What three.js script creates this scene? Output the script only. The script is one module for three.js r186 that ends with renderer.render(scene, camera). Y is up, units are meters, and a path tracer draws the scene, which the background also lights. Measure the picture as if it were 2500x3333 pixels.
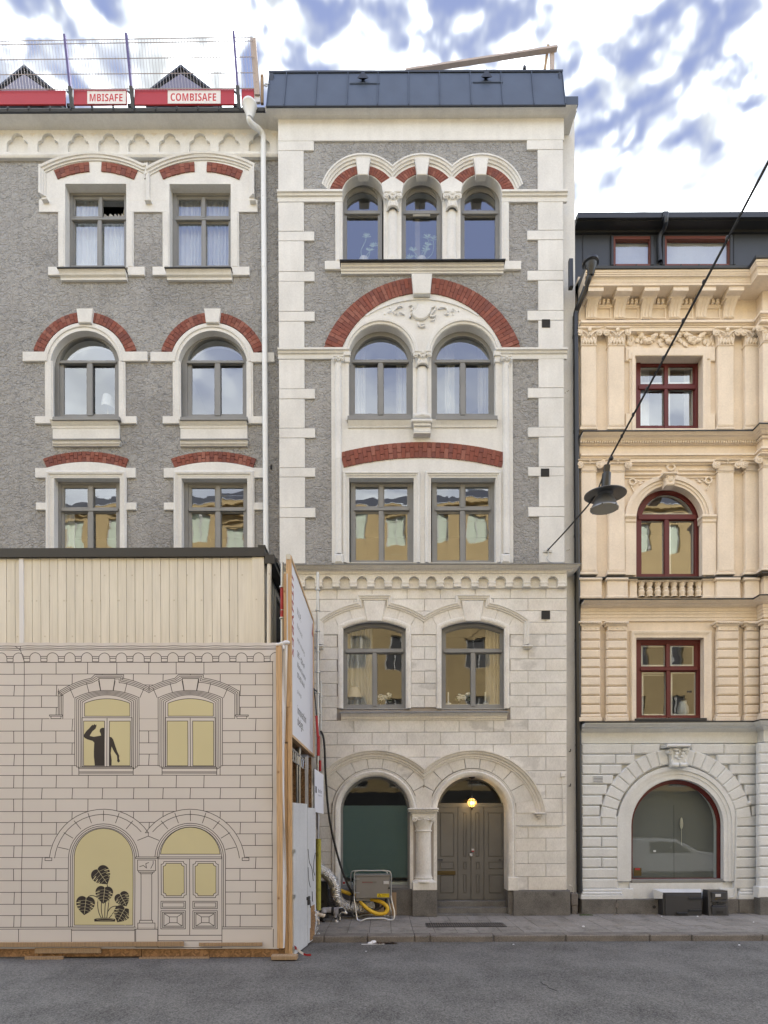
import * as THREE from 'three';
import { mergeGeometries, toCreasedNormals } from 'three/addons/utils/BufferGeometryUtils.js';
import { MarchingCubes } from 'three/addons/objects/MarchingCubes.js';

// ---------- camera, sky, sun, exposure ----------
const scene = new THREE.Scene();
const DIST = 13, FOC = 1755, EYE = 2.3, CX = 1250, CY = 2670, ROLL = 0.004;   // metres to the facade, focal length in photo pixels, eye height, principal point
const camera = new THREE.PerspectiveCamera(2 * Math.atan(CY / FOC) * 180 / Math.PI, 2500 / (2 * CY), 0.1, 600);
camera.position.set(0, EYE, DIST);
camera.rotation.z = -ROLL;
camera.setViewOffset(2500, 2 * CY, 0, 0, 2500, 3333);
camera.updateProjectionMatrix();
const renderer = new THREE.WebGLRenderer({ antialias: true });
renderer.toneMapping = THREE.LinearToneMapping;
renderer.toneMappingExposure = 1.85;
renderer.shadowMap.enabled = true;
renderer.shadowMap.type = THREE.PCFSoftShadowMap;

const SUN = new THREE.Vector3(0.3, 0.56, -0.77).normalize();
const sun = new THREE.DirectionalLight(new THREE.Color(1, 0.97, 0.93), 4.8);
sun.position.copy(SUN).multiplyScalar(80);
sun.castShadow = true;
sun.shadow.radius = 4;
sun.shadow.mapSize.set(4096, 4096);
Object.assign(sun.shadow.camera, { left: -45, right: 45, top: 45, bottom: -45, near: 1, far: 200 });
scene.add(sun, sun.target);

// noise
const rnd = (seed) => () => { seed |= 0; seed = seed + 0x6D2B79F5 | 0; let t = Math.imul(seed ^ seed >>> 15, 1 | seed); t = t + Math.imul(t ^ t >>> 7, 61 | t) ^ t; return ((t ^ t >>> 14) >>> 0) / 4294967296; };
const hash = (x, y, s) => { let h = Math.imul(x, 374761393) + Math.imul(y, 668265263) + Math.imul(s, 1442695041); h = Math.imul(h ^ h >>> 13, 1274126177); return ((h ^ h >>> 16) >>> 0) / 4294967296; };
const md = (a, n) => ((a % n) + n) % n;
function vn(x, y, per, s) {          // value noise, repeats after per cells (0 = never)
  const xi = Math.floor(x), yi = Math.floor(y), fx = x - xi, fy = y - yi;
  const u = fx * fx * fx * (fx * (fx * 6 - 15) + 10), v = fy * fy * fy * (fy * (fy * 6 - 15) + 10);
  const w = (a) => per ? md(a, per) : a;
  const a = hash(w(xi), w(yi), s), b = hash(w(xi + 1), w(yi), s), c = hash(w(xi), w(yi + 1), s), d = hash(w(xi + 1), w(yi + 1), s);
  return a + (b - a) * u + (c - a) * v + (a - b - c + d) * u * v;
}
function fbm(x, y, per, s, oct = 4) { let a = 0.5, t = 0, n = 0; for (let i = 0; i < oct; i++) { t += a * vn(x, y, per, s + i); n += a; a *= 0.5; x *= 2; y *= 2; per *= 2; } return t / n; }
const sst = (a, b, x) => { const t = Math.min(1, Math.max(0, (x - a) / (b - a))); return t * t * (3 - 2 * t); };

// sky: air and broken cloud, one sheet of cloud at an even height
{
  const W = 2048, H = 1024, d = new Float32Array(W * H * 4);
  const gaps = [[.038, -.675, .035, .9], [.085, -.70, .03, .7], [-.08, -.69, .035, .8], [-.13, -.71, .025, .6], [-.42, -.735, .04, .9], [-.35, -.72, .025, .6], [-.33, -.665, .02, .6], [.27, -.77, .03, .8], [.31, -.735, .045, 1], [.35, -.70, .045, 1], [.40, -.68, .04, .9], [.45, -.675, .03, .7], [.37, -.80, .03, .8], [.44, -.79, .035, .8], [.50, -.80, .03, .7], [.30, -.86, .02, .5], [.36, -.85, .025, .6], [.5, -.74, .03, .6], [-.5, -.68, .03, .4]];
  for (let j = 0; j < H; j++) {
    const el = (j + 0.5) / H * Math.PI - Math.PI / 2, y = Math.sin(el), c = Math.cos(el);
    for (let i = 0; i < W; i++) {
      const az = ((i + 0.5) / W - 0.5) * 2 * Math.PI, x = Math.cos(az) * c, z = Math.sin(az) * c, k = (j * W + i) * 4;
      let r, g, b;
      if (y <= 0.01) { r = 0.5; g = 0.52; b = 0.55; }
      else {
        const px = x / y, pz = z / y, ds = Math.hypot(px, pz);
        let gap = 0;
        for (const [gx, gz, gr, gs] of gaps) { const q = ((px - gx) ** 2 + (pz - gz) ** 2) / (gr * gr); if (q < 6) gap += gs * Math.exp(-q); }
        const wx_ = fbm(px * 9 + 7, pz * 9, 0, 11, 4) - .5, wz_ = fbm(px * 9, pz * 9 + 9, 0, 23, 4) - .5;
        const n2 = fbm(px * 7 + wx_ * 1.2 + 4, pz * 11 + wz_ * 1.2 + 70, 0, 57, 4), nf = fbm(px * 28 + wx_ * 3 + 40, pz * 46 + wz_ * 3 + 17, 0, 31, 6), nb = fbm(px * 62 + 3, pz * 98 + 8, 0, 91, 3);
        const open = Math.min(1, gap * 1.25 + .95 * sst(.46, .64, n2));
        const cells = 1 - open * sst(.82, .30, nf * .78 + nb * .24);                       // broken flakes of cloud towards the sun
        const s1 = fbm(px * 1.5 + wx_ * .5 + 21, pz * 2.3 + wz_ * .5 + 3, 0, 141, 5), lowDown = sst(.85, 1.55, ds);
        const veil = .95 * sst(.34, .88, s1 * .95 + .30 * lowDown - .09);                                  // a smoother, thinner sheet on the other side
        const away = sst(-.35, .25, pz), cov = cells * (1 - away) + veil * away;
        const soft = fbm(px * 20 + 90 + wx_ * 2, pz * 20 + wz_ * 2, 0, 77, 6), softV = fbm(px * 3 + 9, pz * 4, 0, 177, 5);
        const up = Math.min(1, y * 1.15), far = sst(3, 14, ds), k1 = 1 + 1.1 * away;
        const blue = [(0.215 - .04 * up) * k1, (0.262 - .045 * up) * k1, (0.425 - .05 * up) * k1];
        const glow = Math.max(0, x * SUN.x + y * SUN.y + z * SUN.z);
        const cl = ((.40 + 1.8 * cov * cov * cov * sst(.18, .55, soft)) * (1 - away) + (1.35 + .6 * sst(.3, .7, softV)) * away) * (1 + .3 * glow ** 4);
        const cc = [cl * .945, cl * 1.0, cl * 1.025];
        const m = Math.min(1, cov * (1 - far) + .75 * far);
        r = blue[0] + (cc[0] - blue[0]) * m; g = blue[1] + (cc[1] - blue[1]) * m; b = blue[2] + (cc[2] - blue[2]) * m;
      }
      d[k] = r; d[k + 1] = g; d[k + 2] = b; d[k + 3] = 1;
    }
  }
  const sky = new THREE.DataTexture(d, W, H, THREE.RGBAFormat, THREE.FloatType);
  sky.mapping = THREE.EquirectangularReflectionMapping;
  sky.magFilter = sky.minFilter = THREE.LinearFilter;
  sky.needsUpdate = true;
  scene.background = sky; scene.environment = sky;
}

// ---------- textures and materials ----------
const enc = (l) => { l = Math.min(1, Math.max(0, l)); return Math.round(255 * (l <= .0031308 ? l * 12.92 : 1.055 * l ** (1 / 2.4) - .055)); };
function tex(size, tile, fn, colour = true) {     // fn(u, v) in 0..1 gives one linear value or [r, g, b]
  const d = new Uint8Array(size * size * 4);
  for (let j = 0; j < size; j++) for (let i = 0; i < size; i++) {
    const v = fn(i / size, j / size), k = (j * size + i) * 4, a = Array.isArray(v) ? v : [v, v, v];
    for (let q = 0; q < 3; q++) d[k + q] = colour ? enc(a[q]) : Math.round(255 * Math.min(1, Math.max(0, a[q])));
    d[k + 3] = 255;
  }
  const t = new THREE.DataTexture(d, size, size);
  t.wrapS = t.wrapT = THREE.RepeatWrapping; t.magFilter = THREE.LinearFilter; t.minFilter = THREE.LinearMipmapLinearFilter; t.generateMipmaps = true;
  if (colour) t.colorSpace = THREE.SRGBColorSpace;
  const [tx, ty] = Array.isArray(tile) ? tile : [tile, tile];
  t.repeat.set(1 / tx, 1 / ty); t.needsUpdate = true;
  return t;
}
const worm = (u, v) => {           // short raised curls, as in thrown render
  const wx_ = fbm(u * 12, v * 12, 12, 3, 2) - .5, wy_ = fbm(u * 12, v * 12, 12, 9, 2) - .5;
  const a = vn(u * 26 + wx_ * 3.2, v * 42 + wy_ * 4.2, 0, 5), bnd = 1 - Math.abs(a * 2 - 1);
  return bnd;
};
const tileable = (f) => (u, v) => { // blend across the seam so that the tile repeats
  const k = .12, a = f(u, v);
  const s = u > 1 - k ? sst(1 - k, 1, u) : 0, t = v > 1 - k ? sst(1 - k, 1, v) : 0;
  if (!s && !t) return a;
  return (a * (1 - s) + f(u - 1, v) * s) * (1 - t) + (t ? (f(u, v - 1) * (1 - s) + (s ? f(u - 1, v - 1) : 0) * s) * t : 0);
};
const wormT = tileable((u, v) => worm(u + 3, v + 3));
const T = {
  renderC: tex(1024, 6.3, (u, v) => { const g = fbm(u * 240, v * 240, 240, 14, 3), m = fbm(u * 7, v * 7, 7, 21, 5), s = fbm(u * 34, v * 5, 0, 33, 3); return .76 + .34 * (g - .5) + .34 * (m - .5) + .10 * (s - .5); }),
  renderB: tex(1024, 1.5, (u, v) => .55 * sst(.1, .85, wormT(u, v)) + .3 * fbm(u * 60, v * 60, 60, 14, 2) + .15 * fbm(u * 14, v * 14, 14, 8, 2), false),
  plasterC: tex(512, 3.1, (u, v) => { const m = fbm(u * 5, v * 5, 5, 71, 4), g = fbm(u * 110, v * 110, 110, 5, 2), st = fbm(u * 26, v * 3, 0, 91, 3); return .86 + .16 * (m - .5) + .10 * (g - .5) + .05 * (vn(u * 32, v * 4, 32, 3) - .5); }),
  plasterB: tex(512, 1.1, (u, v) => .6 * fbm(u * 90, v * 90, 90, 61, 3) + .4 * fbm(u * 14, v * 14, 14, 60, 3), false),
  stoneC: tex(512, 2.3, (u, v) => { const m = fbm(u * 7, v * 7, 7, 171, 5), g = fbm(u * 120, v * 60, 120, 15, 2), s = fbm(u * 10, v * 30, 30, 37, 3); return [.84 + .24 * (m - .5) + .16 * (g - .5), .83 + .24 * (m - .5) + .16 * (g - .5) + .02 * (s - .5), .81 + .25 * (m - .5) + .16 * (g - .5)]; }),
  stainC: tex(512, 2.9, (u, v) => { const m = fbm(u * 7, v * 7, 7, 171, 5), g = fbm(u * 120, v * 60, 120, 15, 2), p = sst(.50, .66, fbm(u * 5, v * 12, 0, 277, 5)), k = .84 + .2 * (m - .5) + .14 * (g - .5) - .17 * p; return [k, k * .995, k * .985]; }),
  graniteC: tex(512, 1.3, (u, v) => { const m = fbm(u * 5, v * 5, 5, 271, 4), g = vn(u * 170, v * 170, 170, 25), h = vn(u * 120, v * 120, 120, 29), p = sst(.56, .78, fbm(u * 3, v * 4, 0, 43, 4)); return .62 + .5 * (m - .5) + .34 * (g - .5) + .2 * (h - .5) - .22 * p; }),
  asphaltC: tex(1024, 3.4, (u, v) => { const m = fbm(u * 6, v * 6, 6, 371, 4), g = vn(u * 260, v * 260, 260, 35), h = vn(u * 170, v * 170, 170, 39), w = hash(Math.floor(u * 512), Math.floor(v * 512), 4); return .5 + .42 * (m - .5) + .42 * (g - .5) + .24 * (h - .5) + (w > .972 ? .34 : 0) + (w < .03 ? -.2 : 0); }),
  asphaltB: tex(1024, 3.4, (u, v) => .6 * vn(u * 260, v * 260, 260, 35) + .4 * vn(u * 170, v * 170, 170, 39), false),
  slabC: tex(512, 1.9, (u, v) => { const m = fbm(u * 5, v * 5, 5, 471, 4), g = vn(u * 180, v * 180, 180, 45), s = sst(.62, .7, fbm(u * 22, v * 22, 22, 63, 3)); return .6 + .34 * (m - .5) + .24 * (g - .5) - .1 * s; }),
  woodC: tex(512, [.42, 2.2], (u, v) => { const w = fbm(u * 5, v * 3, 0, 81, 3), gr = .5 + .5 * Math.sin((u * 26 + w * 9) * 2), f = vn(u * 130, v * 12, 0, 83); let k = 0; for (const [a, b] of [[.2, .14], [.62, .43], [.33, .71], [.8, .9]]) k = Math.max(k, Math.exp(-(((u - a) * 1.0) ** 2 + ((v - b) * 4.6) ** 2) / .0022)); const s = .72 + .17 * gr + .18 * (f - .5) - .42 * k; return [s * 1.0, s * .78 - .05 * k, s * .50 - .06 * k]; }),
  boardC: tex(512, [.5, 2.4], (u, v) => { const f = vn(u * 150, v * 10, 0, 93), m = fbm(u * 4, v * 3, 0, 95, 4); let k = 0; for (const [a, b] of [[.12, .22], [.4, .63], [.7, .36], [.88, .82], [.55, .08]]) k = Math.max(k, Math.exp(-(((u - a)) ** 2 + ((v - b) * 4.8) ** 2) / .0006)); const s = .86 + .12 * (f - .5) + .2 * (m - .5) - .28 * k; return [s, s * .985 - .03 * k, s * .96 - .1 * k]; }),
  osbC: tex(512, 1.25, (u, v) => { let best = -1, c = .5; for (let l = 0; l < 3; l++) { const a = l * 1.05 + .4, x = (u * Math.cos(a) + v * Math.sin(a)) * 16, y = (-u * Math.sin(a) + v * Math.cos(a)) * 42, xi = Math.floor(x + hash(0, Math.floor(y), l) * 9), h = hash(xi, Math.floor(y), 50 + l); if (h > best) { best = h; c = hash(xi, Math.floor(y), 70 + l); } } const g = fbm(u * 60, v * 60, 0, 31, 2), s = .42 + .5 * c + .2 * (g - .5); return [s, s * .62, s * .32]; }),
  foilB: tex(512, [.6, .6], (u, v) => { const w = fbm(u * 8, v * 8, 8, 41, 4); return .5 * Math.abs(Math.sin(v * 60 + w * 6)) + .9 * fbm(u * 22, v * 22, 22, 47, 3); }, false),
  metalC: tex(256, 1.7, (u, v) => .9 + .2 * (fbm(u * 6, v * 6, 6, 8, 4) - .5)),
  waveB: tex(256, .8, (u, v) => .8 * vn(u * 3, v * 3.4, 0, 8) + .2 * vn(u * 7, v * 6, 0, 4), false),
  paintedC: tex(512, 1.5, (u, v) => { const m = fbm(u * 6, v * 6, 6, 505, 4), s = sst(.6, .72, fbm(u * 30, v * 12, 0, 62, 4)); return .9 + .14 * (m - .5) - .25 * s; }),
  litterN: null,
};
delete T.litterN;
const col = (r, g, b) => new THREE.Color().setRGB(r, g, b);
function mat(name, c, o = {}) {
  const { physical, ...rest } = o;
  const m = new (physical ? THREE.MeshPhysicalMaterial : THREE.MeshStandardMaterial)({ color: col(...c), roughness: .85, side: THREE.DoubleSide, ...rest });
  m.name = name; return m;
}
const M = {
  render: mat('grey thrown render', [.395, .395, .39], { map: T.renderC, bumpMap: T.renderB, bumpScale: .036, roughness: .95 }),
  white: mat('white lime plaster', [.765, .77, .755], { map: T.plasterC, bumpMap: T.plasterB, bumpScale: .002, roughness: .9 }),
  stone: mat('limestone', [.82, .81, .78], { map: T.stoneC, bumpMap: T.plasterB, bumpScale: .003, roughness: .9 }),
  stoneB: mat('limestone, warmer', [.81, .79, .745], { map: T.stoneC, bumpMap: T.plasterB, bumpScale: .003, roughness: .9 }),
  stoneC: mat('limestone, greyer', [.795, .79, .765], { map: T.stoneC, bumpMap: T.plasterB, bumpScale: .003, roughness: .9 }),
  stoneStain: mat('limestone, weather stained', [.80, .785, .75], { map: T.stainC, bumpMap: T.plasterB, bumpScale: .003, roughness: .9 }),
  mortar: mat('red mortar', [.235, .105, .082], { roughness: 1 }),
  joint: mat('dark joint', [.33, .30, .27], { roughness: 1 }),
  granite: mat('granite', [.215, .205, .19], { map: T.graniteC, roughness: .8 }),
  step: mat('granite steps', [.22, .215, .205], { map: T.graniteC, roughness: .7 }),
  frame: mat('grey window paint', [.235, .238, .235], { roughness: .5, map: T.metalC }),
  frameDark: mat('dark gap', [.03, .03, .03], { roughness: .8 }),
  door: mat('grey door paint', [.15, .146, .136], { roughness: .5, map: T.metalC }),
  red: mat('oxblood window paint', [.105, .012, .010], { roughness: .55 }),
  sash: mat('pale inner sash', [.55, .54, .50], { roughness: .6 }),
  glass: mat('window glass', [.88, .92, .92], { physical: true, transmission: 1, thickness: 0, ior: 2.7, roughness: .0, bumpMap: T.waveB, bumpScale: .0006 }),
  glassOld: mat('old wavy glass', [.88, .92, .90], { physical: true, transmission: 1, thickness: 0, ior: 2.5, roughness: .0, bumpMap: T.waveB, bumpScale: .0008 }),
  glassLow: mat('first floor glass', [.86, .88, .85], { physical: true, transmission: 1, thickness: 0, ior: 1.9, roughness: .0, bumpMap: T.waveB, bumpScale: .0007 }),
  glassFlat: mat('plate glass', [.82, .88, .87], { physical: true, transmission: 1, thickness: 0, ior: 1.48, roughness: .0, bumpMap: T.waveB, bumpScale: .0004 }),
  curtain: mat('sheer curtain', [.85, .86, .86], { physical: true, transmission: .45, thickness: 0, roughness: .95 }),
  drape: mat('cream drape', [.66, .60, .50], { physical: true, transmission: .2, thickness: 0, roughness: .95 }),
  room: mat('room walls', [.36, .34, .31], { roughness: .95 }),
  film: mat('green window film', [.075, .125, .122], { roughness: .6 }),
  filmGrey: mat('grey frosted film', [.16, .155, .145], { roughness: .7 }),
  roofBlue: mat('blue grey sheet metal', [.062, .083, .125], { roughness: .62, map: T.metalC }),
  black: mat('black sheet metal', [.022, .024, .027], { roughness: .45, map: T.metalC }),
  blackPipe: mat('black painted pipe', [.016, .017, .019], { roughness: .35 }),
  roofDark: mat('dark slate metal', [.035, .042, .055], { roughness: .5, map: T.metalC }),
  zinc: mat('pale painted steel pipe', [.74, .77, .78], { roughness: .4 }),
  steel: mat('galvanised steel', [.45, .46, .46], { roughness: .42, metalness: .75 }),
  cream: mat('cream yellow plaster', [.855, .735, .585], { map: T.plasterC, bumpMap: T.plasterB, bumpScale: .002, roughness: .9 }),
  creamPale: mat('cream yellow plaster, paler', [.88, .77, .63], { map: T.plasterC, bumpMap: T.plasterB, bumpScale: .002, roughness: .9 }),
  offwhite: mat('off white plaster', [.755, .775, .775], { map: T.plasterC, bumpMap: T.plasterB, bumpScale: .0015, roughness: .85 }),
  brownFrame: mat('red brown window paint', [.13, .035, .024], { roughness: .55 }),
  asphalt: mat('asphalt', [.245, .238, .228], { map: T.asphaltC, bumpMap: T.asphaltB, bumpScale: .006, roughness: .92 }),
  slab: mat('concrete paving', [.425, .395, .355], { map: T.slabC, roughness: .9 }),
  slabB: mat('concrete paving, lighter', [.455, .425, .385], { map: T.slabC, roughness: .9 }),
  slabC: mat('concrete paving, darker', [.395, .365, .325], { map: T.slabC, roughness: .9 }),
  kerb: mat('granite kerb', [.26, .235, .21], { map: T.graniteC, roughness: .85 }),
  dirt: mat('dirt in joints', [.05, .045, .04], { roughness: 1 }),
  paleWood: mat('pale timber', [.50, .43, .40], { map: T.boardC, roughness: .8 }),
  wireMesh: mat('zinc wire', [.40, .38, .42], { roughness: .5, metalness: .2 }),
  gable: mat('violet grey glass', [.16, .155, .21], { roughness: .25 }),
  wood: mat('raw spruce', [.66, .57, .50], { map: T.woodC, roughness: .75 }),
  woodGrey: mat('weathered wood', [.42, .38, .36], { map: T.woodC, roughness: .85 }),
  board: mat('cream painted boards', [.845, .825, .745], { map: T.boardC, roughness: .7 }),
  osb: mat('strand board', [.40, .37, .34], { map: T.osbC, roughness: .85 }),
  foil: mat('aluminium foil', [.72, .70, .66], { metalness: 1, roughness: .32, bumpMap: T.foilB, bumpScale: .02 }),
  box: mat('grey power box', [.30, .29, .275], { roughness: .45, metalness: .35, map: T.metalC }),
  chrome: mat('bright steel tube', [.78, .78, .77], { metalness: .6, roughness: .3 }),
  yellow: mat('yellow hose', [.72, .46, .03], { roughness: .45 }),
  padding: mat('yellow foam sleeve', [.46, .42, .08], { roughness: .9, map: T.paintedC }),
  rubber: mat('black rubber', [.012, .012, .013], { roughness: .55 }),
  redPaint: mat('red paint', [.36, .02, .025], { roughness: .5 }),
  banner: mat('white banner', [.74, .75, .78], { roughness: .6 }),
  whitePaint: mat('white painted board', [.62, .63, .65], { roughness: .7, map: T.plasterC }),
  purple: mat('violet steel', [.10, .085, .22], { roughness: .5, metalness: .3 }),
  boxDark: mat('charcoal paint', [.04, .04, .042], { roughness: .5, map: T.metalC }),
  brass: mat('old brass', [.10, .07, .022], { metalness: .4, roughness: .5 }),
  tan: mat('ochre street wall', [.56, .41, .20], { map: T.plasterC, roughness: .9 }),
  tileRoof: mat('dark tin roof', [.05, .05, .052], { roughness: .55 }),
  blind: mat('pale blind', [.60, .66, .52], { roughness: .8 }),
};
const BR = [[.25, .085, .062], [.27, .095, .068], [.22, .076, .058], [.255, .08, .056], [.31, .125, .095], [.20, .073, .06]].map((c, i) => mat('brick ' + i, c, { roughness: .9, map: T.stoneC }));

// ---------- geometry helpers ----------
const X0 = (px, z = 0) => (px - CX) * (DIST - z) / FOC;                              // photo column at the eye's height
const PX = (px, py, z = 0) => (px - CX + ROLL * (CY - py)) * (DIST - z) / FOC;     // measured photo point -> metres on the plane z
const PY = (px, py, z = 0) => EYE + (CY - py - ROLL * (px - CX)) * (DIST - z) / FOC;
const SC = (z) => (DIST - z) / FOC;
const P = (p, z) => [PX(p[0], p[1], z), PY(p[0], p[1], z)];
const geo = (pos) => { const g = new THREE.BufferGeometry(); g.setAttribute('position', new THREE.Float32BufferAttribute(pos, 3)); return g; };
function clean(g) { const n = g.index ? g.toNonIndexed() : g.clone(); for (const k of Object.keys(n.attributes)) if (k !== 'position' && k !== 'color') n.deleteAttribute(k); n.morphAttributes = {}; return n; }
function boxUV(g) {
  const p = g.attributes.position, uv = new Float32Array(p.count * 2), a = new THREE.Vector3(), b = new THREE.Vector3(), c = new THREE.Vector3();
  for (let i = 0; i < p.count; i += 3) {
    a.fromBufferAttribute(p, i); b.fromBufferAttribute(p, i + 1).sub(a); c.fromBufferAttribute(p, i + 2).sub(a); b.cross(c);
    const ax = Math.abs(b.x), ay = Math.abs(b.y), az = Math.abs(b.z);
    for (let k = 0; k < 3; k++) { const x = p.getX(i + k), y = p.getY(i + k), z = p.getZ(i + k); const [u, v] = ax > ay && ax > az ? [z, y] : ay > az ? [x, z] : [x, y]; uv[2 * (i + k)] = u; uv[2 * (i + k) + 1] = v; }
  }
  g.setAttribute('uv', new THREE.BufferAttribute(uv, 2)); return g;
}
function build(list, crease = .62, keepUV = false) {
  list = (Array.isArray(list) ? list.flat(Infinity) : [list]).filter(Boolean);
  if (keepUV) { const g = list.length > 1 ? mergeGeometries(list) : list[0]; return g; }
  let g = mergeGeometries(list.map(clean));
  if (crease) g = toCreasedNormals(g, crease); else g.computeVertexNormals();
  return boxUV(g);
}
const used = new Map();
function numbered(n) { const k = used.get(n) || 0; used.set(n, k + 1); return k ? `${n}_${String(k).padStart(3, '0')}` : n; }
const baseOf = new Map();
function thing(name, label, category, at = [0, 0, 0], group) {
  const o = new THREE.Group(); o.name = numbered(name); o.position.set(...at); o.userData = { label, category };
  if (group) o.userData.group = group;
  baseOf.set(o, at); scene.add(o); return o;
}
function structure(name, at = [0, 0, 0]) { const o = new THREE.Group(); o.name = name; o.position.set(...at); o.userData = { kind: 'structure' }; baseOf.set(o, at); scene.add(o); return o; }
function part(parent, name, list, material, { crease = .62, keepUV = false, data } = {}) {      // list is in world metres; it is moved under its parent's base
  const g = build(list, crease, keepUV), b = baseOf.get(parent);
  if (b) g.translate(-b[0], -b[1], -b[2]);
  const m = new THREE.Mesh(g, material); m.name = name; m.castShadow = m.receiveShadow = true;
  if (data) Object.assign(m.userData, data);
  parent.add(m); baseOf.set(m, b); return m;
}
function sub(parent, name) { const o = new THREE.Group(); o.name = name; parent.add(o); baseOf.set(o, baseOf.get(parent)); return o; }
// boxes
function block(x0, y0, x1, y1, zb, zf, ch = 0) {      // box with its front edges chamfered
  if (x0 > x1) [x0, x1] = [x1, x0]; if (y0 > y1) [y0, y1] = [y1, y0];
  const v = [], q = (a, b, c, d) => v.push(...a, ...b, ...c, ...a, ...c, ...d), zc = zf - ch;
  const B = [[x0, y0, zb], [x1, y0, zb], [x1, y1, zb], [x0, y1, zb]], C = B.map((p) => [p[0], p[1], zc]), Fr = [[x0 + ch, y0 + ch, zf], [x1 - ch, y0 + ch, zf], [x1 - ch, y1 - ch, zf], [x0 + ch, y1 - ch, zf]];
  for (let i = 0; i < 4; i++) { const j = (i + 1) % 4; q(B[i], B[j], C[j], C[i]); if (ch) q(C[i], C[j], Fr[j], Fr[i]); }
  q(...Fr); q(B[3], B[2], B[1], B[0]);
  return geo(v);
}
const R = (x0, y0, x1, y1, zf, dep, ch = 0) => { const xm = (x0 + x1) / 2, ym = (y0 + y1) / 2; return block(PX(x0, ym, zf), PY(xm, y1, zf), PX(x1, ym, zf), PY(xm, y0, zf), zf - dep, zf, ch); };
const cube = (x0, y0, z0, x1, y1, z1) => block(x0, y0, x1, y1, Math.min(z0, z1), Math.max(z0, z1));
function prism(pts, zb, zf, holes = [], ch = 0) {      // pts in metres
  const s = new THREE.Shape(pts.map((p) => new THREE.Vector2(...p)));
  for (const h of holes) s.holes.push(new THREE.Path(h.map((p) => new THREE.Vector2(...p))));
  const g = new THREE.ExtrudeGeometry(s, { depth: zf - zb - ch, bevelEnabled: ch > 0, bevelThickness: ch, bevelSize: ch, bevelOffset: -ch, bevelSegments: 1, curveSegments: 1, steps: 1 });
  g.translate(0, 0, zb); return g;
}
const poly = (pts, zf, dep, holes = [], ch = 0) => prism(pts.map((p) => P(p, zf)), zf - dep, zf, holes.map((h) => h.map((p) => P(p, zf))), ch);
const arc = (cx, cy, r, a0, a1, n = 24) => { const o = []; for (let i = 0; i <= n; i++) { const a = (a0 + (a1 - a0) * i / n) * Math.PI / 180; o.push([cx + r * Math.cos(a), cy - r * Math.sin(a)]); } return o; };
function sweep(path, prof, put, closed = false) {      // path [u,v], profile [offset to the left of the path, w]; put(u,v,w) -> xyz
  const n = path.length, rows = [];
  const dir = (i, j) => { const d = [path[j][0] - path[i][0], path[j][1] - path[i][1]], l = Math.hypot(...d) || 1; return [d[0] / l, d[1] / l]; };
  for (let i = 0; i < n; i++) {
    const a = i ? dir(i - 1, i) : closed ? dir(n - 1, 0) : dir(0, 1), b = i < n - 1 ? dir(i, i + 1) : closed ? dir(n - 1, 0) : dir(n - 2, n - 1);
    const na = [-a[1], a[0]], nb = [-b[1], b[0]], k = 1 + na[0] * nb[0] + na[1] * nb[1], m = [(na[0] + nb[0]) / Math.max(k, .2), (na[1] + nb[1]) / Math.max(k, .2)];
    rows.push(prof.map(([o, w]) => put(path[i][0] + m[0] * o, path[i][1] + m[1] * o, w)));
  }
  const v = [], q = (a, b, c, d) => v.push(...a, ...b, ...c, ...a, ...c, ...d), lim = closed ? n : n - 1;
  for (let i = 0; i < lim; i++) for (let j = 0; j < prof.length - 1; j++) { const r = rows[i], s = rows[(i + 1) % n]; q(r[j], s[j], s[j + 1], r[j + 1]); }
  if (!closed) { const tri = THREE.ShapeUtils.triangulateShape(prof.map((p) => new THREE.Vector2(...p)), []); for (const t of tri) { v.push(...rows[0][t[0]], ...rows[0][t[1]], ...rows[0][t[2]]); v.push(...rows[n - 1][t[2]], ...rows[n - 1][t[1]], ...rows[n - 1][t[0]]); } }
  return geo(v);
}
const face = (x, y, z) => [x, y, z], plan = (x, z, y) => [x, y, z];
const mould = (pts, prof, zref) => sweep(pts.map((p) => P(p, zref)), prof, face);           // moulding along a line drawn on the facade
const cornice = (path, prof) => sweep(path, prof, plan);                                     // moulding along a line in plan, profile [out, height]
function tube(pts, r, seg = 8, n = 0, closed = false) { const c = new THREE.CatmullRomCurve3(pts.map((p) => new THREE.Vector3(...p)), closed, 'centripetal'); return new THREE.TubeGeometry(c, n || Math.max(8, pts.length * 6), r, seg, closed); }
function rod(a, b, r, seg = 8, r2 = r) { const A = new THREE.Vector3(...a), B = new THREE.Vector3(...b), d = B.clone().sub(A), g = new THREE.CylinderGeometry(r2, r, d.length(), seg, 1); g.translate(0, d.length() / 2, 0); g.applyQuaternion(new THREE.Quaternion().setFromUnitVectors(new THREE.Vector3(0, 1, 0), d.normalize())); g.translate(...a); return g; }
function beam(a, b, w, h, roll = 0) { const A = new THREE.Vector3(...a), B = new THREE.Vector3(...b), d = B.clone().sub(A), g = new THREE.BoxGeometry(w, d.length(), h); g.rotateY(roll); g.translate(0, d.length() / 2, 0); g.applyQuaternion(new THREE.Quaternion().setFromUnitVectors(new THREE.Vector3(0, 1, 0), d.normalize())); g.translate(...a); return g; }
const lathe = (prof, x, y, z, seg = 20) => { const g = new THREE.LatheGeometry(prof.map((p) => new THREE.Vector2(p[0], p[1])), seg); g.translate(x, y, z); return g; };
const ball = (x, y, z, r, sx = 1, sy = 1, sz = 1, d = 1) => { const g = new THREE.IcosahedronGeometry(r, d); g.scale(sx, sy, sz); g.translate(x, y, z); return g; };
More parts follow.
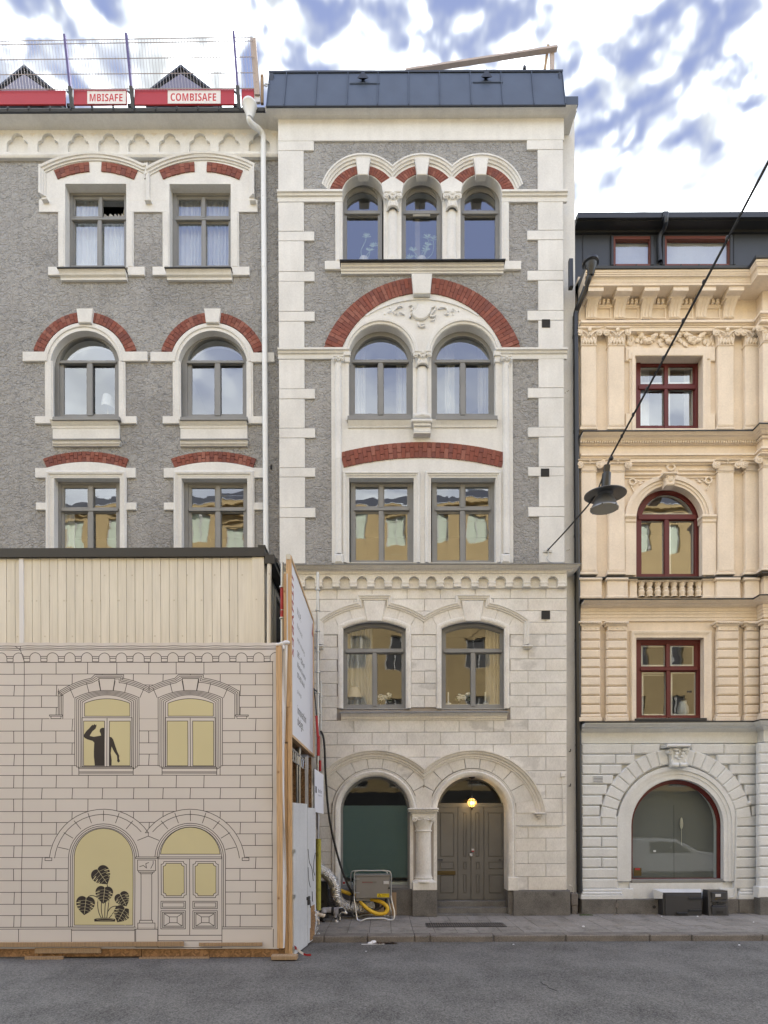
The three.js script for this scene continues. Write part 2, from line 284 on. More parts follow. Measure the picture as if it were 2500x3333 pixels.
const spiral = (x, y, z, r, tw, turns, dirn, start, th) => { const pts = []; const n = Math.round(turns * 12); for (let i = 0; i <= n; i++) { const t = i / n, a = start + dirn * t * turns * 2 * Math.PI, rr = r * (1 - .78 * t); pts.push([x + rr * Math.cos(a), y + rr * Math.sin(a), z + tw * t]); } return tube(pts, th, 6, n * 2); };
// ---------- shared facade builders ----------
const DEG = Math.PI / 180;
function outl(o, g = 0, gb = g) {      // outline of an opening, grown by g photo pixels
  const x0 = o.x0 - g, x1 = o.x1 + g, pts = [[x0, o.yb + gb], [x1, o.yb + gb]];
  if (!o.arc) return [...pts, [x1, o.yt - g], [x0, o.yt - g]];
  const { cx, cy, R: r0 } = o.arc, r = r0 + g, yb = o.yb + gb, ac = (x) => Math.acos(Math.max(-1, Math.min(1, (x - cx) / r))) / DEG, cut = cy > yb ? Math.asin(Math.min(1, (cy - yb) / r)) / DEG : -1;
  const aR = ac(x1), aL = ac(x0), p0 = aR < cut ? [] : [pts[1]], p1 = 180 - aL < cut ? [] : [pts[0]];
  return [...p1, ...p0, ...arc(cx, cy, r, Math.max(aR, cut), Math.min(aL, 180 - cut), o.n || 26)];
}
const rect = (x0, y0, x1, y1) => [[x0, y0], [x1, y0], [x1, y1], [x0, y1]];
const sh = (o, dx, dy = 0) => { const q = { ...o, x0: o.x0 + dx, x1: o.x1 + dx, yb: o.yb + dy }; if (o.yt !== undefined) q.yt = o.yt + dy; if (o.arc) q.arc = { cx: o.arc.cx + dx, cy: o.arc.cy + dy, R: o.arc.R }; return q; };
const paneRnd = rnd(77);
function flat(pts, z) { const g = new THREE.ShapeGeometry(new THREE.Shape(pts.map((p) => new THREE.Vector2(...P(p, z))))); g.translate(0, 0, z); return g; }
function paneMesh(parent, o, z, glass, tilt = 1) {
  const g = flat(outl(o, 3), z); g.computeBoundingBox(); const c = g.boundingBox.getCenter(new THREE.Vector3());
  g.translate(-c.x, -c.y, -c.z); g.rotateX((paneRnd() - .5) * .016 * tilt); g.rotateY((paneRnd() - .5) * .016 * tilt); g.translate(c.x, c.y, c.z);
  return part(parent, 'pane', g, glass, { crease: 0 });
}
function curtainGeo(x0, y0, x1, y1, z, folds, amp = .03) {
  const n = folds * 8, v = []; const A = (i, y) => { const t = i / n, px = x0 + (x1 - x0) * t; return [PX(px, y, z), PY((x0 + x1) / 2, y, z), z + amp * Math.sin(t * folds * 6.283 + Math.sin(t * 9) * 1.3)]; };
  for (let i = 0; i < n; i++) { const a = A(i, y1), b = A(i + 1, y1), c = A(i + 1, y0), d = A(i, y0); v.push(...a, ...b, ...c, ...a, ...c, ...d); }
  return geo(v);
}
function win(parent, s) {              // a window: frame, panes, bars, sheer curtains
  const w = sub(parent, 'window'), { zw, out } = s, fw = s.fw || 9, fm = s.mat || M.frame, g = [];
  g.push(poly(outl(out, 6), zw, .10, [outl(out, -fw)]));
  g.push(poly(outl(out, 5, 9), zw - .024, .05, s.panes.map((p) => outl(p, 3.2)), .005));
  g.push(poly(outl(out, 4, 8), zw - .034, .03, s.panes.map((p) => outl(p))));
  part(w, 'frame', g, fm);
  for (const b of s.bars || []) part(w, b[5] || 'glazing_bar', R(b[0], b[1], b[2], b[3], zw + (b[4] ?? .012), .05, .007), fm);
  if (s.pale) part(w, 'inner_sash', s.panes.map((p) => poly(outl(p, 3), zw - .070, .03, [outl(p, -5)])), M.sash);
  for (const p of s.panes) if (!p.open) paneMesh(w, p, zw - .052, s.glass || M.glass, s.tilt ?? 1);
  for (const c of s.curtains || []) part(w, 'curtain', curtainGeo(c[0], c[1], c[2], c[3], zw - (c[5] || .22), c[4] || 5), c[6] || M.curtain);
  if (s.extra) s.extra(w, s);
  return w;
}
const revealRing = (o, zf, dep, g = 11) => poly(outl(o, g, 0), zf, dep, [outl(o, 0, -1)]);
const openRing = (o, zf, dep, g = 11) => { const a = outl(o, g, 0), b = outl(o, 0, 0); return poly([...a.slice(1), a[0], b[0], ...b.slice(1).reverse()], zf, dep); };
function wedges(c1, R1, c2, R2, a0, a1, n, zf, dep, opt = {}) {          // stones or bricks of an arch, one geometry each
  const out = [], gap = opt.gap ?? 1.1, clampX = opt.clampX || [-1e9, 1e9];
  const pt = (a, f) => {
    const d = [Math.cos(a * DEG), -Math.sin(a * DEG)], ox = c1[0] - c2[0], oy = c1[1] - c2[1], b = d[0] * ox + d[1] * oy, t2 = -b + Math.sqrt(Math.max(0, b * b - (ox * ox + oy * oy - R2 * R2)));
    let t = R1 + (t2 - R1) * f, p = [c1[0] + d[0] * t, c1[1] + d[1] * t];
    if (p[0] < clampX[0] || p[0] > clampX[1]) { const x = p[0] < clampX[0] ? clampX[0] : clampX[1]; t = (x - c1[0]) / d[0]; p = [x, c1[1] + d[1] * t]; }
    return p;
  };
  for (let i = 0; i < n; i++) {
    const b0 = a0 + (a1 - a0) * i / n, b1 = a0 + (a1 - a0) * (i + 1) / n, ga = Math.sign(a1 - a0) * gap / 2 / R1 / DEG;
    const cuts = opt.split ? (i % 2 ? [0, .36, 1] : [0, .66, 1]) : [0, 1], fg = gap / Math.abs(R2 - R1) / 2;
    for (let k = 0; k < cuts.length - 1; k++) {
      const f0 = cuts[k] + (k ? fg : 0), f1 = cuts[k + 1] - (k < cuts.length - 2 ? fg : 0), m = opt.m || 1, pts = [];
      for (let q = 0; q <= m; q++) pts.push(pt(b0 + ga + (b1 - b0 - 2 * ga) * q / m, f0));
      for (let q = m; q >= 0; q--) pts.push(pt(b0 + ga + (b1 - b0 - 2 * ga) * q / m, f1));
      const sz = Math.hypot(pts[0][0] - pts[pts.length - 1][0], pts[0][1] - pts[pts.length - 1][1]);
      if (sz > 3) out.push(poly(pts, zf + (opt.jitter ? (opt.jitter() - .5) * .006 : 0), dep, [], opt.ch || 0));
    }
  }
  return out;
}
const corniceProf = (yB, yT, oB, oT, o0 = 0) => {          // a classical crown, from the wall at its foot to its top edge; [out, height]
  const h = yT - yB, d = oT - oB, q = (o, t) => [oB + o * d, yB + t * h], p = [[o0, yB], q(0, 0), q(0, .09), q(.09, .09), q(.09, .17), q(.17, .19), q(.17, .27)];
  for (let i = 0; i <= 6; i++) { const t = i / 6 * Math.PI / 2; p.push(q(.21 + .40 * (1 - Math.cos(t)), .29 + .27 * Math.sin(t))); }
  p.push(q(.68, .56), q(.68, .68), q(.78, .68), q(.82, .74), q(.82, .80), q(.93, .82), q(1, .90), q(1, 1), [o0, yT]);
  return p;
};
// a carved capital: bell, two volutes, leaves, abacus
function capital(cx, y0, y1, wTop, wBot, z, dep, kind = 0) {
  const g = [], x = PX(cx, (y0 + y1) / 2, z), yT = PY(cx, y0, z), yB = PY(cx, y1, z), h = yT - yB, s = SC(z), a = wTop * s / 2, b = wBot * s / 2;
  if (kind === 'round') {
    const pr = []; for (let i = 0; i <= 10; i++) { const t = i / 10; pr.push([b * 1.02 + (a * .92 - b) * t ** 2.4, yB + h * .88 * t]); }
    g.push(lathe([[b * .9, yB - .01], [b * 1.16, yB], [b * 1.2, yB + .02], [b * 1.1, yB + .045], ...pr], x, 0, z - dep * .1, 20));
    g.push(block(x - a, yT - h * .13, x + a, yT, z - dep, z + a * .82, .012));
  } else {
    const n = 8, v = []; for (let i = 0; i < n; i++) { const f = (t) => b + (a * .86 - b) * t ** 2; const t0 = i / n, t1 = (i + 1) / n; g.push(block(x - f((t0 + t1) / 2), yB + h * .9 * t0, x + f((t0 + t1) / 2), yB + h * .9 * t1, z - dep, z + (f((t0 + t1) / 2) - b) * .5)); }
    g.push(block(x - a * .95, yT - h * .12, x + a * .95, yT, z - dep, z + (a - b) * .7, .012));
  }
  const zf = kind === 'round' ? z + b * .95 : z + .03, r = h * (kind === 'ionic' ? .40 : .20);
  for (const sgn of [-1, 1]) {
    const vx = x + sgn * (a - r * .75), vy = yT - h * .13 - r;
    g.push(spiral(vx, vy, zf, r, .03, 1.9, -sgn, Math.PI / 2, r * .24)); g.push(ball(vx, vy, zf + .03, r * .3));
    if (kind !== 'ionic') {
      g.push(tube([[x + sgn * b * .12, yB + h * .42, zf + .02], [x + sgn * b * .45, yB + h * .60, zf + .03], [vx - sgn * r * .2, vy + r, zf]], h * .045, 6, 10));
      for (const [lx, ly, sc] of [[.62, .14, 1], [.22, .10, .9], [.85, .42, .7]]) g.push(ball(x + sgn * b * lx, yB + h * (ly + .12), zf - .01, h * .14 * sc, .62, 1.25, .5));
    } else g.push(tube([[x, yT - h * .30, zf + .01], [x + sgn * a * .4, yT - h * .36, zf + .015], [vx, vy + r, zf]], h * .06, 6, 10));
  }
  g.push(ball(x, yT - h * (kind === 'ionic' ? .14 : .2), zf + .03, h * .13, 1, 1, .6));
  g.push(ball(x, yT - h * .42, zf + .02, h * .08, .8, 1, .6));
  if (kind !== 'ionic') for (const q of [-.5, -.25, 0, .25, .5]) g.push(ball(x + q * b * 1.5, yB + h * .12, zf - .015, h * .12, .6, 1.3, .5));
  return g;
}

// ================= the grey townhouse =================
const grey = thing('grey_townhouse', 'tall grey rendered townhouse with white trim, red brick arches and a limestone base', 'building');
const brickList = [];
const jit = rnd(5);
const holdBricks = (list) => brickList.push(...list);
const WZ = -.25;     // face of the left wing
{ // ---- openings of the projecting bay (face z = 0) ----
  const top = [1181.6, 1373.8, 1566].map((cx) => ({ x0: cx - 67, x1: cx + 67, yb: 850, arc: { cx, cy: 635.4, R: 67.7 } }));
  const big = [1239.9, 1508.6].map((cx) => ({ x0: cx - 104.5, x1: cx + 104.5, yb: 1368, arc: { cx, cy: 1162.7, R: 105.5 } }));
  const sec = [{ x0: 1136, x1: 1347, yt: 1555, yb: 1831 }, { x0: 1403, x1: 1613.5, yt: 1555, yb: 1831 }];
  const first = [1219, 1539].map((cx) => ({ x0: cx - 105.5, x1: cx + 105.5, yb: 2308, arc: { cx, cy: 2255.5, R: 235.5 } }));
  const shop = { x0: 1221 - 113.6, x1: 1221 + 113.6, yb: 2899, arc: { cx: 1221, cy: 2640, R: 113.6 } };
  const door = { x0: 1537.7 - 115, x1: 1537.7 + 115, yb: 2985, arc: { cx: 1537.7, cy: 2642, R: 115 } };
  const XL = X0(914), XR = X0(1841), yBase = PY(1370, 1840, 0), yTopW = PY(1370, 350, 0);
  const wallOutline = (ya, yb) => [[XL, ya], [XR, ya], [XR, yb], [XL, yb]];
  part(grey, 'wall', prism(wallOutline(yBase, yTopW), -.5, 0, [...top, ...big, ...sec].map((o) => outl(o, 7, 3).map((p) => P(p, 0)))), M.render);
  part(grey, 'wall', prism(wallOutline(-.3, yBase - .004), -.52, -.022, [...first.map((o) => outl(o, 7, 3)), outl(shop, 4, 60), outl(door, 4, 30)].map((h) => h.map((p) => P(p, -.022)))), M.joint);
  for (const o of [...top, ...big, ...sec]) part(grey, 'reveal', revealRing(o, .032, .5), M.white);
  for (const o of first) part(grey, 'reveal', revealRing(o, -.01, .5), M.stone);
  part(grey, 'reveal', revealRing(shop, -.012, .5), M.stone); part(grey, 'reveal', openRing({ ...door, yb: 2899 }, -.012, .56), M.stone);

  // quoins
  const wide = [[457, 488.6], [751, 782], [882, 914], [1012, 1044], [1264, 1296.5], [1392, 1424], [1521, 1551], [1651, 1683]];
  const nar = [[488.6, 621.5], [656, 751], [782, 882], [914, 1012], [1044, 1135.6], [1167.5, 1264], [1296.5, 1392], [1424, 1521], [1551, 1651], [1683, 1833]];
  const vents = [1052, 1538], stone_ = (x0, x1, a, b) => block(X0(x0, .03), PY(1370, b, .03) + .004, X0(x1, .03), PY(1370, a, .03) - .004, -.01, .03 + .004 * jit(), .006);
  for (const [a, b] of wide) { part(grey, 'quoin_stone', stone_(914, 1030.5, a, b), M.white); part(grey, 'quoin_stone', stone_(1724, 1841, a, b), M.white); }
  for (const [a, b] of nar) { part(grey, 'quoin_stone', stone_(914, 997, a, b), M.white); part(grey, 'quoin_stone', stone_(1759, 1841, a, b), M.white); }
  // frieze and cornice under the roof
  part(grey, 'frieze', R(905, 386, 1836, 456.5, .035, .05, .004), M.white);
  { const yT = PY(1370, 347, .24), yB = PY(1370, 386, .04), pr = corniceProf(yB, yT, .05, .26, -.3); part(grey, 'cornice', cornice([[XL + .0, -.6], [XL, 0], [XR, 0], [XR, -.6]], pr), M.white); }
  // string courses
  const sc1 = [[0, -.01], [0, .04], [.10, .045], [.115, .075], [.155, .085], [.165, .115], [.21, .115], [.21, -.01]];
  const yS1 = 656, yS2 = 1167.5;
  for (const [xa, xb, y] of [[903, 1115, yS1], [1633, 1846, yS1], [905, 1137, yS2], [1612, 1846, yS2]]) {
    const x0 = PX(xa, y, .05), x1 = PX(xb, y, .05), yb = PY((xa + xb) / 2, y, .04);
    part(grey, 'string_course', sweep([[x0, yb], [x1, yb]], sc1, face), M.white);
  }
  // triple window panel
  const hoodR = 127, hc = 655, val = [1277.7, 1469.9];
  const hoodPath = [...arc(1181.6, hc, hoodR, 164, Math.acos((val[0] - 1181.6) / hoodR) / DEG, 20), ...arc(1373.8, hc, hoodR, 180 - Math.acos((1373.8 - val[0]) / hoodR) / DEG, Math.acos((val[1] - 1373.8) / hoodR) / DEG, 20).slice(1), ...arc(1566, hc, hoodR, 180 - Math.acos((1566 - val[1]) / hoodR) / DEG, 16, 20).slice(1)];
  part(grey, 'window_surround', poly([[1092, 850], [1092, 622], ...hoodPath, [1657, 622], [1657, 850]], .026, .04, top.map((o) => outl(o, 5, -1))), M.white);
  part(grey, 'hood_mould', mould(hoodPath, [[-.05, .02], [-.05, .05], [-.01, .06], [0, .085], [.045, .095], [.05, .115], [.085, .115], [.085, -.01]], 0), M.white);
  for (let i = 0; i < 3; i++) {
    const cx = [1181.6, 1373.8, 1566][i], lim = [i ? val[i - 1] : cx - 118, i < 2 ? val[i] : cx + 118], c1 = [cx, 635.4], c2 = [cx, 653.8];
    const clampX = [i ? lim[0] + 4 : -1e9, i < 2 ? lim[1] - 4 : 1e9], lo = 30, lo2 = 10;
    holdBricks(wedges(c1, 72, c2, 115, 98 + 6, i ? 180 - lo : 180 - lo2, i ? 8 : 11, .048, .06, { split: true, clampX, jitter: jit }));
    holdBricks(wedges(c1, 72, c2, 115, 82 - 6, i < 2 ? lo : lo2, i < 2 ? 8 : 11, .048, .06, { split: true, clampX, jitter: jit }));
    part(grey, 'brick_mortar', [poly([...arc(cx, 635.4, 71, lo2, 180 - lo2, 20), ...arc(cx, 653.8, 115, 160, 20, 20)].map((p) => [Math.min(Math.max(p[0], clampX[0]), clampX[1]), p[1]]), .034, .02)], M.mortar);
    part(grey, 'keystone', poly([[cx - 23.5, 512.5], [cx + 24, 512.5], [cx + 16.5, 568], [cx - 16, 568]], .13, .14, [], .012), M.white);
  }
  for (const cx of val) part(grey, 'spandrel', poly([[cx, 573], [cx + 36, 596], [cx + 31, 622], [cx - 31, 622], [cx - 36, 596]], .058, .05), M.white);
  for (const cx of [1278.5, 1470.5]) {
    part(grey, 'impost', [R(cx - 31, 621, cx + 31, 629, .13, .2, .01), R(cx - 28, 629, cx + 28, 637, .11, .2, .01), R(cx - 25, 637, cx + 25, 644, .09, .2)], M.white);
    part(grey, 'pier', R(cx - 25, 643, cx + 25, 850, -.02, .3), M.white);
    const x = PX(cx, 760, .04), r = 16.5 * SC(.04), yb = PY(cx, 848, .04), yt = PY(cx, 686, .04);
    part(grey, 'column', lathe([[r * 1.02, yb - .05], [r * 1.1, yb + .02], [r * 1.16, yb + .06], [r * 1.1, yb + .10], [r * 1.05, yb + .13], [r * 1.02, yb + .2], [r * .98, yt - .2], [r * .93, yt]], x, 0, -.03), M.white);
    part(grey, 'column_base', R(cx - 26, 838, cx + 26, 850, .11, .2, .02), M.white);
    part(grey, 'capital', capital(cx, 644, 690, 54, 36, .02, .1, 'round'), M.white);
  }
  for (const [a, b] of [[1091, 1110], [1638, 1657]]) part(grey, 'pilaster', [R(a, 656, b, 850, .05, .06, .012), R(a + 5, 664, b - 5, 846, .062, .06, .01)], M.white);
  { const sill = [[-.155, -.02], [-.155, .05], [-.12, .055], [-.11, .08], [-.07, .085], [-.055, .12], [-.022, .13], [-.017, .15], [0, .15], [0, -.02]];
    const x0 = PX(1109.5, 860, .1), x1 = PX(1640, 860, .1), yt = PY(1375, 852, .17); part(grey, 'sill', sweep([[x0, yt], [x1, yt]], sill, face), M.white);
    part(grey, 'sill_flashing', block(x0 - .02, yt + .003, x1 + .02, yt + .02, -.2, .215), M.black);
    part(grey, 'sill_block', R(1057, 848, 1110, 876, .05, .06, .008), M.white); part(grey, 'sill_block', R(1639.5, 848, 1697, 876, .05, .06, .008), M.white); }
  // triple windows
  top.forEach((o, i) => {
    const cx = [1179.5, 1371.5, 1562.5][i], zw = -.19;
    win(grey, {
      zw, out: { x0: cx - 58.5, x1: cx + 58.5, yb: 853, arc: { cx, cy: 654, R: 58.5 } }, fw: 8,
      panes: [{ x0: cx - 50.5, x1: cx + 50.5, yb: 685, arc: { cx, cy: 681, R: 57 } }, { x0: cx - 51.5, x1: cx + 52.5, yt: 707, yb: 850 }],
      bars: [[cx - 57, 687, cx + 57, 695.5, .03, 'transom']], tilt: .6,
      extra: i === 1 ? (w) => part(w, 'trickle_vent', R(cx - 27, 698, cx + 29, 701, zw + .02, .03, .004), M.sash) : null,
    });
  });
  // great arch panel
  const panelTop = arc(1374.3, 1234, 279.5, 20.6, 159.4, 40);
  part(grey, 'wall_panel', poly([[1110, 1833], [1640, 1833], [1640, 1135], ...panelTop, [1110, 1135]], .024, .03, [...big.map((o) => outl(o, 5, -1)), ...sec.map((o) => outl(o, 5, -1))]), M.white);
  part(grey, 'brick_mortar', poly([...arc(1374.3, 1234, 281, 20.6, 159.4, 40), ...arc(1374.3, 1243.5, 339, 161.2, 18.8, 40)], .022, .02), M.mortar);
  for (const [a, b] of [[20.4, 84.2], [159.6, 95.8]]) holdBricks(wedges([1374.3, 1234], 281.5, [1374.3, 1243.5], 341, a, b, 27, .045, .06, { split: true, jitter: jit }));
  part(grey, 'keystone', poly([[1340, 889], [1407, 889], [1401, 955], [1346, 955]], .14, .15, [], .014), M.white);
  part(grey, 'arch_mould', mould(arc(1374.3, 1310, 335, 57, 123, 30).reverse(), [[-.02, .02], [-.015, .045], [.015, .045], [.02, .02]], .02), M.white);
  for (const o of big) part(grey, 'arch_mould', mould(arc(o.arc.cx, 1162.7, 112, 180, 0, 30), [[-.05, .02], [-.05, .05], [-.01, .06], [.0, .085], [.05, .09], [.06, .06], [.08, .055], [.09, .02]], .02), M.white);
  { // shield and ribbons
    const z = .03, c = [1375, 1017], s = SC(0), g = [], pt = (x, y, q = 0) => { const [a, b] = P([1250 + x / 6.636, 960 + y / 6.636], z); return [a, b, z + q]; };
    const shield = [[720, 215], [800, 230], [860, 265], [1020, 272], [1020, 330], [985, 430], [920, 515], [850, 560], [800, 565], [700, 550], [620, 480], [600, 440], [690, 340], [715, 270]].map(([x, y]) => pt(x, y).slice(0, 2));
    g.push(prism(shield, .01, .085, [], .02));
    g.push(tube([pt(735, 290, .035), pt(755, 380, .04), pt(800, 490, .035), pt(830, 552, .03)], .008, 6));
    const rib = (pts, r) => g.push(tube(pts.map(([x, y], i) => pt(x, y, .01 + .02 * (i % 2))), r, 6));
    rib([[550, 245], [600, 240], [620, 290], [590, 340], [640, 360], [600, 420], [560, 460], [575, 510]], .022); rib([[1040, 290], [1110, 265], [1100, 320], [1060, 380], [1000, 470], [1050, 490], [1110, 450]], .022);
    rib([[1000, 560], [1070, 565], [1100, 520]], .014); rib([[740, 600], [750, 670], [800, 700], [880, 690]], .024); rib([[800, 640], [880, 655]], .014);
    rib([[400, 265], [330, 270], [260, 310], [210, 370], [230, 410], [280, 430]], .018); rib([[340, 380], [370, 410], [440, 430]], .018); rib([[70, 390], [150, 370], [160, 330]], .01);
    rib([[1170, 310], [1220, 295], [1340, 295], [1365, 340], [1350, 400]], .018); rib([[1310, 420], [1350, 435], [1400, 430]], .016); rib([[1450, 370], [1480, 325], [1510, 325]], .012); rib([[1470, 360], [1550, 360]], .008);
    for (const [x, y] of [[120, 285], [15, 410], [1490, 425], [1610, 350]]) g.push(ball(...pt(x, y, .0), .02));
    part(grey, 'carved_shield', g, M.white);
  }
  // column between the arches
  { const cx = 1374.3;
    part(grey, 'impost', [R(cx - 32, 1141, cx + 32, 1149, .15, .25, .012), R(cx - 30, 1149, cx + 30, 1153, .12, .25), R(cx - 27, 1153, cx + 27, 1158, .10, .25)], M.white);
    part(grey, 'capital', capital(cx, 1158, 1198, 55, 38, .03, .12, 'round'), M.white);
    const x = PX(cx, 1270, .05), r = 18 * SC(.05), yb = PY(cx, 1352, .05), yt = PY(cx, 1196, .05);
    part(grey, 'column', lathe([[r * 1.25, yb - .05], [r * 1.2, yb], [r * 1.04, yb + .04], [r * 1.0, yb + .3], [r * .97, yt - .1], [r * .95, yt]], x, 0, -.02), M.white);
    part(grey, 'column_base', [R(cx - 27.5, 1343, cx + 28, 1357, .13, .3, .03)], M.white);
    part(grey, 'bracket', [R(cx - 35, 1361, cx + 33, 1372, .24, .26, .02), R(cx - 28, 1372, cx + 28, 1385, .2, .2, .012), R(cx - 27, 1385, cx + 27, 1404, .16, .17), R(cx - 28, 1404, cx + 28, 1410, .18, .2, .01)], M.white);
    part(grey, 'pier', R(cx - 30, 1160, cx + 30, 1360, -.01, .3), M.white); }
  for (const sgn of [-1, 1]) { // slender colonnettes on either side
    const cx = 1374.5 + sgn * 272.5, a = cx - 11, b = cx + 11;
    part(grey, 'impost', [R(cx - sgn * 28 - 11, 1141, cx - sgn * 28 + 11, 1156, .09, .1, .01), R(cx - sgn * 28 - 9, 1156, cx - sgn * 28 + 9, 1178, .06, .1, .01)], M.white);
    part(grey, 'capital', capital(cx, 1168, 1198, 33, 20, .02, .06, 'round'), M.white);
    const x = PX(cx, 1500, .04), r = 10.5 * SC(.04), yb = PY(cx, 1805, .04), yt = PY(cx, 1196, .04);
    part(grey, 'colonnette', lathe([[r * 1.05, yb], [r, yb + .1], [r, (yb + yt) / 2 + .02], [r * 1.05, (yb + yt) / 2 + .02], [r * 1.05, (yb + yt) / 2 - .02 + .05], [r, (yb + yt) / 2 + .05], [r * .98, yt]].sort((p, q) => p[1] - q[1]), x, 0, .03, 14), M.white);
    part(grey, 'column_base', R(cx - 15, 1801, cx + 15, 1832, .14, .15, .04), M.white);
    part(grey, 'trim_strip', R(cx - 19 - (sgn > 0 ? 0 : 4), 1168, cx + 19 + (sgn > 0 ? 4 : 0), 1832, .028, .03, .008), M.white);
  }
  // sills of the arched pair
  for (const [a, b] of [[1131, 1336], [1420, 1620]]) part(grey, 'sill_flashing', [R(a, 1352, b, 1364, .11, .24, .006), R(a - 1, 1363, b + 1, 1366, .13, .2, .004)], M.frame);
  { const x0 = PX(1133, 1375, .05), x1 = PX(1617, 1375, .05), yt = PY(1375, 1370, .08); part(grey, 'sill', sweep([[x0, yt], [x1, yt]], [[-.14, .02], [-.13, .05], [-.08, .06], [-.03, .11], [0, .125], [0, .01]], face), M.white); }
  big.forEach((o, i) => {
    const cx = [1239.7, 1507][i], dx = cx - 1239.7, zw = -.15;
    win(grey, {
      zw, out: { x0: cx - 103.5, x1: cx + 103.5, yb: 1360, arc: { cx, cy: 1184, R: 103.5 } }, fw: 13,
      panes: [{ x0: cx - 87, x1: cx + 86, yb: 1170.5, arc: { cx, cy: 1185, R: 88 } }, { x0: 1155.5 + dx, x1: 1228.5 + dx, yt: 1186, yb: 1346.5 }, { x0: 1249.5 + dx, x1: 1323 + dx, yt: 1186, yb: 1346.5 }],
      bars: [[cx - 92, 1173, cx + 90, 1179.5, .03, 'transom'], [1231 + dx, 1178, 1247.5 + dx, 1350, .02, 'mullion']],
      curtains: i ? [[1420 + 28, 1075, 1480, 1350, 4, .7], [1555, 1075, 1590, 1350, 3, .7]] : [[1152, 1075, 1190, 1350, 4, .7], [1290, 1075, 1326, 1350, 3, .7]],
    });
  });
  // flat brick arch and lower pair
  { const mk = (x0, y0, xm, ym, x1, y1) => { const h = (x1 - x0) / 2, s = (y0 + y1) / 2 - ym, r = (h * h + s * s) / (2 * s); return { c: [(x0 + x1) / 2, ym + r], r, a: Math.asin(h / r) / DEG }; };
    const inn = mk(1119, 1521.6, 1376, 1488.5, 1633.5, 1520), outr = mk(1113, 1471.6, 1376, 1438.5, 1638, 1471);
    holdBricks(wedges(inn.c, inn.r, outr.c, outr.r, 90 + inn.a, 90 - inn.a, 38, .045, .06, { split: true, jitter: jit }));
    part(grey, 'brick_mortar', poly([...arc(...inn.c, inn.r + 1, 90 + inn.a, 90 - inn.a, 20), ...arc(...outr.c, outr.r - 1, 90 - outr.a, 90 + outr.a, 20)], .03, .02), M.mortar); }
  sec.forEach((o, i) => {
    const dx = i ? 264.5 : 0, zw = -.14, f = [[0, .03], [0, .05], [.03, .055], [.04, .075], [.07, .08], [.09, .06], [.1, .03]];
    part(grey, 'architrave', [mould([[1129 + dx * 1.01, 1832], [1129 + dx * 1.01, 1549], [1354 + dx, 1549], [1354 + dx, 1832]], f, .03)], M.white);
    win(grey, {
      zw, out: { x0: 1148 + dx, x1: 1344.5 + dx, yt: 1563, yb: 1833 }, fw: 9, glass: M.glassOld,
      panes: [[1157.5, 1585, 1231, 1648], [1251, 1585, 1325.5, 1648], [1158.5, 1672, 1232.5, 1827], [1252, 1672, 1326, 1827]].map((p) => ({ x0: p[0] + dx, yt: p[1], x1: p[2] + dx, yb: p[3] })),
      bars: [[1152 + dx, 1651.5, 1332 + dx, 1661, .03, 'transom'], [1233 + dx, 1662, 1248.5 + dx, 1830, .02, 'mullion'], [1234 + dx, 1578, 1248 + dx, 1651, .008, 'mullion']],
    });
  });
  for (const [x, y] of [[1765, 1040], [1762, 1526], [1764.5, 1989]]) part(grey, 'vent_grille', [poly(rect(x - 1, y - 1, x + 26, y + 25), .042, .03, [rect(x + 1.5, y + 1.5, x + 23.5, y + 22.5)]), R(x, y, x + 25, y + 24, .022 + .014, .03), ...[1, 2, 3, 4, 5].map((k) => R(x + 1, y + k * 4, x + 24, y + k * 4 + 1.4, .041, .02))], M.frameDark);
  // belt cornice over the limestone base
  const yc0 = PY(1370, 1866, .06), yc1 = PY(1370, 1839, .27);
  part(grey, 'cornice', cornice([[XL - .02, -.45], [XL - .02, 0], [XR + .02, 0], [XR + .02, -.45]], corniceProf(yc0, yc1, .09, .27, -.2)), M.stone);
  part(grey, 'cornice_flashing', cornice([[XL - .02, -.45], [XL - .02, 0], [XR + .02, 0], [XR + .02, -.45]], [[-.1, yc1 + .003], [.29, yc1 + .003], [.29, yc1 + .02], [.0, yc1 + .085], [-.1, yc1 + .085]]), M.frame);
  { const pts = [[905, 1864]], c0 = 1828, sp = 56.5, ks = []; for (let k = 16; k >= 0; k--) ks.push(c0 - sp * k);
    pts.push([1845, 1864], [1845, 1908]);
    for (const c of ks.slice().reverse()) { pts.push([c + (c > 1820 ? 17 : 10.5), 1908], [c - 10.5, 1908]); if (c - sp > 905) pts.push(...arc(c - sp / 2, 1893, 17.7, 0, 180, 12)); }
    pts.push([905, 1908]);
    part(grey, 'arcade_frieze', poly(pts, .10, .12), M.stone);
    for (const c of ks) part(grey, 'corbel', [R(c - 13, 1893, c + 13, 1898, .125, .06, .008), R(c - 11, 1898, c + 11, 1903, .115, .06), R(c - 12.5, 1903, c + 12.5, 1909.5, .13, .06, .01)], M.stone);
    part(grey, 'band', R(905, 1909.5, 1842, 1915, .05, .07, .006), M.stone); part(grey, 'band', R(905, 1858, 1845, 1867, .12, .12, .01), M.stone); part(grey, 'frieze', R(905, 1866, 1842, 1910, .012, .03), M.stone); }

  // ---- limestone base ----
  const rows = [1915.5, 1949.4, 1989, 2026.6, 2065.8, 2105, 2146, 2184.5, 2224, 2264.7, 2302.6, 2344, 2383.4, 2423.5, 2464.5, 2509.7, 2555.5, 2600.7, 2646, 2689, 2729.7, 2772, 2813, 2855, 2899];
  const jA = [925, 983, 1097, 1211, 1325, 1433, 1547, 1661, 1777], jB = [925, 1040, 1152, 1266, 1382, 1494, 1606, 1719], sm = [M.stone, M.stoneB, M.stoneC, M.stone, M.stoneStain];
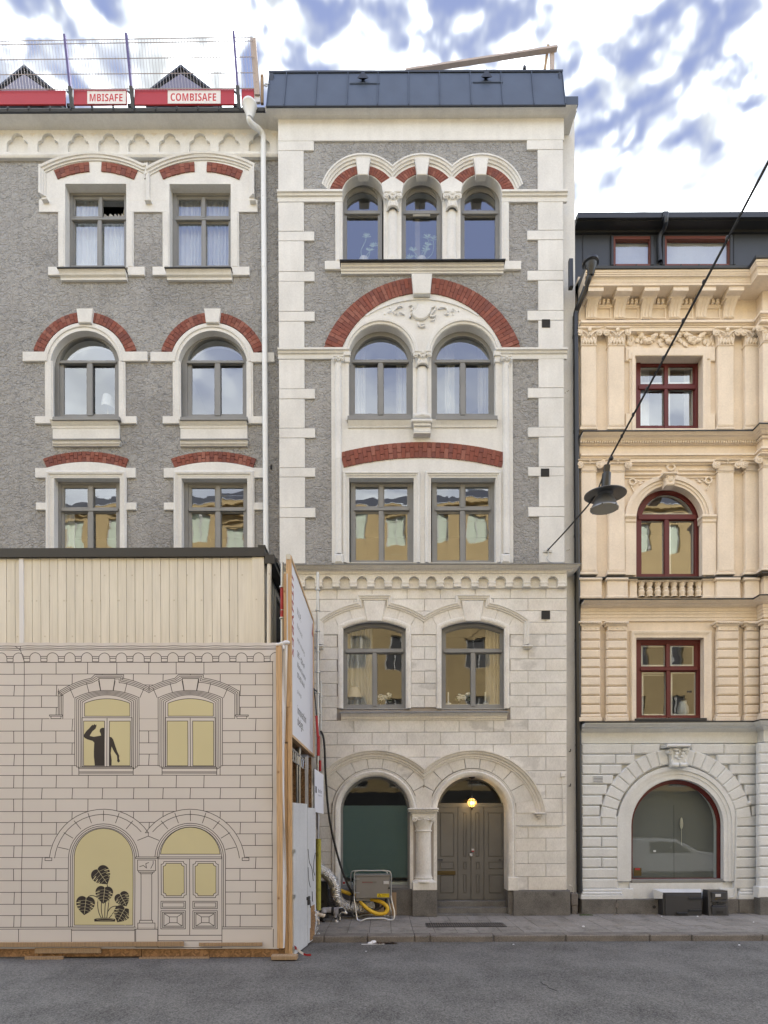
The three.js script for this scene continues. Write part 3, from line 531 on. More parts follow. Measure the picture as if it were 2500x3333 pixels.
  rows.slice(0, -1).forEach((ya, r) => {
    const yb = rows[r + 1], ym = (ya + yb) / 2, xs = [912, ...(r % 2 ? jB : jA), 1845], skip = [];
    for (const [cx, cy, RR, lim, y0, y1] of [[1219, 2255.5, 258, 119, 1995, 2330], [1539, 2255.5, 258, 119, 1995, 2330], [1221, 2672, 190, 141, 2484, 2899], [1537.7, 2672, 190, 141, 2484, 2899]]) {
      if (ym < y0 || ym > y1) continue;
      const up = cy - ym, half = up > RR ? 0 : up > 0 ? Math.sqrt(RR * RR - up * up) : RR;
      const h = (cy > 2500 ? ym > 2650 : ym > 2044) ? lim : half; if (h > 0) skip.push([cx - h, cx + h]);
    }
    if (ym > 2646) skip.push([1325, 1432]);
    if (ym > 2310 && ym < 2344) skip.push([1108, 1650]);
    for (let i = 0; i < xs.length - 1; i++) {
      let segs = [[xs[i], xs[i + 1]]];
      for (const [a, b] of skip) segs = segs.flatMap(([p, q]) => b <= p || a >= q ? [[p, q]] : [[p, Math.min(q, a)], [Math.max(p, b), q]].filter(([s, t]) => t - s > 6));
      for (const [p, q] of segs) { const z = .012 + .004 * jit(); part(grey, 'stone_block', block(PX(p, ym, z) + .004, PY(1370, yb, z) + .004, PX(q, ym, z) - .004, PY(1370, ya, z) - .004, -.05, z, .006), sm[Math.floor(jit() * sm.length)]); }
    }
  });
  // first floor windows: rolls, voussoirs, hoods
  for (const [i, o] of first.entries()) {
    const cx = o.arc.cx, a = Math.acos(111 / 241.5) / DEG, roll = [[-.07, -.02], [-.065, .02], [-.04, .045], [0, .055], [.04, .045], [.06, .02], [.06, -.02]];
    part(grey, 'roll_mould', mould([[cx - 111, 2306], ...arc(cx, 2255.5, 241.5, 180 - a, a, 20), [cx + 111, 2306]], roll, 0), M.stone);
    for (const [p, q] of [[95.8, 106.8], [106.8, 118.3], [84.2, 73.2], [73.2, 61.7]]) for (const g of wedges([cx, 2255.5], 249, [cx, 2255.5], 284, p, q, 1, .028, .05, { gap: 1.4, m: 4, ch: .004 })) part(grey, 'voussoir', g, sm[Math.floor(jit() * sm.length)]);
    for (const sg of [-1, 1]) { const e = (x) => cx + sg * x; part(grey, 'voussoir', poly([[e(118.8), 2037], [e(134), 2007], [e(sg * (i ? 1 : -1) > 0 ? 167 : 158), 2022], [e(sg * (i ? 1 : -1) > 0 ? 167 : 158), 2064], [e(119), 2064]], .027, .05), M.stone); }
    part(grey, 'keystone', [poly([[cx - 36, 1955], [cx + 36, 1955], [cx + 24, 2021], [cx - 24, 2021]], .075, .1, [], .012)], M.stone);
    win(grey, {
      zw: -.12, out: { x0: cx - 103, x1: cx + 103, yb: 2302, arc: { cx, cy: 2258, R: 228 } }, fw: 9, glass: M.glassLow, tilt: .7,
      panes: [{ x0: cx - 87.5, x1: cx + 87.5, yb: 2111, arc: { cx, cy: 2258, R: 214 } }, { x0: cx - 88, x1: cx - 7.5, yt: 2129, yb: 2295 }, { x0: cx + 9.5, x1: cx + 88, yt: 2129, yb: 2295 }],
      bars: [[cx - 95, 2114, cx + 95, 2124, .03, 'transom'], [cx - 6, 2122, cx + 7.5, 2298, .02, 'mullion']],
      curtains: i ? [[1580, 2050, 1632, 2300, 4, .35, M.drape]] : [[1128, 2045, 1212, 2300, 6, .42, M.curtain]],
    });
  }
  { const ac = (x) => Math.acos(x / 284) / DEG, hp = [[1050, 2100], ...arc(1219, 2255.5, 284, 126.5, 99, 8), [1174, 1952], [1264, 1952], ...arc(1219, 2255.5, 284, 81, ac(160), 8), ...arc(1539, 2255.5, 284, 180 - ac(160), 99, 8).slice(1), [1494, 1952], [1584, 1952], ...arc(1539, 2255.5, 284, 81, 53.5, 8), [1708, 2100]];
    part(grey, 'hood_mould', mould(hp, [[-.03, .0], [-.03, .05], [.0, .055], [.01, .08], [.045, .09], [.055, .11], [.085, .11], [.085, 0]], 0), M.stone);
    for (const [x, s] of [[1046, -1], [1713, 1]]) part(grey, 'hood_stop', [R(x - 14 + s * 4, 2099, x + 14 + s * 8, 2104, .13, .13, .01), R(x - 11 + s * 3, 2104, x + 10 + s * 5, 2110, .1, .1, .02)], M.stone); }
  { const x0 = PX(1110, 2325, .08), x1 = PX(1651, 2325, .08), yt = PY(1380, 2320, .15); part(grey, 'sill', sweep([[x0, yt], [x1, yt]], [[-.16, -.02], [-.16, .03], [-.13, .035], [-.12, .06], [-.07, .07], [-.03, .12], [0, .14], [0, -.02]], face), M.stoneB);
    part(grey, 'sill_flashing', sweep([[x0 - .03, yt], [x1 + .02, yt]], [[-.004, .17], [-.004, .18], [.012, .18], [.10, -.12], [.085, -.13]], face), M.frame); }
  // ground floor arches
  const rollG = [[-.105, -.03], [-.1, .01], [-.085, .035], [-.05, .06], [0, .07], [.03, .055], [.045, .035], [.05, .05], [.08, .05], [.085, -.02]];
  part(grey, 'roll_mould', mould([[1221 - 128, 2897], ...arc(1221, 2641, 128, 180, 4, 34)], rollG, 0), M.stone);
  part(grey, 'roll_mould', mould([...arc(1537.7, 2643, 129, 176, 0, 34), [1537.7 + 129, 2860]], rollG, 0), M.stone);
  part(grey, 'jamb_block', R(1654, 2855, 1688, 2899, .085, .15, .012), M.stone);
  for (const [i, cx] of [1221, 1537.7].entries()) {
    const clampX = i ? [1381, 1e9] : [-1e9, 1377.6];
    for (const g of wedges([cx, 2642], 142, [cx, 2680], 215, 10.5, 169.5, 9, .03, .06, { gap: 1.5, m: 4, ch: .004, clampX })) part(grey, 'voussoir', g, sm[Math.floor(jit() * sm.length)]);
    part(grey, 'voussoir', poly(i ? [[1680, 2614], [1752, 2602], [1752, 2646], [1681, 2646]] : [[1079, 2614], [1007, 2602], [1007, 2646], [1078, 2646]], .028, .05), M.stone);
  }
  part(grey, 'voussoir', poly([[1379.4, 2564], [1405, 2578], [1412, 2632], [1347, 2632], [1354, 2578]], .033, .06), M.stoneB);
  { const ac = (x, r) => Math.acos(x / r) / DEG, path = (r) => [...arc(1221, 2680, r, 171.5, ac(158.4, r), 26), ...arc(1537.7, 2680, r, 180 - ac(158.3, r), 8.5, 26).slice(1)];
    part(grey, 'hood_mould', mould(path(226), [[-.11, .0], [-.11, .05], [-.07, .055], [-.06, .075], [-.01, .08], [.0, .11], [.05, .13], [.06, .15], [.095, .15], [.095, 0]], 0), M.stoneB);
    part(grey, 'hood_stop', [R(1742, 2645, 1775, 2649, .16, .16, .01), R(1747, 2649, 1768, 2657, .12, .13, .02), R(1752, 2657, 1763, 2665, .09, .1, .03)], M.stone); }
  // the stout column between shop window and door
  { const cx = 1379, x = PX(cx, 2780, .05), s = SC(.05), Y = (y) => PY(cx, y, .05);
    part(grey, 'pier', R(1337, 2646, 1421, 2899, -.14, .36), M.stone);
    part(grey, 'impost', [R(1329.5, 2630, 1428.5, 2636, .23, .45, .012), R(1331, 2637, 1427, 2643, .21, .45, .02), R(1337, 2643, 1421, 2648, .17, .4, .01), R(1341, 2648, 1417, 2659, .14, .38, .006)], M.stone);
    const c = 26 * s;
    part(grey, 'capital', [lathe([[c * 1.0, Y(2702)], [c * 1.02, Y(2695)], [c * 1.12, Y(2685)], [c * 1.3, Y(2672)], [c * 1.4, Y(2660)]], x, 0, -.07, 24), R(1344, 2659, 1415, 2664, .16, .3, .01), ...[-1, 1].flatMap((q) => [spiral(x + q * 30 * s, Y(2667), .15, 8 * s, .02, 1.6, -q, Math.PI / 2, .014), tube([[x + q * 7 * s, Y(2666), .17], [x + q * 16 * s, Y(2669), .17], [x + q * 24 * s, Y(2663), .16]], .014, 6), ball(x + q * 30 * s, Y(2667), .13, 8.5 * s, 1, 1, .6)]), ball(x, Y(2665), .165, 6 * s, 1, .9, .7), ball(x, Y(2683), .13, 4 * s, 1, 1.2, .5)], M.stone);
    part(grey, 'column', lathe([[c * 1.4, Y(2872)], [c * 1.42, Y(2868)], [c * 1.3, Y(2866)], [c * 1.12, Y(2862)], [c * 1.18, Y(2857)], [c * 1.06, Y(2853)], [c * 1.02, Y(2840)], [c, Y(2780)], [c * .97, Y(2708)], [c * 1.1, Y(2706)], [c * 1.1, Y(2703)], [c * .99, Y(2701)]], x, 0, -.07, 32), M.stone);
    part(grey, 'column_base', R(1343, 2871, 1420.5, 2898, .16, .4, .012), M.stone);
    part(grey, 'plinth', R(1342, 2898.5, 1423, 2984, .16, .5, .012), M.granite); }
  part(grey, 'plinth', R(1671, 2899, 1857, 2988, .1, .5, .015), M.granite);
  part(grey, 'plinth', R(1095, 2894, 1341.5, 2988, .01, .4, .01), M.granite); part(grey, 'plinth', R(900, 2894, 1094, 2988, .02, .4, .01), M.granite);
  part(grey, 'plinth', R(1654, 2899.5, 1670.5, 2988, .03, .5, .008), M.granite);
  // shop window
  { const zw = -.16, o = { x0: 1109, x1: 1334, yb: 2891, arc: { cx: 1221.5, cy: 2640, R: 112.5 } };
    win(grey, { zw, out: o, fw: 6, glass: M.glassFlat, tilt: .2, panes: [{ x0: 1116, x1: 1327, yb: 2880, arc: { cx: 1221.5, cy: 2641, R: 105.5 } }],
      extra: (w) => { part(w, 'window_film', [flat(rect(1112, 2622, 1329, 2856), zw - .075)], M.film); part(w, 'sill_board', R(1114, 2871, 1329, 2884, zw - .1, .3), M.sash); } }); }
  // house door
  { const zd = -.42, d = sub(grey, 'door'), q = (x, y) => [1400 + x / 4.425, 2500 + y / 4.425];
    const leaf = (xa, xb, panels) => { const A = q(xa, 560), B = q(xb, 1895), hs = panels.map(([a, b, c, e]) => { const s = q(a, b), t = q(c, e); return rect(s[0], s[1], t[0], t[1]); });
      return [poly(rect(A[0], A[1], B[0], B[1]), zd, .03, hs, .004), R(A[0], A[1], B[0], B[1], zd - .022, .03), ...hs.map((h) => R(h[0][0] + 3, h[0][1] + 3, h[2][0] - 3, h[2][1] - 3, zd - .006, .03, .012))]; };
    part(d, 'door_leaf', leaf(88, 396, [[135, 637, 350, 1285], [130, 1345, 350, 1465], [138, 1535, 350, 1812]]), M.door);
    part(d, 'door_leaf', leaf(402, 583, [[468, 637, 530, 1285], [468, 1345, 530, 1468], [468, 1527, 530, 1812]]), M.door);
    part(d, 'door_leaf', leaf(592, 772, [[645, 637, 715, 1285], [652, 1345, 717, 1468], [652, 1527, 717, 1812]]), M.door);
    part(d, 'door_leaf', leaf(778, 1128, [[828, 637, 1050, 1285], [833, 1345, 1058, 1465], [838, 1530, 1060, 1812]]), M.door);
    part(d, 'door_backing', R(1410, 2622, 1665, 2932, zd - .035, .04), M.door);
    part(d, 'transom', R(1412, 2618, 1665, 2627.5, zd + .015, .08, .01), M.door);
    const fl = { x0: 1421, x1: 1652, yb: 2620, arc: { cx: 1536.5, cy: 2648, R: 116 } };
    part(d, 'fanlight_frame', [poly(outl(fl, 8), zd + .01, .07, [outl(fl, -6)])], M.door);
    paneMesh(d, { ...fl, x0: 1427, x1: 1646, arc: { ...fl.arc, R: 110 } }, zd - .03, M.glassFlat, .3);
    part(d, 'door_jamb', [R(1652.5, 2600, 1668, 2932, zd - .01, .1), R(1400, 2600, 1414, 2932, zd - .01, .1)], M.door);
    const a = q(92, 1480), b = q(368, 1538); part(d, 'letter_plate', [R(a[0], a[1], b[0], b[1], zd + .014, .02, .006), R(a[0] + 6, a[1] + 3.4, b[0] - 6, b[1] - 4, zd + .018, .02, .004)], M.brass);
    const h = q(170, 1318); part(d, 'door_handle', [ball(PX(...h, zd), PY(...h, zd), zd + .04, .022), rod([PX(h[0] - 16, h[1], zd), PY(...h, zd), zd + .05], [PX(...h, zd), PY(...h, zd), zd + .05], .008)], M.boxDark);
    const k = q(1005, 1322); part(d, 'keyhole_plate', R(k[0] - 3.2, k[1] - 1.6, k[0] + 3, k[1] + 1.4, zd + .012, .02, .003), M.boxDark);
    const l = q(590, 1250); part(d, 'lock_box', [R(l[0] - 4, l[1] - 4.5, l[0] + 4.5, l[1] + 4.5, zd + .05, .05, .008)], M.whitePaint); part(d, 'lock_shackle', tube([[PX(l[0] - 3, l[1], zd), PY(l[0], l[1] - 4, zd), zd + .03], [PX(l[0] - 2, l[1], zd), PY(l[0], l[1] - 9, zd), zd + .03], [PX(l[0] + 2, l[1], zd), PY(l[0], l[1] - 9, zd), zd + .03], [PX(l[0] + 3, l[1], zd), PY(l[0], l[1] - 4, zd), zd + .03]], .006, 6), M.boxDark);
    const st = q(617, 1183); part(d, 'door_sticker', [R(st[0] - 4, st[1] - 5, st[0] + 4, st[1] + 1, zd + .004, .006)], M.whitePaint); part(d, 'door_sticker', [R(st[0] - 4, st[1] + 1.2, st[0] + 4, st[1] + 5, zd + .004, .006)], M.redPaint);
    const ys = (py, z) => PY(1535, py, z);
    const y1 = ys(2929, zd), y2 = ys(2951, -.24), y3 = ys(2972, -.06);
    part(grey, 'step', block(X0(1414, zd), -.05, X0(1670, zd), y1, -.75, -.24, .01), M.step); part(grey, 'step', block(X0(1412, -.06), -.05, X0(1676, -.06), y2, -.75, -.08, .01), M.step); part(grey, 'step', block(X0(1412), -.05, X0(1672), Math.max(.03, y3 * .5), -.75, .04, .008), M.step);
  }
  // right-hand set-back strip and its cap
  const sx0 = X0(1838, -.3), sx1 = X0(1879, -.3), sy = PY(1850, 385, -.3);
  part(grey, 'wall', cube(sx0 - .3, -.2, -.8, sx1, sy, -.3), M.white);
  part(grey, 'cornice', cube(sx0 - .2, sy, -.9, sx1 + .01, sy + .1, -.16), M.white); part(grey, 'gutter', cube(sx0 - .25, sy + .1, -.95, sx1 + .03, sy + .3, -.12), M.roofBlue);
  for (const py of [2446, 2558]) { const x = PX(1853, py, -.3), y = PY(1853, py, -.3); part(grey, 'wall_hook', [rod([x, y, -.31], [x, y - .01, -.22], .012), rod([x, y - .01, -.22], [x, y + .05, -.2], .012)], M.boxDark); }
  for (const [px, py] of [[1840, 1279], [1846, 1274], [1850, 1272], [1845, 1793], [1849, 1791], [1853, 1789]]) part(grey, 'wall_plug', ball(PX(px, py, -.3), PY(px, py, -.3), -.3, .012), M.joint);
  { const p = (x, y, z) => [...P([x, y], z), z]; part(grey, 'bell_box', R(1826, 2515, 1840, 2528, .06, .06, .008), M.stone);
    part(grey, 'conduit', [tube([p(1832, 2528, .03), p(1832, 2600, .03), p(1832, 2680, .03), p(1828, 2689, .03), p(1815, 2689, .03), p(1690, 2689, .03)], .011, 6, 60), tube([p(1850, 2878, .03), p(1862, 2886, -.1), p(1867, 2908, -.2)], .012, 6)], M.stone);
    part(grey, 'junction_box', [R(1859, 2908, 1882, 2947, -.08, .2, .015), R(1862, 2911, 1879, 2915, -.075, .1)], M.kerb); part(grey, 'pipe_cover', R(1862, 2947, 1880, 2987, -.1, .2, .01), M.kerb); }

  // ---- mansard roof of the bay ----
  const yb = PY(1370, 343, .26), yt = PY(1370, 237, -.1), xb0 = X0(877, .26), xb1 = X0(1850, .26), xt0 = X0(888, -.1), xt1 = X0(1839, -.1);
  const at = (t, u) => [xb0 + (xb1 - xb0) * t + ((xt0 + (xt1 - xt0) * t) - (xb0 + (xb1 - xb0) * t)) * u, yb + (yt - yb) * u, .26 - .36 * u];
  const seams = [0, .058, .163, .268, .371, .475, .58, .685, .79, .895, 1];
  const quad4 = (a, b, c, d) => geo([...a, ...b, ...c, ...a, ...c, ...d]);
  for (let i = 0; i < 10; i++) part(grey, 'roof_panel', [quad4(at(seams[i], 0), at(seams[i + 1], 0), at(seams[i + 1], 1), at(seams[i], 1))], M.roofBlue);
  for (const t of seams) { const a = at(t, 0), b = at(t, 1); part(grey, 'roof_seam', beam([a[0], a[1], a[2] + .012], [b[0], b[1], b[2] + .012], .014, .03), M.roofBlue); }
  part(grey, 'roof_edge', [cube(xb0 - .01, yb - .02, .235, xb1 + .01, yb + .004, .272), cube(xt0 - .02, yt - .01, -.5, xt1 + .02, yt + .035, -.075)], M.roofDark);
  for (const [t, y0] of [[.32, .72], [.738, .74]]) { const a = at(t, y0), w = .14; part(grey, 'roof_vent', [geo([a[0] - w, a[1] - .04, a[2] + .10, a[0] + w, a[1] - .04, a[2] + .10, a[0], a[1] + .17, a[2] + .08, a[0] - w, a[1] - .04, a[2] + .10, a[0], a[1] + .17, a[2] + .08, a[0], a[1] + .12, a[2] - .06, a[0] + w, a[1] - .04, a[2] + .10, a[0], a[1] + .12, a[2] - .06, a[0], a[1] + .17, a[2] + .08])], M.black); const c = at(t - .045, y0 - .06), e = at(t + .057, y0 - .06); part(grey, 'roof_seam', beam([c[0], c[1], c[2] + .01], [e[0], e[1], e[2] + .01], .03, .02), M.roofBlue); }
  part(grey, 'roof', [cube(xt0, yt - .3, -9, xt1, yt, -.1), cube(xb0 + .02, yb, -9, xt0 + .1, yt - .1, -.02), cube(xt1 - .1, yb, -9, xb1 - .02, yt - .1, -.02)], M.roofDark);
  for (const [px, py] of [[1032, 232], [1708, 214]]) part(grey, 'roof_bolt', [R(px - 5, py, px + 5, py + 26, -.2, .05), R(px - 3, py - 3, px + 2, py + 6, -.16, .05)], M.boxDark);
}
{ // ---- left wing (face z = -0.25) ----
  const z = WZ, zf = z + .03, xL = X0(-190, z), xR = X0(1000, z), yTop = PY(430, 352, z);
  const topO = [{ x0: 212, x1: 411, yt: 598, yb: 870 }, { x0: 551.5, x1: 751, yt: 599, yb: 872 }];
  const arcO = [0, 416].map((dx) => ({ x0: 276 + dx - 112, x1: 276 + dx + 112, yb: 1358, arc: { cx: 276 + dx, cy: 1188.5, R: 112.5 } }));
  const lowO = [{ x0: 176, x1: 390, yt: 1556, yb: 1850 }, { x0: 591, x1: 805, yt: 1557, yb: 1852 }];
  part(grey, 'wall', prism([[xL, -.3], [xR, -.3], [xR, yTop], [xL, yTop]], z - .5, z, [...topO, ...arcO, ...lowO].map((o) => outl(o, 7, 3).map((p) => P(p, z)))), M.render);
  for (const o of [...topO, ...arcO, ...lowO]) part(grey, 'reveal', revealRing(o, zf + .004, .5), M.white);
  // frieze with trefoil niches
  const tref = (cx) => [[cx - 34.5, 494], [cx + 34.5, 494], [cx + 34.5, 470], ...arc(cx + 20, 470, 14.5, 0, 85, 5), ...arc(cx, 453.5, 20, 0, 180, 12), ...arc(cx - 20, 470, 14.5, 95, 180, 5), [cx - 34.5, 470]];
  const cxs = [-140, -42, 56, 156, 255, 354, 452, 552, 650, 746, 844];
  part(grey, 'frieze', poly(rect(-180, 412, 915, 499), z + .065, .066, cxs.map(tref)), M.white);
  part(grey, 'frieze_ground', R(-180, 412, 915, 499, z + .004, .02), M.white);
  for (const cx of cxs) part(grey, 'frieze_notch', poly([[cx + 39, 433], [cx + 60, 433], [cx + 49.5, 444]], z + .068, .004), M.stoneB);
  const f1 = [[0, .0], [0, .07], [.03, .095], [.06, .10], [.085, .085], [.10, .07], [.14, .07], [.14, 0]].map(([a, b]) => [a, z + b]);
  { const yb = PY(430, 514, z + .06); part(grey, 'frieze_mould', sweep([[xL, yb], [X0(915, z), yb]], f1, face), M.white); }
  const yB = PY(430, 416, z + .1), yT = PY(430, 360.5, z + .41);
  part(grey, 'cornice', cornice([[xL, z], [X0(915, z), z]], corniceProf(yB, yT, .12, .36, -.2)), M.white);
  part(grey, 'gutter', [cornice([[xL, z], [X0(880, z), z]], [[.0, yT + .003], [.40, yT + .003], [.42, yT + .05], [.36, yT + .14], [.0, yT + .2]]), ...[...Array(12)].map((_, k) => R(20 + k * 69, 339, 23.5 + k * 69, 355, z + .43, .06))], M.roofDark);
  part(grey, 'roof', [geo([xL, yT + .1, z + .1, xR, yT + .1, z + .1, xR, yT + .6, -5, xL, yT + .1, z + .1, xR, yT + .6, -5, xL, yT + .6, -5]), cube(xL, yT - .4, -9, xR, yT + .1, z)], M.roofDark);
  for (const [cx, ya, w, yb] of [[78, 213, 106, 300], [588, 212, 111, 300]]) { // dormers
    const d = sub(grey, 'dormer'), zd = -.9, w2 = w * 1.12, y2 = yb + 8;
    part(d, 'gable', poly([[cx - w2, y2], [cx - w2 + 14, y2], [cx, ya + 24], [cx + w2 - 14, y2], [cx + w2, y2], [cx, ya]], zd, .9), M.black);
    part(d, 'verge', poly([[cx - w2 - 2, y2], [cx - w2 + 6, y2], [cx, ya + 4], [cx + w2 - 6, y2], [cx + w2 + 2, y2], [cx, ya - 4]], zd + .06, 1), M.roofDark);
    part(d, 'gable_panel', poly([[cx - w2 + 22, y2], [cx, ya + 28], [cx + w2 - 22, y2]], zd + .02, .04), M.gable);
  }
  // top pair
  { const out = [[136, 650], [136, 556], ...arc(309, 866, 353, 118.5, 61.2, 16), ...arc(667, 866, 355, 118, 62, 16), [828, 556], [828, 650], [838, 650], [838, 689], ...topO.slice().reverse().flatMap((o) => [[o.x1 + 5, 689], [o.x1 + 5, o.yt - 5], [o.x0 - 5, o.yt - 5], [o.x0 - 5, 689]]), [127, 689], [127, 650]];
    part(grey, 'window_surround', poly(out, zf, .05), M.white);
    part(grey, 'joint_line', [R(128, 647.3, 211, 648.6, zf + .001, .01), R(412, 651, 551, 652.3, zf + .001, .01), R(752, 650, 837, 651.3, zf + .001, .01)], M.stoneC);
    const hood = [[142, 645], [142, 560], ...arc(309, 866, 347, 118, 90, 10), ...arc(309, 866, 347, 89, 62.5, 10), [480, 556.5], ...arc(667, 866, 349, 122.2, 90, 10), ...arc(667, 866, 349, 89, 63.2, 10), [823, 560], [823, 648]];
    part(grey, 'hood_mould', mould(hood, [[-.08, .02], [-.08, .05], [-.045, .055], [-.04, .08], [0, .085], [.01, .11], [.055, .12], [.055, .02]].map(([a, b]) => [a, z + b]), z), M.white);
    for (const [x0, x1, yy] of [[470, 490, 648], [134, 154, 645], [812, 832, 649]]) part(grey, 'hood_stop', [R(x0, yy - 2, x1, yy + 3, z + .12, .12, .01)], M.white);
    part(grey, 'pilaster', R(474, 560, 486, 648, zf + .045, .06, .01), M.white);
    for (const [cx, a, b] of [[309, 179, 444], [652, 518, 786]]) {
      const r1 = 312, c1 = [cx + 1.5, 556 + r1], r2 = 343, c2 = [cx + 1.5, 526 + r2];
      holdBricks(wedges(c1, r1, c2, r2, 113.4, 93.6, 7, zf + .022, .06, { split: true, jitter: jit })); holdBricks(wedges(c1, r1, c2, r2, 86.6, 66.4, 7, zf + .022, .06, { split: true, jitter: jit }));
      for (const [p, q] of [[113.4, 93.6], [86.6, 66.4]]) part(grey, 'brick_mortar', poly([...arc(...c1, r1, p, q, 8), ...arc(...c1, r2 - 1, q, p, 8)], zf + .006, .02), M.mortar);
    }
    for (const [x0, x1] of [[189, 212], [411, 435], [529, 552], [751, 778]]) part(grey, 'jamb_trim', [R(x0, 689, x1, 868, zf, .04, .006), R(x0 + 4, 690, x1 - 4, 867, zf + .02, .04, .012)], M.white);
    for (const [a, b, c, d, y] of [[156, 203, 415, 470, 867], [496, 548, 756, 812, 867]]) {
      part(grey, 'sill_block', R(a, y, b, y + 28, zf + .02, .06, .008), M.white); part(grey, 'sill_block', R(c, y, d, y + 28, zf + .02, .06, .008), M.white);
      const x0 = PX(b - 1, 880, z), x1 = PX(c + 1, 880, z), yt = PY((b + c) / 2, 872, z + .18);
      part(grey, 'sill', sweep([[x0, yt], [x1, yt]], [[-.17, 0], [-.17, .06], [-.12, .065], [-.09, .11], [-.03, .13], [0, .16], [0, 0]].map(([p, q]) => [p, z + q]), face), M.white);
      part(grey, 'sill_flashing', block(x0 - .02, yt + .003, x1 + .02, yt + .02, z - .2, z + .19), M.black);
    }
    const panes = [[245, 651, 320, 704], [335, 651, 409, 704], [243.5, 724, 316.5, 870], [332, 724, 408, 870]];
    const panesR = [[581, 650, 654, 703], [671, 650, 745, 703], [581, 729, 655.5, 869], [671, 729, 746, 869]];
    const mk = (ps, x0, x1, open) => win(grey, { zw: z - .16, out: { x0, x1, yt: 628, yb: 872 }, fw: 8, tilt: 1,
      panes: ps.map((p, i) => ({ x0: p[0], yt: p[1], x1: p[2], yb: p[3], open: open && i === 1 })),
      bars: [[x0 + 4, 708, x1 - 2, 715, .03, 'transom'], [(ps[2][2] + ps[3][0]) / 2 - 6.5, 716, (ps[2][2] + ps[3][0]) / 2 + 6.5, 871, .02, 'mullion'], [(ps[0][2] + ps[1][0]) / 2 - 5, 640, (ps[0][2] + ps[1][0]) / 2 + 5, 708, .01, 'mullion']],
      curtains: open ? [[240, 650, 322, 872, 6, .2], [328, 700, 412, 872, 6, .2]] : [[578, 640, 660, 872, 6, .2], [668, 640, 748, 872, 6, .2]],
      extra: open ? (w) => { // one casement stands open
        const zz = z - .16, a = P([409, 652], zz), b = P([409, 704], zz), L = .42, th = -.95, dx = -Math.cos(th) * L, dz = -Math.sin(th) * L * -1;
        const e = (t, u) => [a[0] + dx * t, b[1] + (a[1] - b[1]) * u, zz - .06 + dz * t];
        part(w, 'casement', [beam(e(0, 0), e(0, 1), .04, .05), beam(e(1, 0), e(1, 1), .04, .05), beam(e(0, 0), e(1, 0), .04, .05), beam(e(0, 1), e(1, 1), .04, .05)], M.sash);
        part(w, 'pane', geo([...e(0, 0), ...e(1, 0), ...e(1, 1), ...e(0, 0), ...e(1, 1), ...e(0, 1)]), M.glass, { crease: 0 });
      } : null });
    mk(panes, 229, 412, true); mk(panesR, 567, 752, false);
  }
  // arched pair
  for (const [i, dx] of [0, 416].entries()) {
    const cx = 276 + dx, o = arcO[i], dy = i * 1;
    part(grey, 'arch_ring', poly([[cx - 139, 1175 + dy], ...arc(cx, 1188.5 + dy, 139, 174.5, 5.5, 36), [cx + 139, 1175 + dy], [cx + 108, 1175 + dy], ...arc(cx, 1188.5, 117, 5, 175, 36), [cx - 108, 1175 + dy]], zf, .05), M.white);
    part(grey, 'arch_mould', mould(arc(cx, 1188.5 + dy, 122, 176, 4, 32), [[-.02, .02], [-.015, .055], [.02, .06], [.03, .045], [.07, .045], [.075, .02]].map(([a, b]) => [a, z + b]), z), M.white);
    part(grey, 'brick_mortar', poly([...arc(cx, 1187.5 + dy, 140, 17.5, 162.5, 30), ...arc(cx, 1190 + dy, 173, 164.5, 15.5, 30)], z + .012, .02), M.mortar);
    for (const [a, b] of [[16.5, 82], [163.5, 98]]) holdBricks(wedges([cx, 1187.5 + dy], 141, [cx, 1190 + dy], 175, a, b, 13, z + .035, .06, { split: true, jitter: jit }));
    part(grey, 'keystone', poly([[cx - 28, 1002.5], [cx + 26, 1002.5], [cx + 20, 1049], [cx - 22, 1049]], z + .11, .12, [], .012), M.white);
    const rx = i ? [cx + 124, 893] : [401, 479];
    part(grey, 'impost', R(cx - 203, 1143.5 + dy, cx - 126, 1174.5 + dy, zf + .02, .06, .008), M.white); part(grey, 'impost', R(rx[0], 1143.5 + dy * 3, rx[1], 1174.5 + dy * 3, zf + .02, .06, .008), M.white);
    for (const [a, b] of [[cx - 130, cx - 104], [cx + 110, cx + 132]]) part(grey, 'jamb_trim', [R(a, 1175 + dy, b, 1357, zf, .04, .006), R(a + 5, 1176 + dy, b - 5, 1356, zf + .02, .04, .012)], M.white);
    part(grey, 'sill_block', R(cx - 163, 1354, cx - 105, 1378, zf + .02, .06, .008), M.white); part(grey, 'sill_block', R(cx + 112, 1354, cx + (i ? 163 : 168), 1378, zf + .02, .06, .008), M.white);
    const x0 = PX(cx - 106, 1400, zf), x1 = PX(cx + 113, 1400, zf), yt = PY(cx, 1364, z + .14);
    part(grey, 'sill', sweep([[x0, yt], [x1, yt]], [[-.15, 0], [-.15, .05], [-.10, .055], [-.06, .10], [-.02, .12], [0, .14], [0, 0]].map(([p, q]) => [p, z + q]), face), M.white);
    part(grey, 'sill_flashing', [R(cx - 106, 1355.5, cx + 113, 1365, z + .13, .26, .006), R(cx - 107, 1364, cx + 114, 1366.5, z + .15, .2, .004)], M.frame);
    part(grey, 'apron_panel', R(cx - 105, 1382, cx + 113, 1428, zf + .01, .05, .006), M.white);
    part(grey, 'apron_flashing', R(cx - 107, 1427, cx + 115, 1431, z + .13, .14), M.frame);
    part(grey, 'apron_mould', [R(cx - 107, 1431, cx + 115, 1438, z + .11, .12, .02), R(cx - 106, 1438, cx + 114, 1444, z + .09, .1, .01), R(cx - 106, 1444, cx + 113, 1451, z + .06, .07, .01)], M.white);
    const c2 = cx + 9, zw = z - .13;
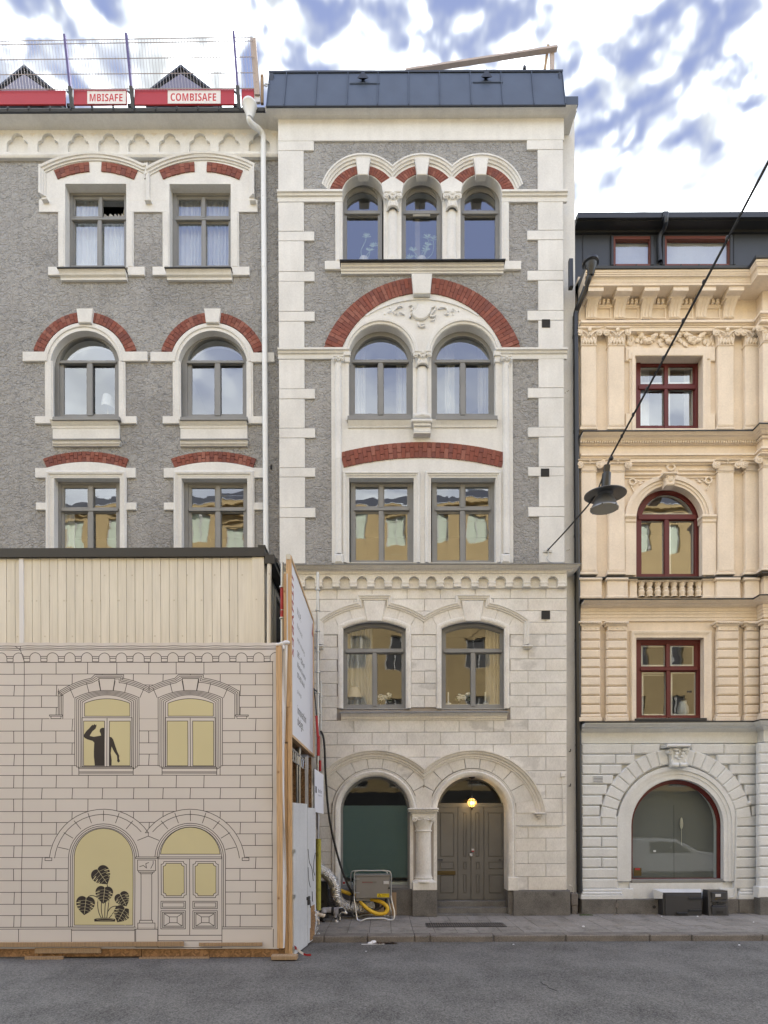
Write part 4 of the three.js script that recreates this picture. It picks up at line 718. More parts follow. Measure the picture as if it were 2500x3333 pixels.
    win(grey, { zw, out: { x0: c2 - 104, x1: c2 + 104, yb: 1366, arc: { cx: c2, cy: 1190, R: 104 } }, fw: 12,
      panes: [{ x0: c2 - 89, x1: c2 + 91, yb: 1173, arc: { cx: c2 + 1, cy: 1189, R: 90 } }, { x0: 209 + dx, x1: 282 + dx, yt: 1188, yb: 1349 }, { x0: 302.5 + dx, x1: 374 + dx, yt: 1188, yb: 1348 }],
      bars: [[c2 - 93, 1174.5, c2 + 93, 1181, .03, 'transom'], [283.5 + dx, 1180, 300.5 + dx, 1352, .02, 'mullion']] });
  }
  // lower pair
  for (const [i, dx] of [0, 416.5].entries()) {
    const mk = (x0, y0, ym, x1, y1) => { const h = (x1 - x0) / 2, s = (y0 + y1) / 2 - ym, r = (h * h + s * s) / (2 * s); return { c: [(x0 + x1) / 2, ym + r], r, a: Math.asin(h / r) / DEG }; };
    const inn = mk(151.7 + dx, 1521.5, 1502.6, 407.7 + dx, 1521.5), ou = mk(139 + dx, 1493, 1469.4, 418 + dx, 1493);
    holdBricks(wedges(inn.c, inn.r, ou.c, ou.r, 90 + inn.a, 90 - inn.a, 20, z + .035, .06, { split: true, jitter: jit }));
    part(grey, 'brick_mortar', poly([...arc(...inn.c, inn.r + 1, 90 + inn.a, 90 - inn.a, 14), ...arc(...ou.c, ou.r - 1, 90 - ou.a, 90 + ou.a, 14)], z + .014, .02), M.mortar);
    const o = lowO[i], bx = i ? [533, 861] : [114.5, 441];
    part(grey, 'lintel', [poly([[bx[0], 1554], [bx[0], 1523], [151 + dx, 1523], ...arc(...inn.c, inn.r - 1, 90 + inn.a, 90 - inn.a, 14), [bx[1], 1523], [bx[1], 1554], [o.x1 + 5, 1554], [o.x1 + 5, o.yt - 5 > 1554 ? 1554 : 1551], [o.x0 - 5, 1551], [o.x0 - 5, 1554]], zf + .012, .05)], M.white);
    part(grey, 'architrave', mould([[o.x0 - 14, 1852], [o.x0 - 14, 1546], [o.x1 + 14, 1546], [o.x1 + 14, 1852]], [[-.08, .02], [-.08, .035], [-.02, .045], [-.01, .07], [.03, .085], [.05, .07], [.07, .05], [.08, .02]].map(([a, b]) => [a, z + b]), z), M.white);
    for (const [a, b] of i ? [[533, 566], [818, 856]] : [[116, 150], [403, 443]]) part(grey, 'quoin_stone', R(a, 1635, b + (a < o.x0 ? 8 : 0), 1659, zf + .02, .06, .008), M.white);
    const zw = z - .13, e = dx - (i ? 2 : 0);
    win(grey, { zw, out: { x0: 186 + e, x1: 390 + e, yt: 1565, yb: 1852 }, fw: 12, glass: M.glassOld,
      panes: [[210, 1588, 285, 1651], [305.5, 1588, 380, 1651], [210, 1671, 285, 1850], [305.5, 1671, 380, 1850]].map((p) => ({ x0: p[0] + e, yt: p[1], x1: p[2] + e, yb: p[3] })),
      bars: [[199 + e, 1653.5, 384 + e, 1663, .03, 'transom'], [287 + e, 1664, 303 + e, 1852, .02, 'mullion'], [288 + e, 1580, 302 + e, 1654, .008, 'mullion']],
      curtains: i ? null : [[212, 1660, 245, 1852, 3, .3]] });
  }
  // pale downpipe
  { const p = (x, y, q) => [...P([x, y], q), q], q0 = z + .42, q1 = z + .12;
    part(grey, 'downpipe', [tube([p(812, 372, q0), p(812, 392, q0), p(820, 404, q0 - .06), p(845, 424, q1 + .06), p(856, 440, q1), p(857, 470, q1)], .064, 14, 40), rod(p(857, 462, q1), p(866.5, 1850, q1), .064, 14), ...[640, 870, 1100, 1400, 1500].map((y) => rod(p(857 + (y - 462) * .0068, y, q1), p(857 + (y - 462) * .0068, y + 6, q1), .068, 14))], M.zinc);
    const c = p(813, 350, q0 + .02); part(grey, 'rainwater_head', lathe([[.065, -.26], [.07, -.22], [.15, -.02], [.175, .01], [.175, .05], [.16, .05]], c[0], c[1], c[2], 20), M.zinc); }
  part(grey, 'vent_grille', R(880, 1512, 886, 1526, z + .02, .03), M.frameDark);
}
{ // bricks: the first three hundred as parts, the remaining small ones joined
  const br = rnd(12), rest = BR.map(() => []);
  brickList.forEach((g, i) => { const k = Math.floor(br() * BR.length); if (i < 300) part(grey, 'brick', g, BR[k], { crease: 0 }); else rest[k].push(g); });
  rest.forEach((l, k) => l.length && part(grey, 'brickwork', l, BR[k], { crease: 0, data: { kind: 'stuff' } }));
}
{ // floors, cross walls and back wall inside
  const x0 = X0(-190), x1 = X0(1841) - .02, ys = [0.02, PY(1250, 2400), PY(1250, 1862), PY(1250, 1425), PY(1250, 905), PY(1250, 420)];
  part(grey, 'interior', [...ys.map((y) => cube(x0, y, -4.6, x1, y + .12, -.76)), cube(x0, -.1, -4.8, x1, ys[5], -4.6), ...[-190, 483, 905, 1374, 1838].map((px) => cube(X0(px) - .06, .15, -4.6, X0(px) + .06, ys[5], -.78))], M.room);
}
// ================= the cream building on the right =================
const cream = thing('cream_townhouse', 'cream yellow classical building with dark red windows and a white rusticated ground floor', 'building');
{
  const z = -.28, zp = -.17, zR = -.05, xl = PX(1886, 1900, z), xc = X0(2468, z), xe = X0(2720, z), cr = M.cream, cp = M.creamPale, ow = M.offwhite, jr = rnd(31);
  const W3 = { x0: 2070, x1: 2287, yt: 1159, yb: 1397 }, W2 = { x0: 2071, x1: 2288, yb: 1878, arc: { cx: 2179.7, cy: 1690, R: 108.5 } }, W1 = { x0: 2071, x1: 2292, yt: 2075, yb: 2338 }, S = { x0: 2055, x1: 2357, yb: 2868, arc: { cx: 2206, cy: 2688, R: 151 } };
  const yTop = PY(2150, 900, z), yMid = PY(2150, 2348, z), H = (o) => outl(o, 4, 3).map((p) => P(p, z));
  const bal = rect(2068, 1890, 2294, 1946);
  part(cream, 'wall', prism([[xl, yMid], [xe, yMid], [xe, yTop], [xl, yTop]], z - .45, z, [W3, W2, W1].map(H).concat([bal.map((p) => P(p, z))])), cr);
  part(cream, 'wall', prism([[xl, -.2], [xe, -.2], [xe, yMid - .003], [xl, yMid - .003]], z - .45, z, [H(S)]), ow);
  part(cream, 'wall', [cube(xc, yMid, z - .1, xe, yTop, zR)], cr); part(cream, 'wall', cube(xc, -.2, z - .1, xe, yMid - .003, zR), ow);
  for (const o of [W3, W2, W1]) part(cream, 'reveal', revealRing(o, z + .03, .42, 8), cp);
  part(cream, 'reveal', revealRing(S, z + .04, .42, 10), ow);
  part(cream, 'balustrade_back', R(2060, 1880, 2300, 1950, z - .24, .1), cr);
  const run = (prof, m, name = 'cornice', dz = 0) => part(cream, name, cornice([[xl, z + dz], [xc, z + dz], [xc, zR + dz], [xe, zR + dz]], prof), m);
  const Yc = (py, zz) => PY(2150, py, zz);
  // main cornice
  const yS = Yc(931, .1), yCt = Yc(877, .22);
  run(corniceProf(yS + .02, yCt, .38, .50, -.1), cp);
  run([[0, yS], [.40, yS], [.40, yS + .05], [0, yS + .05]], cr, 'cornice_soffit');
  run([[0, Yc(1039, z + .03)], [.02, Yc(1039, z + .03)], [.02, yS], [0, yS]], cr, 'frieze');
  for (const px of [1921, 2012, 2099, 2190, 2277, 2366]) {      // console brackets
    const s = 17.5, x0 = PX(px - s, 1000, z), x1 = PX(px + s, 1000, z), yB = Yc(1037, z + .06), yT = yS - .0, h = yT - yB, pr = [[0, yB], [.05, yB], [.075, yB + .05 * h], [.07, yB + .12 * h]];
    for (let i = 0; i <= 6; i++) { const t = i / 6; pr.push([.07 + .13 * t * t, yB + (.16 + .50 * t) * h]); }
    pr.push([.215, yT - .13], [0, yT - .13]);
    part(cream, 'console', [cornice([[x0, z], [x1, z]], pr), ...[.22, .5, .78].map((t) => cornice([[x0 + (x1 - x0) * (t - .07), z], [x0 + (x1 - x0) * (t + .07), z]], pr.map(([a, b], i) => [a > 0 ? a + .014 : 0, b]))), cornice([[x0 - .05, z], [x1 + .05, z]], [[0, yT - .13], [.21, yT - .13], [.24, yT - .10], [.37, yT - .10], [.37, yT], [0, yT]])], cp);
  }
  for (const [a, b] of [[1942, 1990], [2034, 2079], [2120, 2168], [2211, 2256], [2298, 2344]]) {
    part(cream, 'frieze_panel', [poly(rect(a, 999, b, 1036), z + .05, .03, [rect(a + 4, 1003, b - 4, 1032)]), R(a - 4, 990, b + 4, 997, z + .07, .05, .012)], cr);
    part(cream, 'dentil', [0, 1, 2].map((k) => R(a + 6 + k * 14, 971, a + 15 + k * 14, 985, z + .12, .1, .008)), cp);
  }
  // architrave under the frieze
  const step = (ya, yb, o, nm, m = cp) => run([[0, Yc(yb, z + o)], [o, Yc(yb, z + o)], [o, Yc(ya, z + o)], [0, Yc(ya, z + o)]], m, nm);
  step(1041, 1048, .19, 'architrave'); step(1049, 1057, .15, 'architrave', cr); step(1058, 1065, .125, 'architrave'); step(1066, 1077, .11, 'architrave');
  // pilasters of the upper two floors
  const pils = [[1892, 1941], [1981, 2033], [2337, 2389]];
  const pil = (x0, x1, yt, yb, kind, cy0, cy1, zz) => {
    part(cream, 'pilaster', [R(x0, yt, x1, yb - 10, zz, .14, .012), R(x0 - 2, yb - 10, x1 + 2, yb - 5, zz + .02, .16, .015), R(x0 - 4.5, yb - 5, x1 + 4.5, yb + 3, zz + .04, .18, .01), R(x0 - 2, yt, x1 + 2, yt + 4, zz + .02, .16, .01)], cp);
    part(cream, 'capital', capital((x0 + x1) / 2, cy0, cy1, (x1 - x0) * (kind === 'ionic' ? 1.66 : 1.6), x1 - x0, zz, .12, kind), cp);
  };
  for (const [a, b] of [...pils, [2426, 2474]]) { pil(a, b, 1120, 1394, 'leaf', 1070, 1121, zp); pil(a + 1, b + 1, 1531, 1866, 'ionic', 1500, 1530, zp); }
  for (const [a, b] of [[2484, 2560]]) { pil(a, b, 1110, 1382, 'leaf', 1055, 1108, zR + .1); pil(a, b, 1515, 1852, 'ionic', 1484, 1514, zR + .1); }
  // garland
  { const g = [], f = rnd(8); for (const [a, b] of [[2078, 2138], [2142, 2218], [2222, 2290]]) for (let i = 0; i < 70; i++) { const t = f(), y = 1087 + 26 * Math.sin(Math.PI * t) + (f() - .5) * 14 * (0.4 + Math.sin(Math.PI * t)), p = P([a + (b - a) * t, y], z); g.push(ball(p[0], p[1], z + .015 + .05 * f(), .025 + .025 * f(), 1 + f() * .6, .6 + f() * .6, .8)); }
    for (const x of [2072, 2140, 2220, 2294]) { const p = P([x, 1083], z); g.push(ball(...p, z + .04, .07, 1, 1, .6)); for (let k = 0; k < 8; k++) g.push(ball(p[0] + (f() - .5) * .22, p[1] - .12 - .22 * f(), z + .02, .035, 1, 1.5, .5)); }
    for (const s of [-1, 1]) for (let k = 0; k < 22; k++) { const p = P([2181 + s * (122 + f() * 17), 1082 + f() * 40], z); g.push(ball(...p, z + .015, .03 + .02 * f(), .8, 1.4, .5)); }
    part(cream, 'garland', g, cr); }
  // third-floor window surround with ears
  part(cream, 'window_surround', [poly([[2037, 1127], [2092, 1127], [2092, 1132], [2268, 1132], [2268, 1127], [2329, 1127], [2329, 1174], [2314, 1174], [2314, 1345], [2329, 1345], [2329, 1406], [2037, 1406], [2037, 1345], [2050, 1345], [2050, 1174], [2037, 1174]], z + .05, .06, [outl(W3, 3, -4)], .01),
    poly([[2046, 1136], [2312, 1136], [2312, 1168], [2303, 1168], [2303, 1406], [2058, 1406], [2058, 1168], [2046, 1168]], z + .075, .06, [outl(W3, 3, -4)], .01), poly([[2058, 1146], [2298, 1146], [2298, 1406], [2058, 1406]].map((p) => p), z + .095, .06, [outl(W3, 2, -4)], .01)], cp);
  const redWin = (o) => win(cream, { mat: M.red, pale: true, ...o });
  redWin({ zw: z - .16, out: { x0: 2073, x1: 2283, yt: 1168, yb: 1397 }, fw: 12, panes: [[2083, 1195, 2161, 1250], [2176, 1195, 2255, 1249], [2083, 1268, 2161.5, 1396], [2177, 1268, 2256, 1395]].map((p) => ({ x0: p[0] - 1, yt: p[1] - 1, x1: p[2] + 1, yb: p[3] })), bars: [[2080, 1253, 2264, 1265, .03, 'transom'], [2163.5, 1190, 2174.5, 1396, .02, 'mullion'], [2264, 1190, 2272, 1397, .015, 'mullion']], curtains: [[2084, 1195, 2112, 1396, 3, .3], [2226, 1195, 2258, 1396, 3, .3]] });
  // second-floor arched window
  for (const [r, o, zz] of [[112, 10, .05], [122, 11, .07], [133, 12, .095]]) part(cream, 'archivolt', poly([...arc(2179.7, 1690, r + o, 3, 177, 36), ...arc(2179.7, 1690, r - 2, 177, 3, 36)], z + zz, .1), cp);
  part(cream, 'keystone', [R(2160, 1535, 2206, 1541, z + .3, .3, .015), poly([[2166, 1541], [2201, 1541], [2196, 1578], [2170, 1578]], z + .22, .22, [], .02), R(2168, 1573, 2198, 1578, z + .26, .2, .02), ball(...P([2183, 1557], z + .22), z + .22, .07, 1, 1.3, .5), ...[-1, 1].map((s) => ball(...P([2183 + s * 10, 1549], z + .22), z + .22, .05, 1, 1, .6))], cp);
  for (const [a, b] of [[2034, 2073], [2285, 2334]]) { part(cream, 'impost', [R(a, 1673, b, 1682, z + .13, .2, .015), R(a + 1, 1682, b - 1, 1688, z + .1, .2, .01), R(a + 1, 1688, b - 1, 1698, z + .085, .2, .01)], cp); part(cream, 'jamb_pilaster', R(a + 1, 1698, b - 2, 1872, z + .06, .1, .01), cp); }
  part(cream, 'panel_mould', [R(2036, 1540, 2330, 1544, z + .05, .06, .01), R(2036, 1506, 2330, 1511, z + .06, .07, .01), R(2036, 1527, 2155, 1531, z + .04, .05, .01), R(2210, 1527, 2330, 1531, z + .04, .05, .01), R(2036, 1552, 2330, 1555, z + .035, .04, .008)], cp);
  for (const [x, y, s] of [[2057, 1571, 1], [2304, 1566, -1], [2182, 1523, 0]]) { const p = P([x, y], z), g = new THREE.TorusGeometry(.075, .022, 8, 20); if (!s) g.scale(1.2, 1, 1); g.translate(...p, z + .03); part(cream, 'wreath', [g, ...(s ? [0, 1, 2, 3, 4].map((k) => ball(p[0] + s * (.1 + .045 * k), p[1] + .04 * Math.sin(k * 2) - .01, z + .02, .03, 1.2, .7, .5)).concat([0, 1, 2].map((k) => ball(p[0] - s * .02 + s * .03 * k, p[1] - .12 - .05 * k, z + .02, .03, .7, 1.2, .5))) : [])], cp); }
  redWin({ zw: z - .14, out: { x0: 2076, x1: 2284, yb: 1880, arc: { cx: 2180, cy: 1697, R: 104 } }, fw: 12, panes: [{ x0: 2082, x1: 2257, yb: 1674, arc: { cx: 2169.5, cy: 1702, R: 92 } }, { x0: 2081, x1: 2161.5, yt: 1695, yb: 1875 }, { x0: 2179, x1: 2259, yt: 1695, yb: 1875 }], bars: [[2078, 1676, 2268, 1690, .03, 'transom'], [2164, 1690, 2177, 1878, .02, 'mullion'], [2263, 1690, 2272, 1880, .015, 'mullion']] });
  // belt cornice with dentils between third and second floor
  const capRun = (py, o) => { const y = Yc(py, z + o); run([[-.05, y], [o, y], [o, y + .025], [-.05, y + .12]], M.black, 'cornice_flashing'); };
  run(corniceProf(Yc(1432, z + .16), Yc(1403, z + .30), .14, .29, -.1), cp); capRun(1402.5, .31);
  { const n = 74, g = []; for (let i = 0; i < n; i++) { const px = 1890 + i * 7.75; g.push(R(px, 1433, px + 4.6, 1440, z + .145, .08)); } part(cream, 'dentil_band', g, cp, { data: { kind: 'stuff' } }); }
  step(1440, 1446, .10, 'frieze'); step(1446, 1475, .05, 'frieze', cr); step(1475, 1481, .16, 'architrave'); step(1482, 1490, .12, 'architrave', cr); step(1491, 1503, .10, 'architrave');
  // balustrade
  capRun(1880, .16);
  for (const [a, b, zz] of [[1884, 1962, .12], [1974, 2047, .12], [2047, 2077, .05], [2286, 2330, .05], [2330, 2413, .12], [2422, 2476, .12]]) part(cream, 'pedestal', [R(a + 3, 1886, b - 3, 1946, z + zz, zz + .05, .01), R(a, 1878, b, 1887, z + zz + .05, zz + .1, .02), R(a + 1, 1938, b - 1, 1947, z + zz + .03, zz + .08, .012)], cp);
  for (let k = 0; k < 8; k++) { const px = 2087 + k * 26.5, c = P([px, 1944], z - .02), h = PY(px, 1893, z - .02) - c[1], q = (r, t) => [r, c[1] + h * t]; part(cream, 'baluster', lathe([q(.085, 0), q(.085, .07), q(.055, .1), q(.075, .22), q(.085, .32), q(.06, .44), q(.075, .48), q(.075, .53), q(.06, .56), q(.05, .64), q(.075, .78), q(.08, .84), q(.06, .9), q(.088, .93), q(.088, 1)], c[0], 0, z - .02, 14), cp); }
  part(cream, 'rail', R(2068, 1883, 2294, 1893, z + .04, .2, .012), cp);
  // lower belt
  run(corniceProf(Yc(1977, z + .10), Yc(1952, z + .33), .10, .32, -.1), cp); capRun(1951, .34);
  step(1978, 1990, .085, 'frieze', cr); step(1991, 1998, .075, 'architrave'); step(1999, 2010, .06, 'architrave', cr); step(2011, 2021, .045, 'architrave');
  // first-floor rusticated pilasters
  for (const [a, b, zz] of [[1890, 1955, zp], [1976, 2043, zp], [2335, 2407, zp], [2427, 2474, zp], [2482, 2560, zR + .1]]) {
    const dy = zz === zp ? 0 : -6;
    part(cream, 'pilaster_ground', R(a + 6, 2030 + dy, b - 6, 2344 + dy, zz - .03, .1), cr);
    part(cream, 'capital', [R(a - 5, 2021 + dy, b + 5, 2027 + dy, zz + .10, .2, .02), R(a - 2, 2027 + dy, b + 2, 2036 + dy, zz + .06, .15, .03), R(a + 3, 2037 + dy, b - 3, 2052 + dy, zz + .02, .1, .008), ...[0, 1, 2].map((k) => ball(...P([a + 14 + (b - a - 28) * k / 2, 2045 + dy], zz), zz + .02, .028, 1.3, 1, .5)), ...[...Array(12)].map((_, k) => ball(...P([a + 3 + (b - a - 6) * k / 11, 2031 + dy], zz), zz + .09, .02, .8, 1.3, .7))], cp);
    for (let k = 0; k < 9; k++) part(cream, 'rustic_block', R(a, 2053.5 + k * 30.05 + dy, b, 2081.5 + k * 30.05 + dy, zz + .035, .09, .032), jr() < .5 ? cp : cr);
    part(cream, 'pilaster_base', [R(a - 1, 2324 + dy, b + 1, 2334 + dy, zz + .05, .12, .02), R(a - 4, 2334 + dy, b + 4, 2347 + dy, zz + .07, .15, .01)], cp);
  }
  for (let k = 0; k < 10; k++) for (const [a, b] of [[1957, 1974], [2409, 2425]]) part(cream, 'course_joint', R(a, 2051 + k * 30.05, b, 2052.2 + k * 30.05, z + .006, .01), cr);
  part(cream, 'window_surround', [mould([[2061, 2347], [2061, 2066], [2302, 2066], [2302, 2347]], [[-.06, .0], [-.06, .03], [-.02, .04], [.02, .075], [.06, .085], [.08, .06], [.085, 0]].map(([p, q]) => [p, z + q]), z)], cp);
  redWin({ zw: z - .13, out: { x0: 2073, x1: 2288, yt: 2080, yb: 2340 }, fw: 12, tilt: .5, glass: M.glassLow, panes: [[2087, 2100.5, 2166.5, 2169], [2181, 2101, 2260, 2168], [2089, 2187, 2169, 2329], [2183.5, 2187, 2266, 2329]].map((p) => ({ x0: p[0], yt: p[1], x1: p[2], yb: p[3] })), bars: [[2085, 2171.5, 2270, 2182, .03, 'transom'], [2169, 2095, 2179, 2172, .02, 'mullion'], [2170.5, 2181, 2181, 2335, .02, 'mullion'], [2153, 2084, 2217, 2088, .02, 'trickle_vent']],
    extra: (w) => { part(w, 'sticker', R(2236, 2248, 2252, 2254, z - .178, .004), M.boxDark); part(w, 'blind', R(2088, 2196, 2166, 2199, z - .25, .02), M.sash); } });
  part(cream, 'sill_flashing', R(2072, 2337, 2302, 2346, z + .12, .3, .01), M.black);
  // ---- white ground floor ----
  capRun(2351, .36); run(corniceProf(Yc(2381, z + .09), Yc(2352, z + .35), .08, .345, -.1), ow); step(2382, 2417, .05, 'frieze', ow); step(2416, 2419, .06, 'band', ow);
  const tops = [2421, 2455.5, 2488.4, 2522, 2554, 2589, 2623, 2657, 2691, 2724.7, 2759.3, 2792.2, 2826, 2860.6], jl = { 0: 2058, 1: 2005, 2: 1955, 7: 1958, 9: 1959, 11: 1960 }, jR = { 0: 2359, 1: 2408 };
  tops.forEach((ya, k) => {
    const yb = k < 13 ? tops[k + 1] - 1.6 : 2893, ym = (ya + yb) / 2, up = 2684 - ym, half = up > 30 ? (up < 252 ? Math.sqrt(252 * 252 - up * up) : 0) : 188;
    const L = [1893, 2201.5 - half], Rr = [2201.5 + half, 2466];
    const segs = []; for (const [[a, b], j] of [[L, jl[k]], [Rr, jR[k]]]) if (j && j > a + 5 && j < b - 5) segs.push([a, j - .8], [j + .8, b]); else segs.push([a, b]);
    for (const [a, b] of segs) if (b - a > 8) part(cream, 'rustic_block', R(a, ya, b, yb, z + .10, .12, .03), ow);
    part(cream, 'rustic_block', R(2472, ya - 4, 2580, yb - 4, zR + .10, .12, .03), ow);
  });
  for (const [a, b] of [[83.6, 5.3], [96.4, 174.7]]) for (const g of wedges([2201.5, 2684], 197, [2201.5, 2684], 248, a, b, 9, z + .115, .13, { gap: .6, m: 1, ch: .026 })) part(cream, 'voussoir', g, ow);
  for (const [r0, r1, zz] of [[151.5, 167, .07], [167, 180, .085], [180, 194, .11]]) part(cream, 'arch_band', poly([[2204 + r1, 2868], ...arc(2204, 2687, r1, 0, 180, 40), [2204 - r1, 2868], [2204 - r0, 2868], ...arc(2204, 2687, r0, 180, 0, 40), [2204 + r0, 2868]], z + zz, .12), ow);
  { const Q = (x, y) => P([2080 + x / 3.95, 2380 + y / 3.95], z + .3), s = SC(z) / 3.95, g = [R(2173, 2421, 2251, 2431, z + .36, .4, .02), poly([[2182, 2432], [2244, 2432], [2236, 2498], [2188, 2498]], z + .24, .26, [], .02)];
    for (const q of [-1, 1]) { const c = Q(524 + q * 108, 258); g.push(spiral(c[0], c[1], z + .25, 32 * s, .03, 1.8, q, 0, 7 * s), rod([c[0], c[1], z], [c[0], c[1], z + .26], 32 * s, 14)); const e = Q(524 + q * 74, 432); g.push(rod([e[0] - q * 60 * s, e[1], z + .26], [e[0] + q * 20 * s, e[1], z + .26], 30 * s, 12), ball(e[0] + q * 20 * s, e[1], z + .28, 30 * s, .4, 1, 1)); const h = Q(524 + q * 84, 385); g.push(ball(...h, z + .25, 22 * s, .8, 1.2, .7)); }
    for (const [x, y, r, sx, sy] of [[495, 235, 30, 1, .7], [595, 235, 30, 1, .7], [500, 285, 26, .9, 1], [580, 285, 26, .9, 1], [490, 325, 22, 1, .9], [565, 325, 22, 1, .9], [530, 355, 22, 1, .6], [470, 230, 20, 1, .8], [615, 230, 20, 1, .8], [535, 260, 18, .7, 1.4]]) { const p = Q(x - 6, y); g.push(ball(p[0], p[1], z + .27, r * s, sx, sy, .7)); }
    part(cream, 'keystone', g, ow); }
  { const o = { x0: 2057, x1: 2345, yb: 2866, arc: { cx: 2201, cy: 2684.5, R: 144 } }, zw = z - .08;
    win(cream, { mat: M.red, zw, out: { x0: 2050, x1: 2351, yb: 2866, arc: { cx: 2200.5, cy: 2689, R: 150.5 } }, fw: 8, glass: M.glassFlat, tilt: .2, panes: [{ x0: 2059, x1: 2334, yb: 2862, arc: { cx: 2196.5, cy: 2689, R: 137.5 } }],
      extra: (w) => { part(w, 'window_film', flat(outl({ x0: 2057, x1: 2338, yb: 2864, arc: { cx: 2196.5, cy: 2689, R: 141 } }), zw - .3), M.filmGrey); part(w, 'film_seam', R(2193.5, 2620, 2194.2, 2858, zw - .29, .004), M.frameDark);
        part(w, 'sticker', [R(2063, 2825, 2088, 2851, zw - .04, .005)], M.brass); part(w, 'sticker', R(2068, 2825.5, 2083, 2832, zw - .034, .004), M.redPaint); part(w, 'sticker', R(2127, 2767.5, 2135, 2773, zw - .04, .004), M.whitePaint); part(w, 'sticker', R(2212, 2857, 2217, 2862, zw - .04, .004), M.boxDark);
        const p = P([2221, 2680], zw - .2); part(w, 'dried_plume', [ball(p[0], p[1], zw - .24, .08, .5, 1.9, .4), rod([p[0], p[1] - .55, zw - .24], [p[0], p[1], zw - .24], .006)], M.drape); } });
    part(cream, 'sill_flashing', R(2056, 2862, 2354, 2873, z + .06, .3, .01), M.frame); part(cream, 'apron', R(2050, 2873, 2352, 2930, z + .05, .1, .006), ow); }
  for (const [a, b] of [[1892, 2029], [2405, 2472]]) part(cream, 'base_mould', [R(a + 5, 2893, b - 6, 2903, z + .13, .2, .02), R(a + 2, 2903, b - 3, 2913, z + .16, .2, .03), R(a, 2913, b, 2927, z + .19, .25, .008)], ow);
  part(cream, 'jamb_base', R(2012, 2893, 2062, 2927, z + .12, .2, .01), ow); part(cream, 'jamb_base', R(2345, 2893, 2400, 2927, z + .12, .2, .01), ow);
  part(cream, 'base_mould', R(2470, 2886, 2600, 2922, zR + .15, .2, .02), ow);
  for (const [a, b] of [[1894, 2007], [2008, 2300], [2301, 2405], [2406, 2474]]) part(cream, 'plinth_stone', R(a, 2927.5, b, 2992, z + .2, .35, .01), M.granite);
  part(cream, 'plinth_stone', R(2475, 2924, 2600, 2995, zR + .18, .35, .01), M.granite);
  part(cream, 'vent_grille', [R(1931, 2525, 1963, 2547.5, z + .112, .04), ...[0, 1, 2, 3, 4].map((k) => R(1931, 2525.5 + k * 4.6, 1963, 2528 + k * 4.6, z + .125, .04, .003))], ow);
  part(cream, 'vent_slot', [0, 1, 2, 3].map((k) => R(1932, 2528.3 + k * 4.6, 1962, 2530 + k * 4.6, z + .1135, .02)), M.frameDark);
  part(cream, 'wall_knob', ball(...P([2437, 2614], z + .12), z + .13, .05, 1, 1, .5, 2), ow);
  { const p = (x, y, q) => [...P([x, y], q), q], q = z + .13; part(cream, 'conduit', tube([p(2397, 2636, q), p(2397, 2700, q), p(2394, 2820, q), p(2391, 2905, q), p(2388, 2918, q), p(2374, 2922, q)], .016, 6, 60), ow); }
  { const p = P([2007, 2946], z + .21); part(cream, 'plinth_tag', prism([[p[0] - .035, p[1] - .07], [p[0] + .035, p[1] - .07], [p[0] + .035, p[1] + .04], [p[0], p[1] + .08], [p[0] - .035, p[1] + .04]], z + .19, z + .212), M.kerb); const h = P([2129, 2952], z + .2); part(cream, 'plinth_hole', [(() => { const g = new THREE.CylinderGeometry(.04, .04, .02, 14); g.rotateX(Math.PI / 2); g.translate(...h, z + .2); return g; })()], M.frameDark); }
  // black downpipe in the corner
  { const p = (x, y, q) => [...P([x, y], q), q], a = z + .44, b = z + .1;
    part(cream, 'downpipe', [tube([p(1921, 888, a), p(1917, 905, a), p(1906, 938, a - .1), p(1885, 990, b + .1), p(1876, 1015, b), p(1873, 1040, b)], .065, 12, 40), rod(p(1873, 1030, b), p(1886, 2905, b), .07, 12), ...[1090, 1400, 1740, 2080, 2420, 2700].map((y) => rod(p(1873 + (y - 1030) * .007, y, b), p(1873 + (y - 1030) * .007, y + 8, b), .076, 12))], M.blackPipe);
    const c = p(1922, 862, a + .02); part(cream, 'rainwater_head', lathe([[.07, -.26], [.09, -.2], [.13, -.1], [.15, 0], [.19, .03], [.19, .08], [.17, .08]], c[0], c[1] - .02, c[2], 18), M.blackPipe);
    part(cream, 'gutter_end', R(1854, 838, 1867, 932, .12, .10, .02), M.blackPipe); }
  // roof: apron, attic wall, windows, eave
  const yG = yCt + .003, zA = -.62;
  run([[-.3, yG], [.53, yG], [.54, yG + .05], [.40, yG + .12], [-.3, yG + .30]], M.roofDark, 'roof_apron');
  for (const px of [2000, 2067, 2136, 2212, 2270, 2332, 2387]) part(cream, 'roof_seam', beam([PX(px, 870, .2), yG + .05, .25], [PX(px, 855, -.2), yG + .26, -.3], .03, .06), M.black);
  const attic = [{ x0: 1999, x1: 2118, yt: 775, yb: 862 }, { x0: 2166, x1: 2376, yt: 774, yb: 862 }], ya = PY(2150, 756, zA);
  part(cream, 'attic_wall', prism([[xl, yG - .1], [xe, yG - .1], [xe, ya + .1], [xl, ya + .1]], zA - .3, zA, attic.map((o) => outl(o, -3).map((p) => P(p, zA)))), M.roofDark);
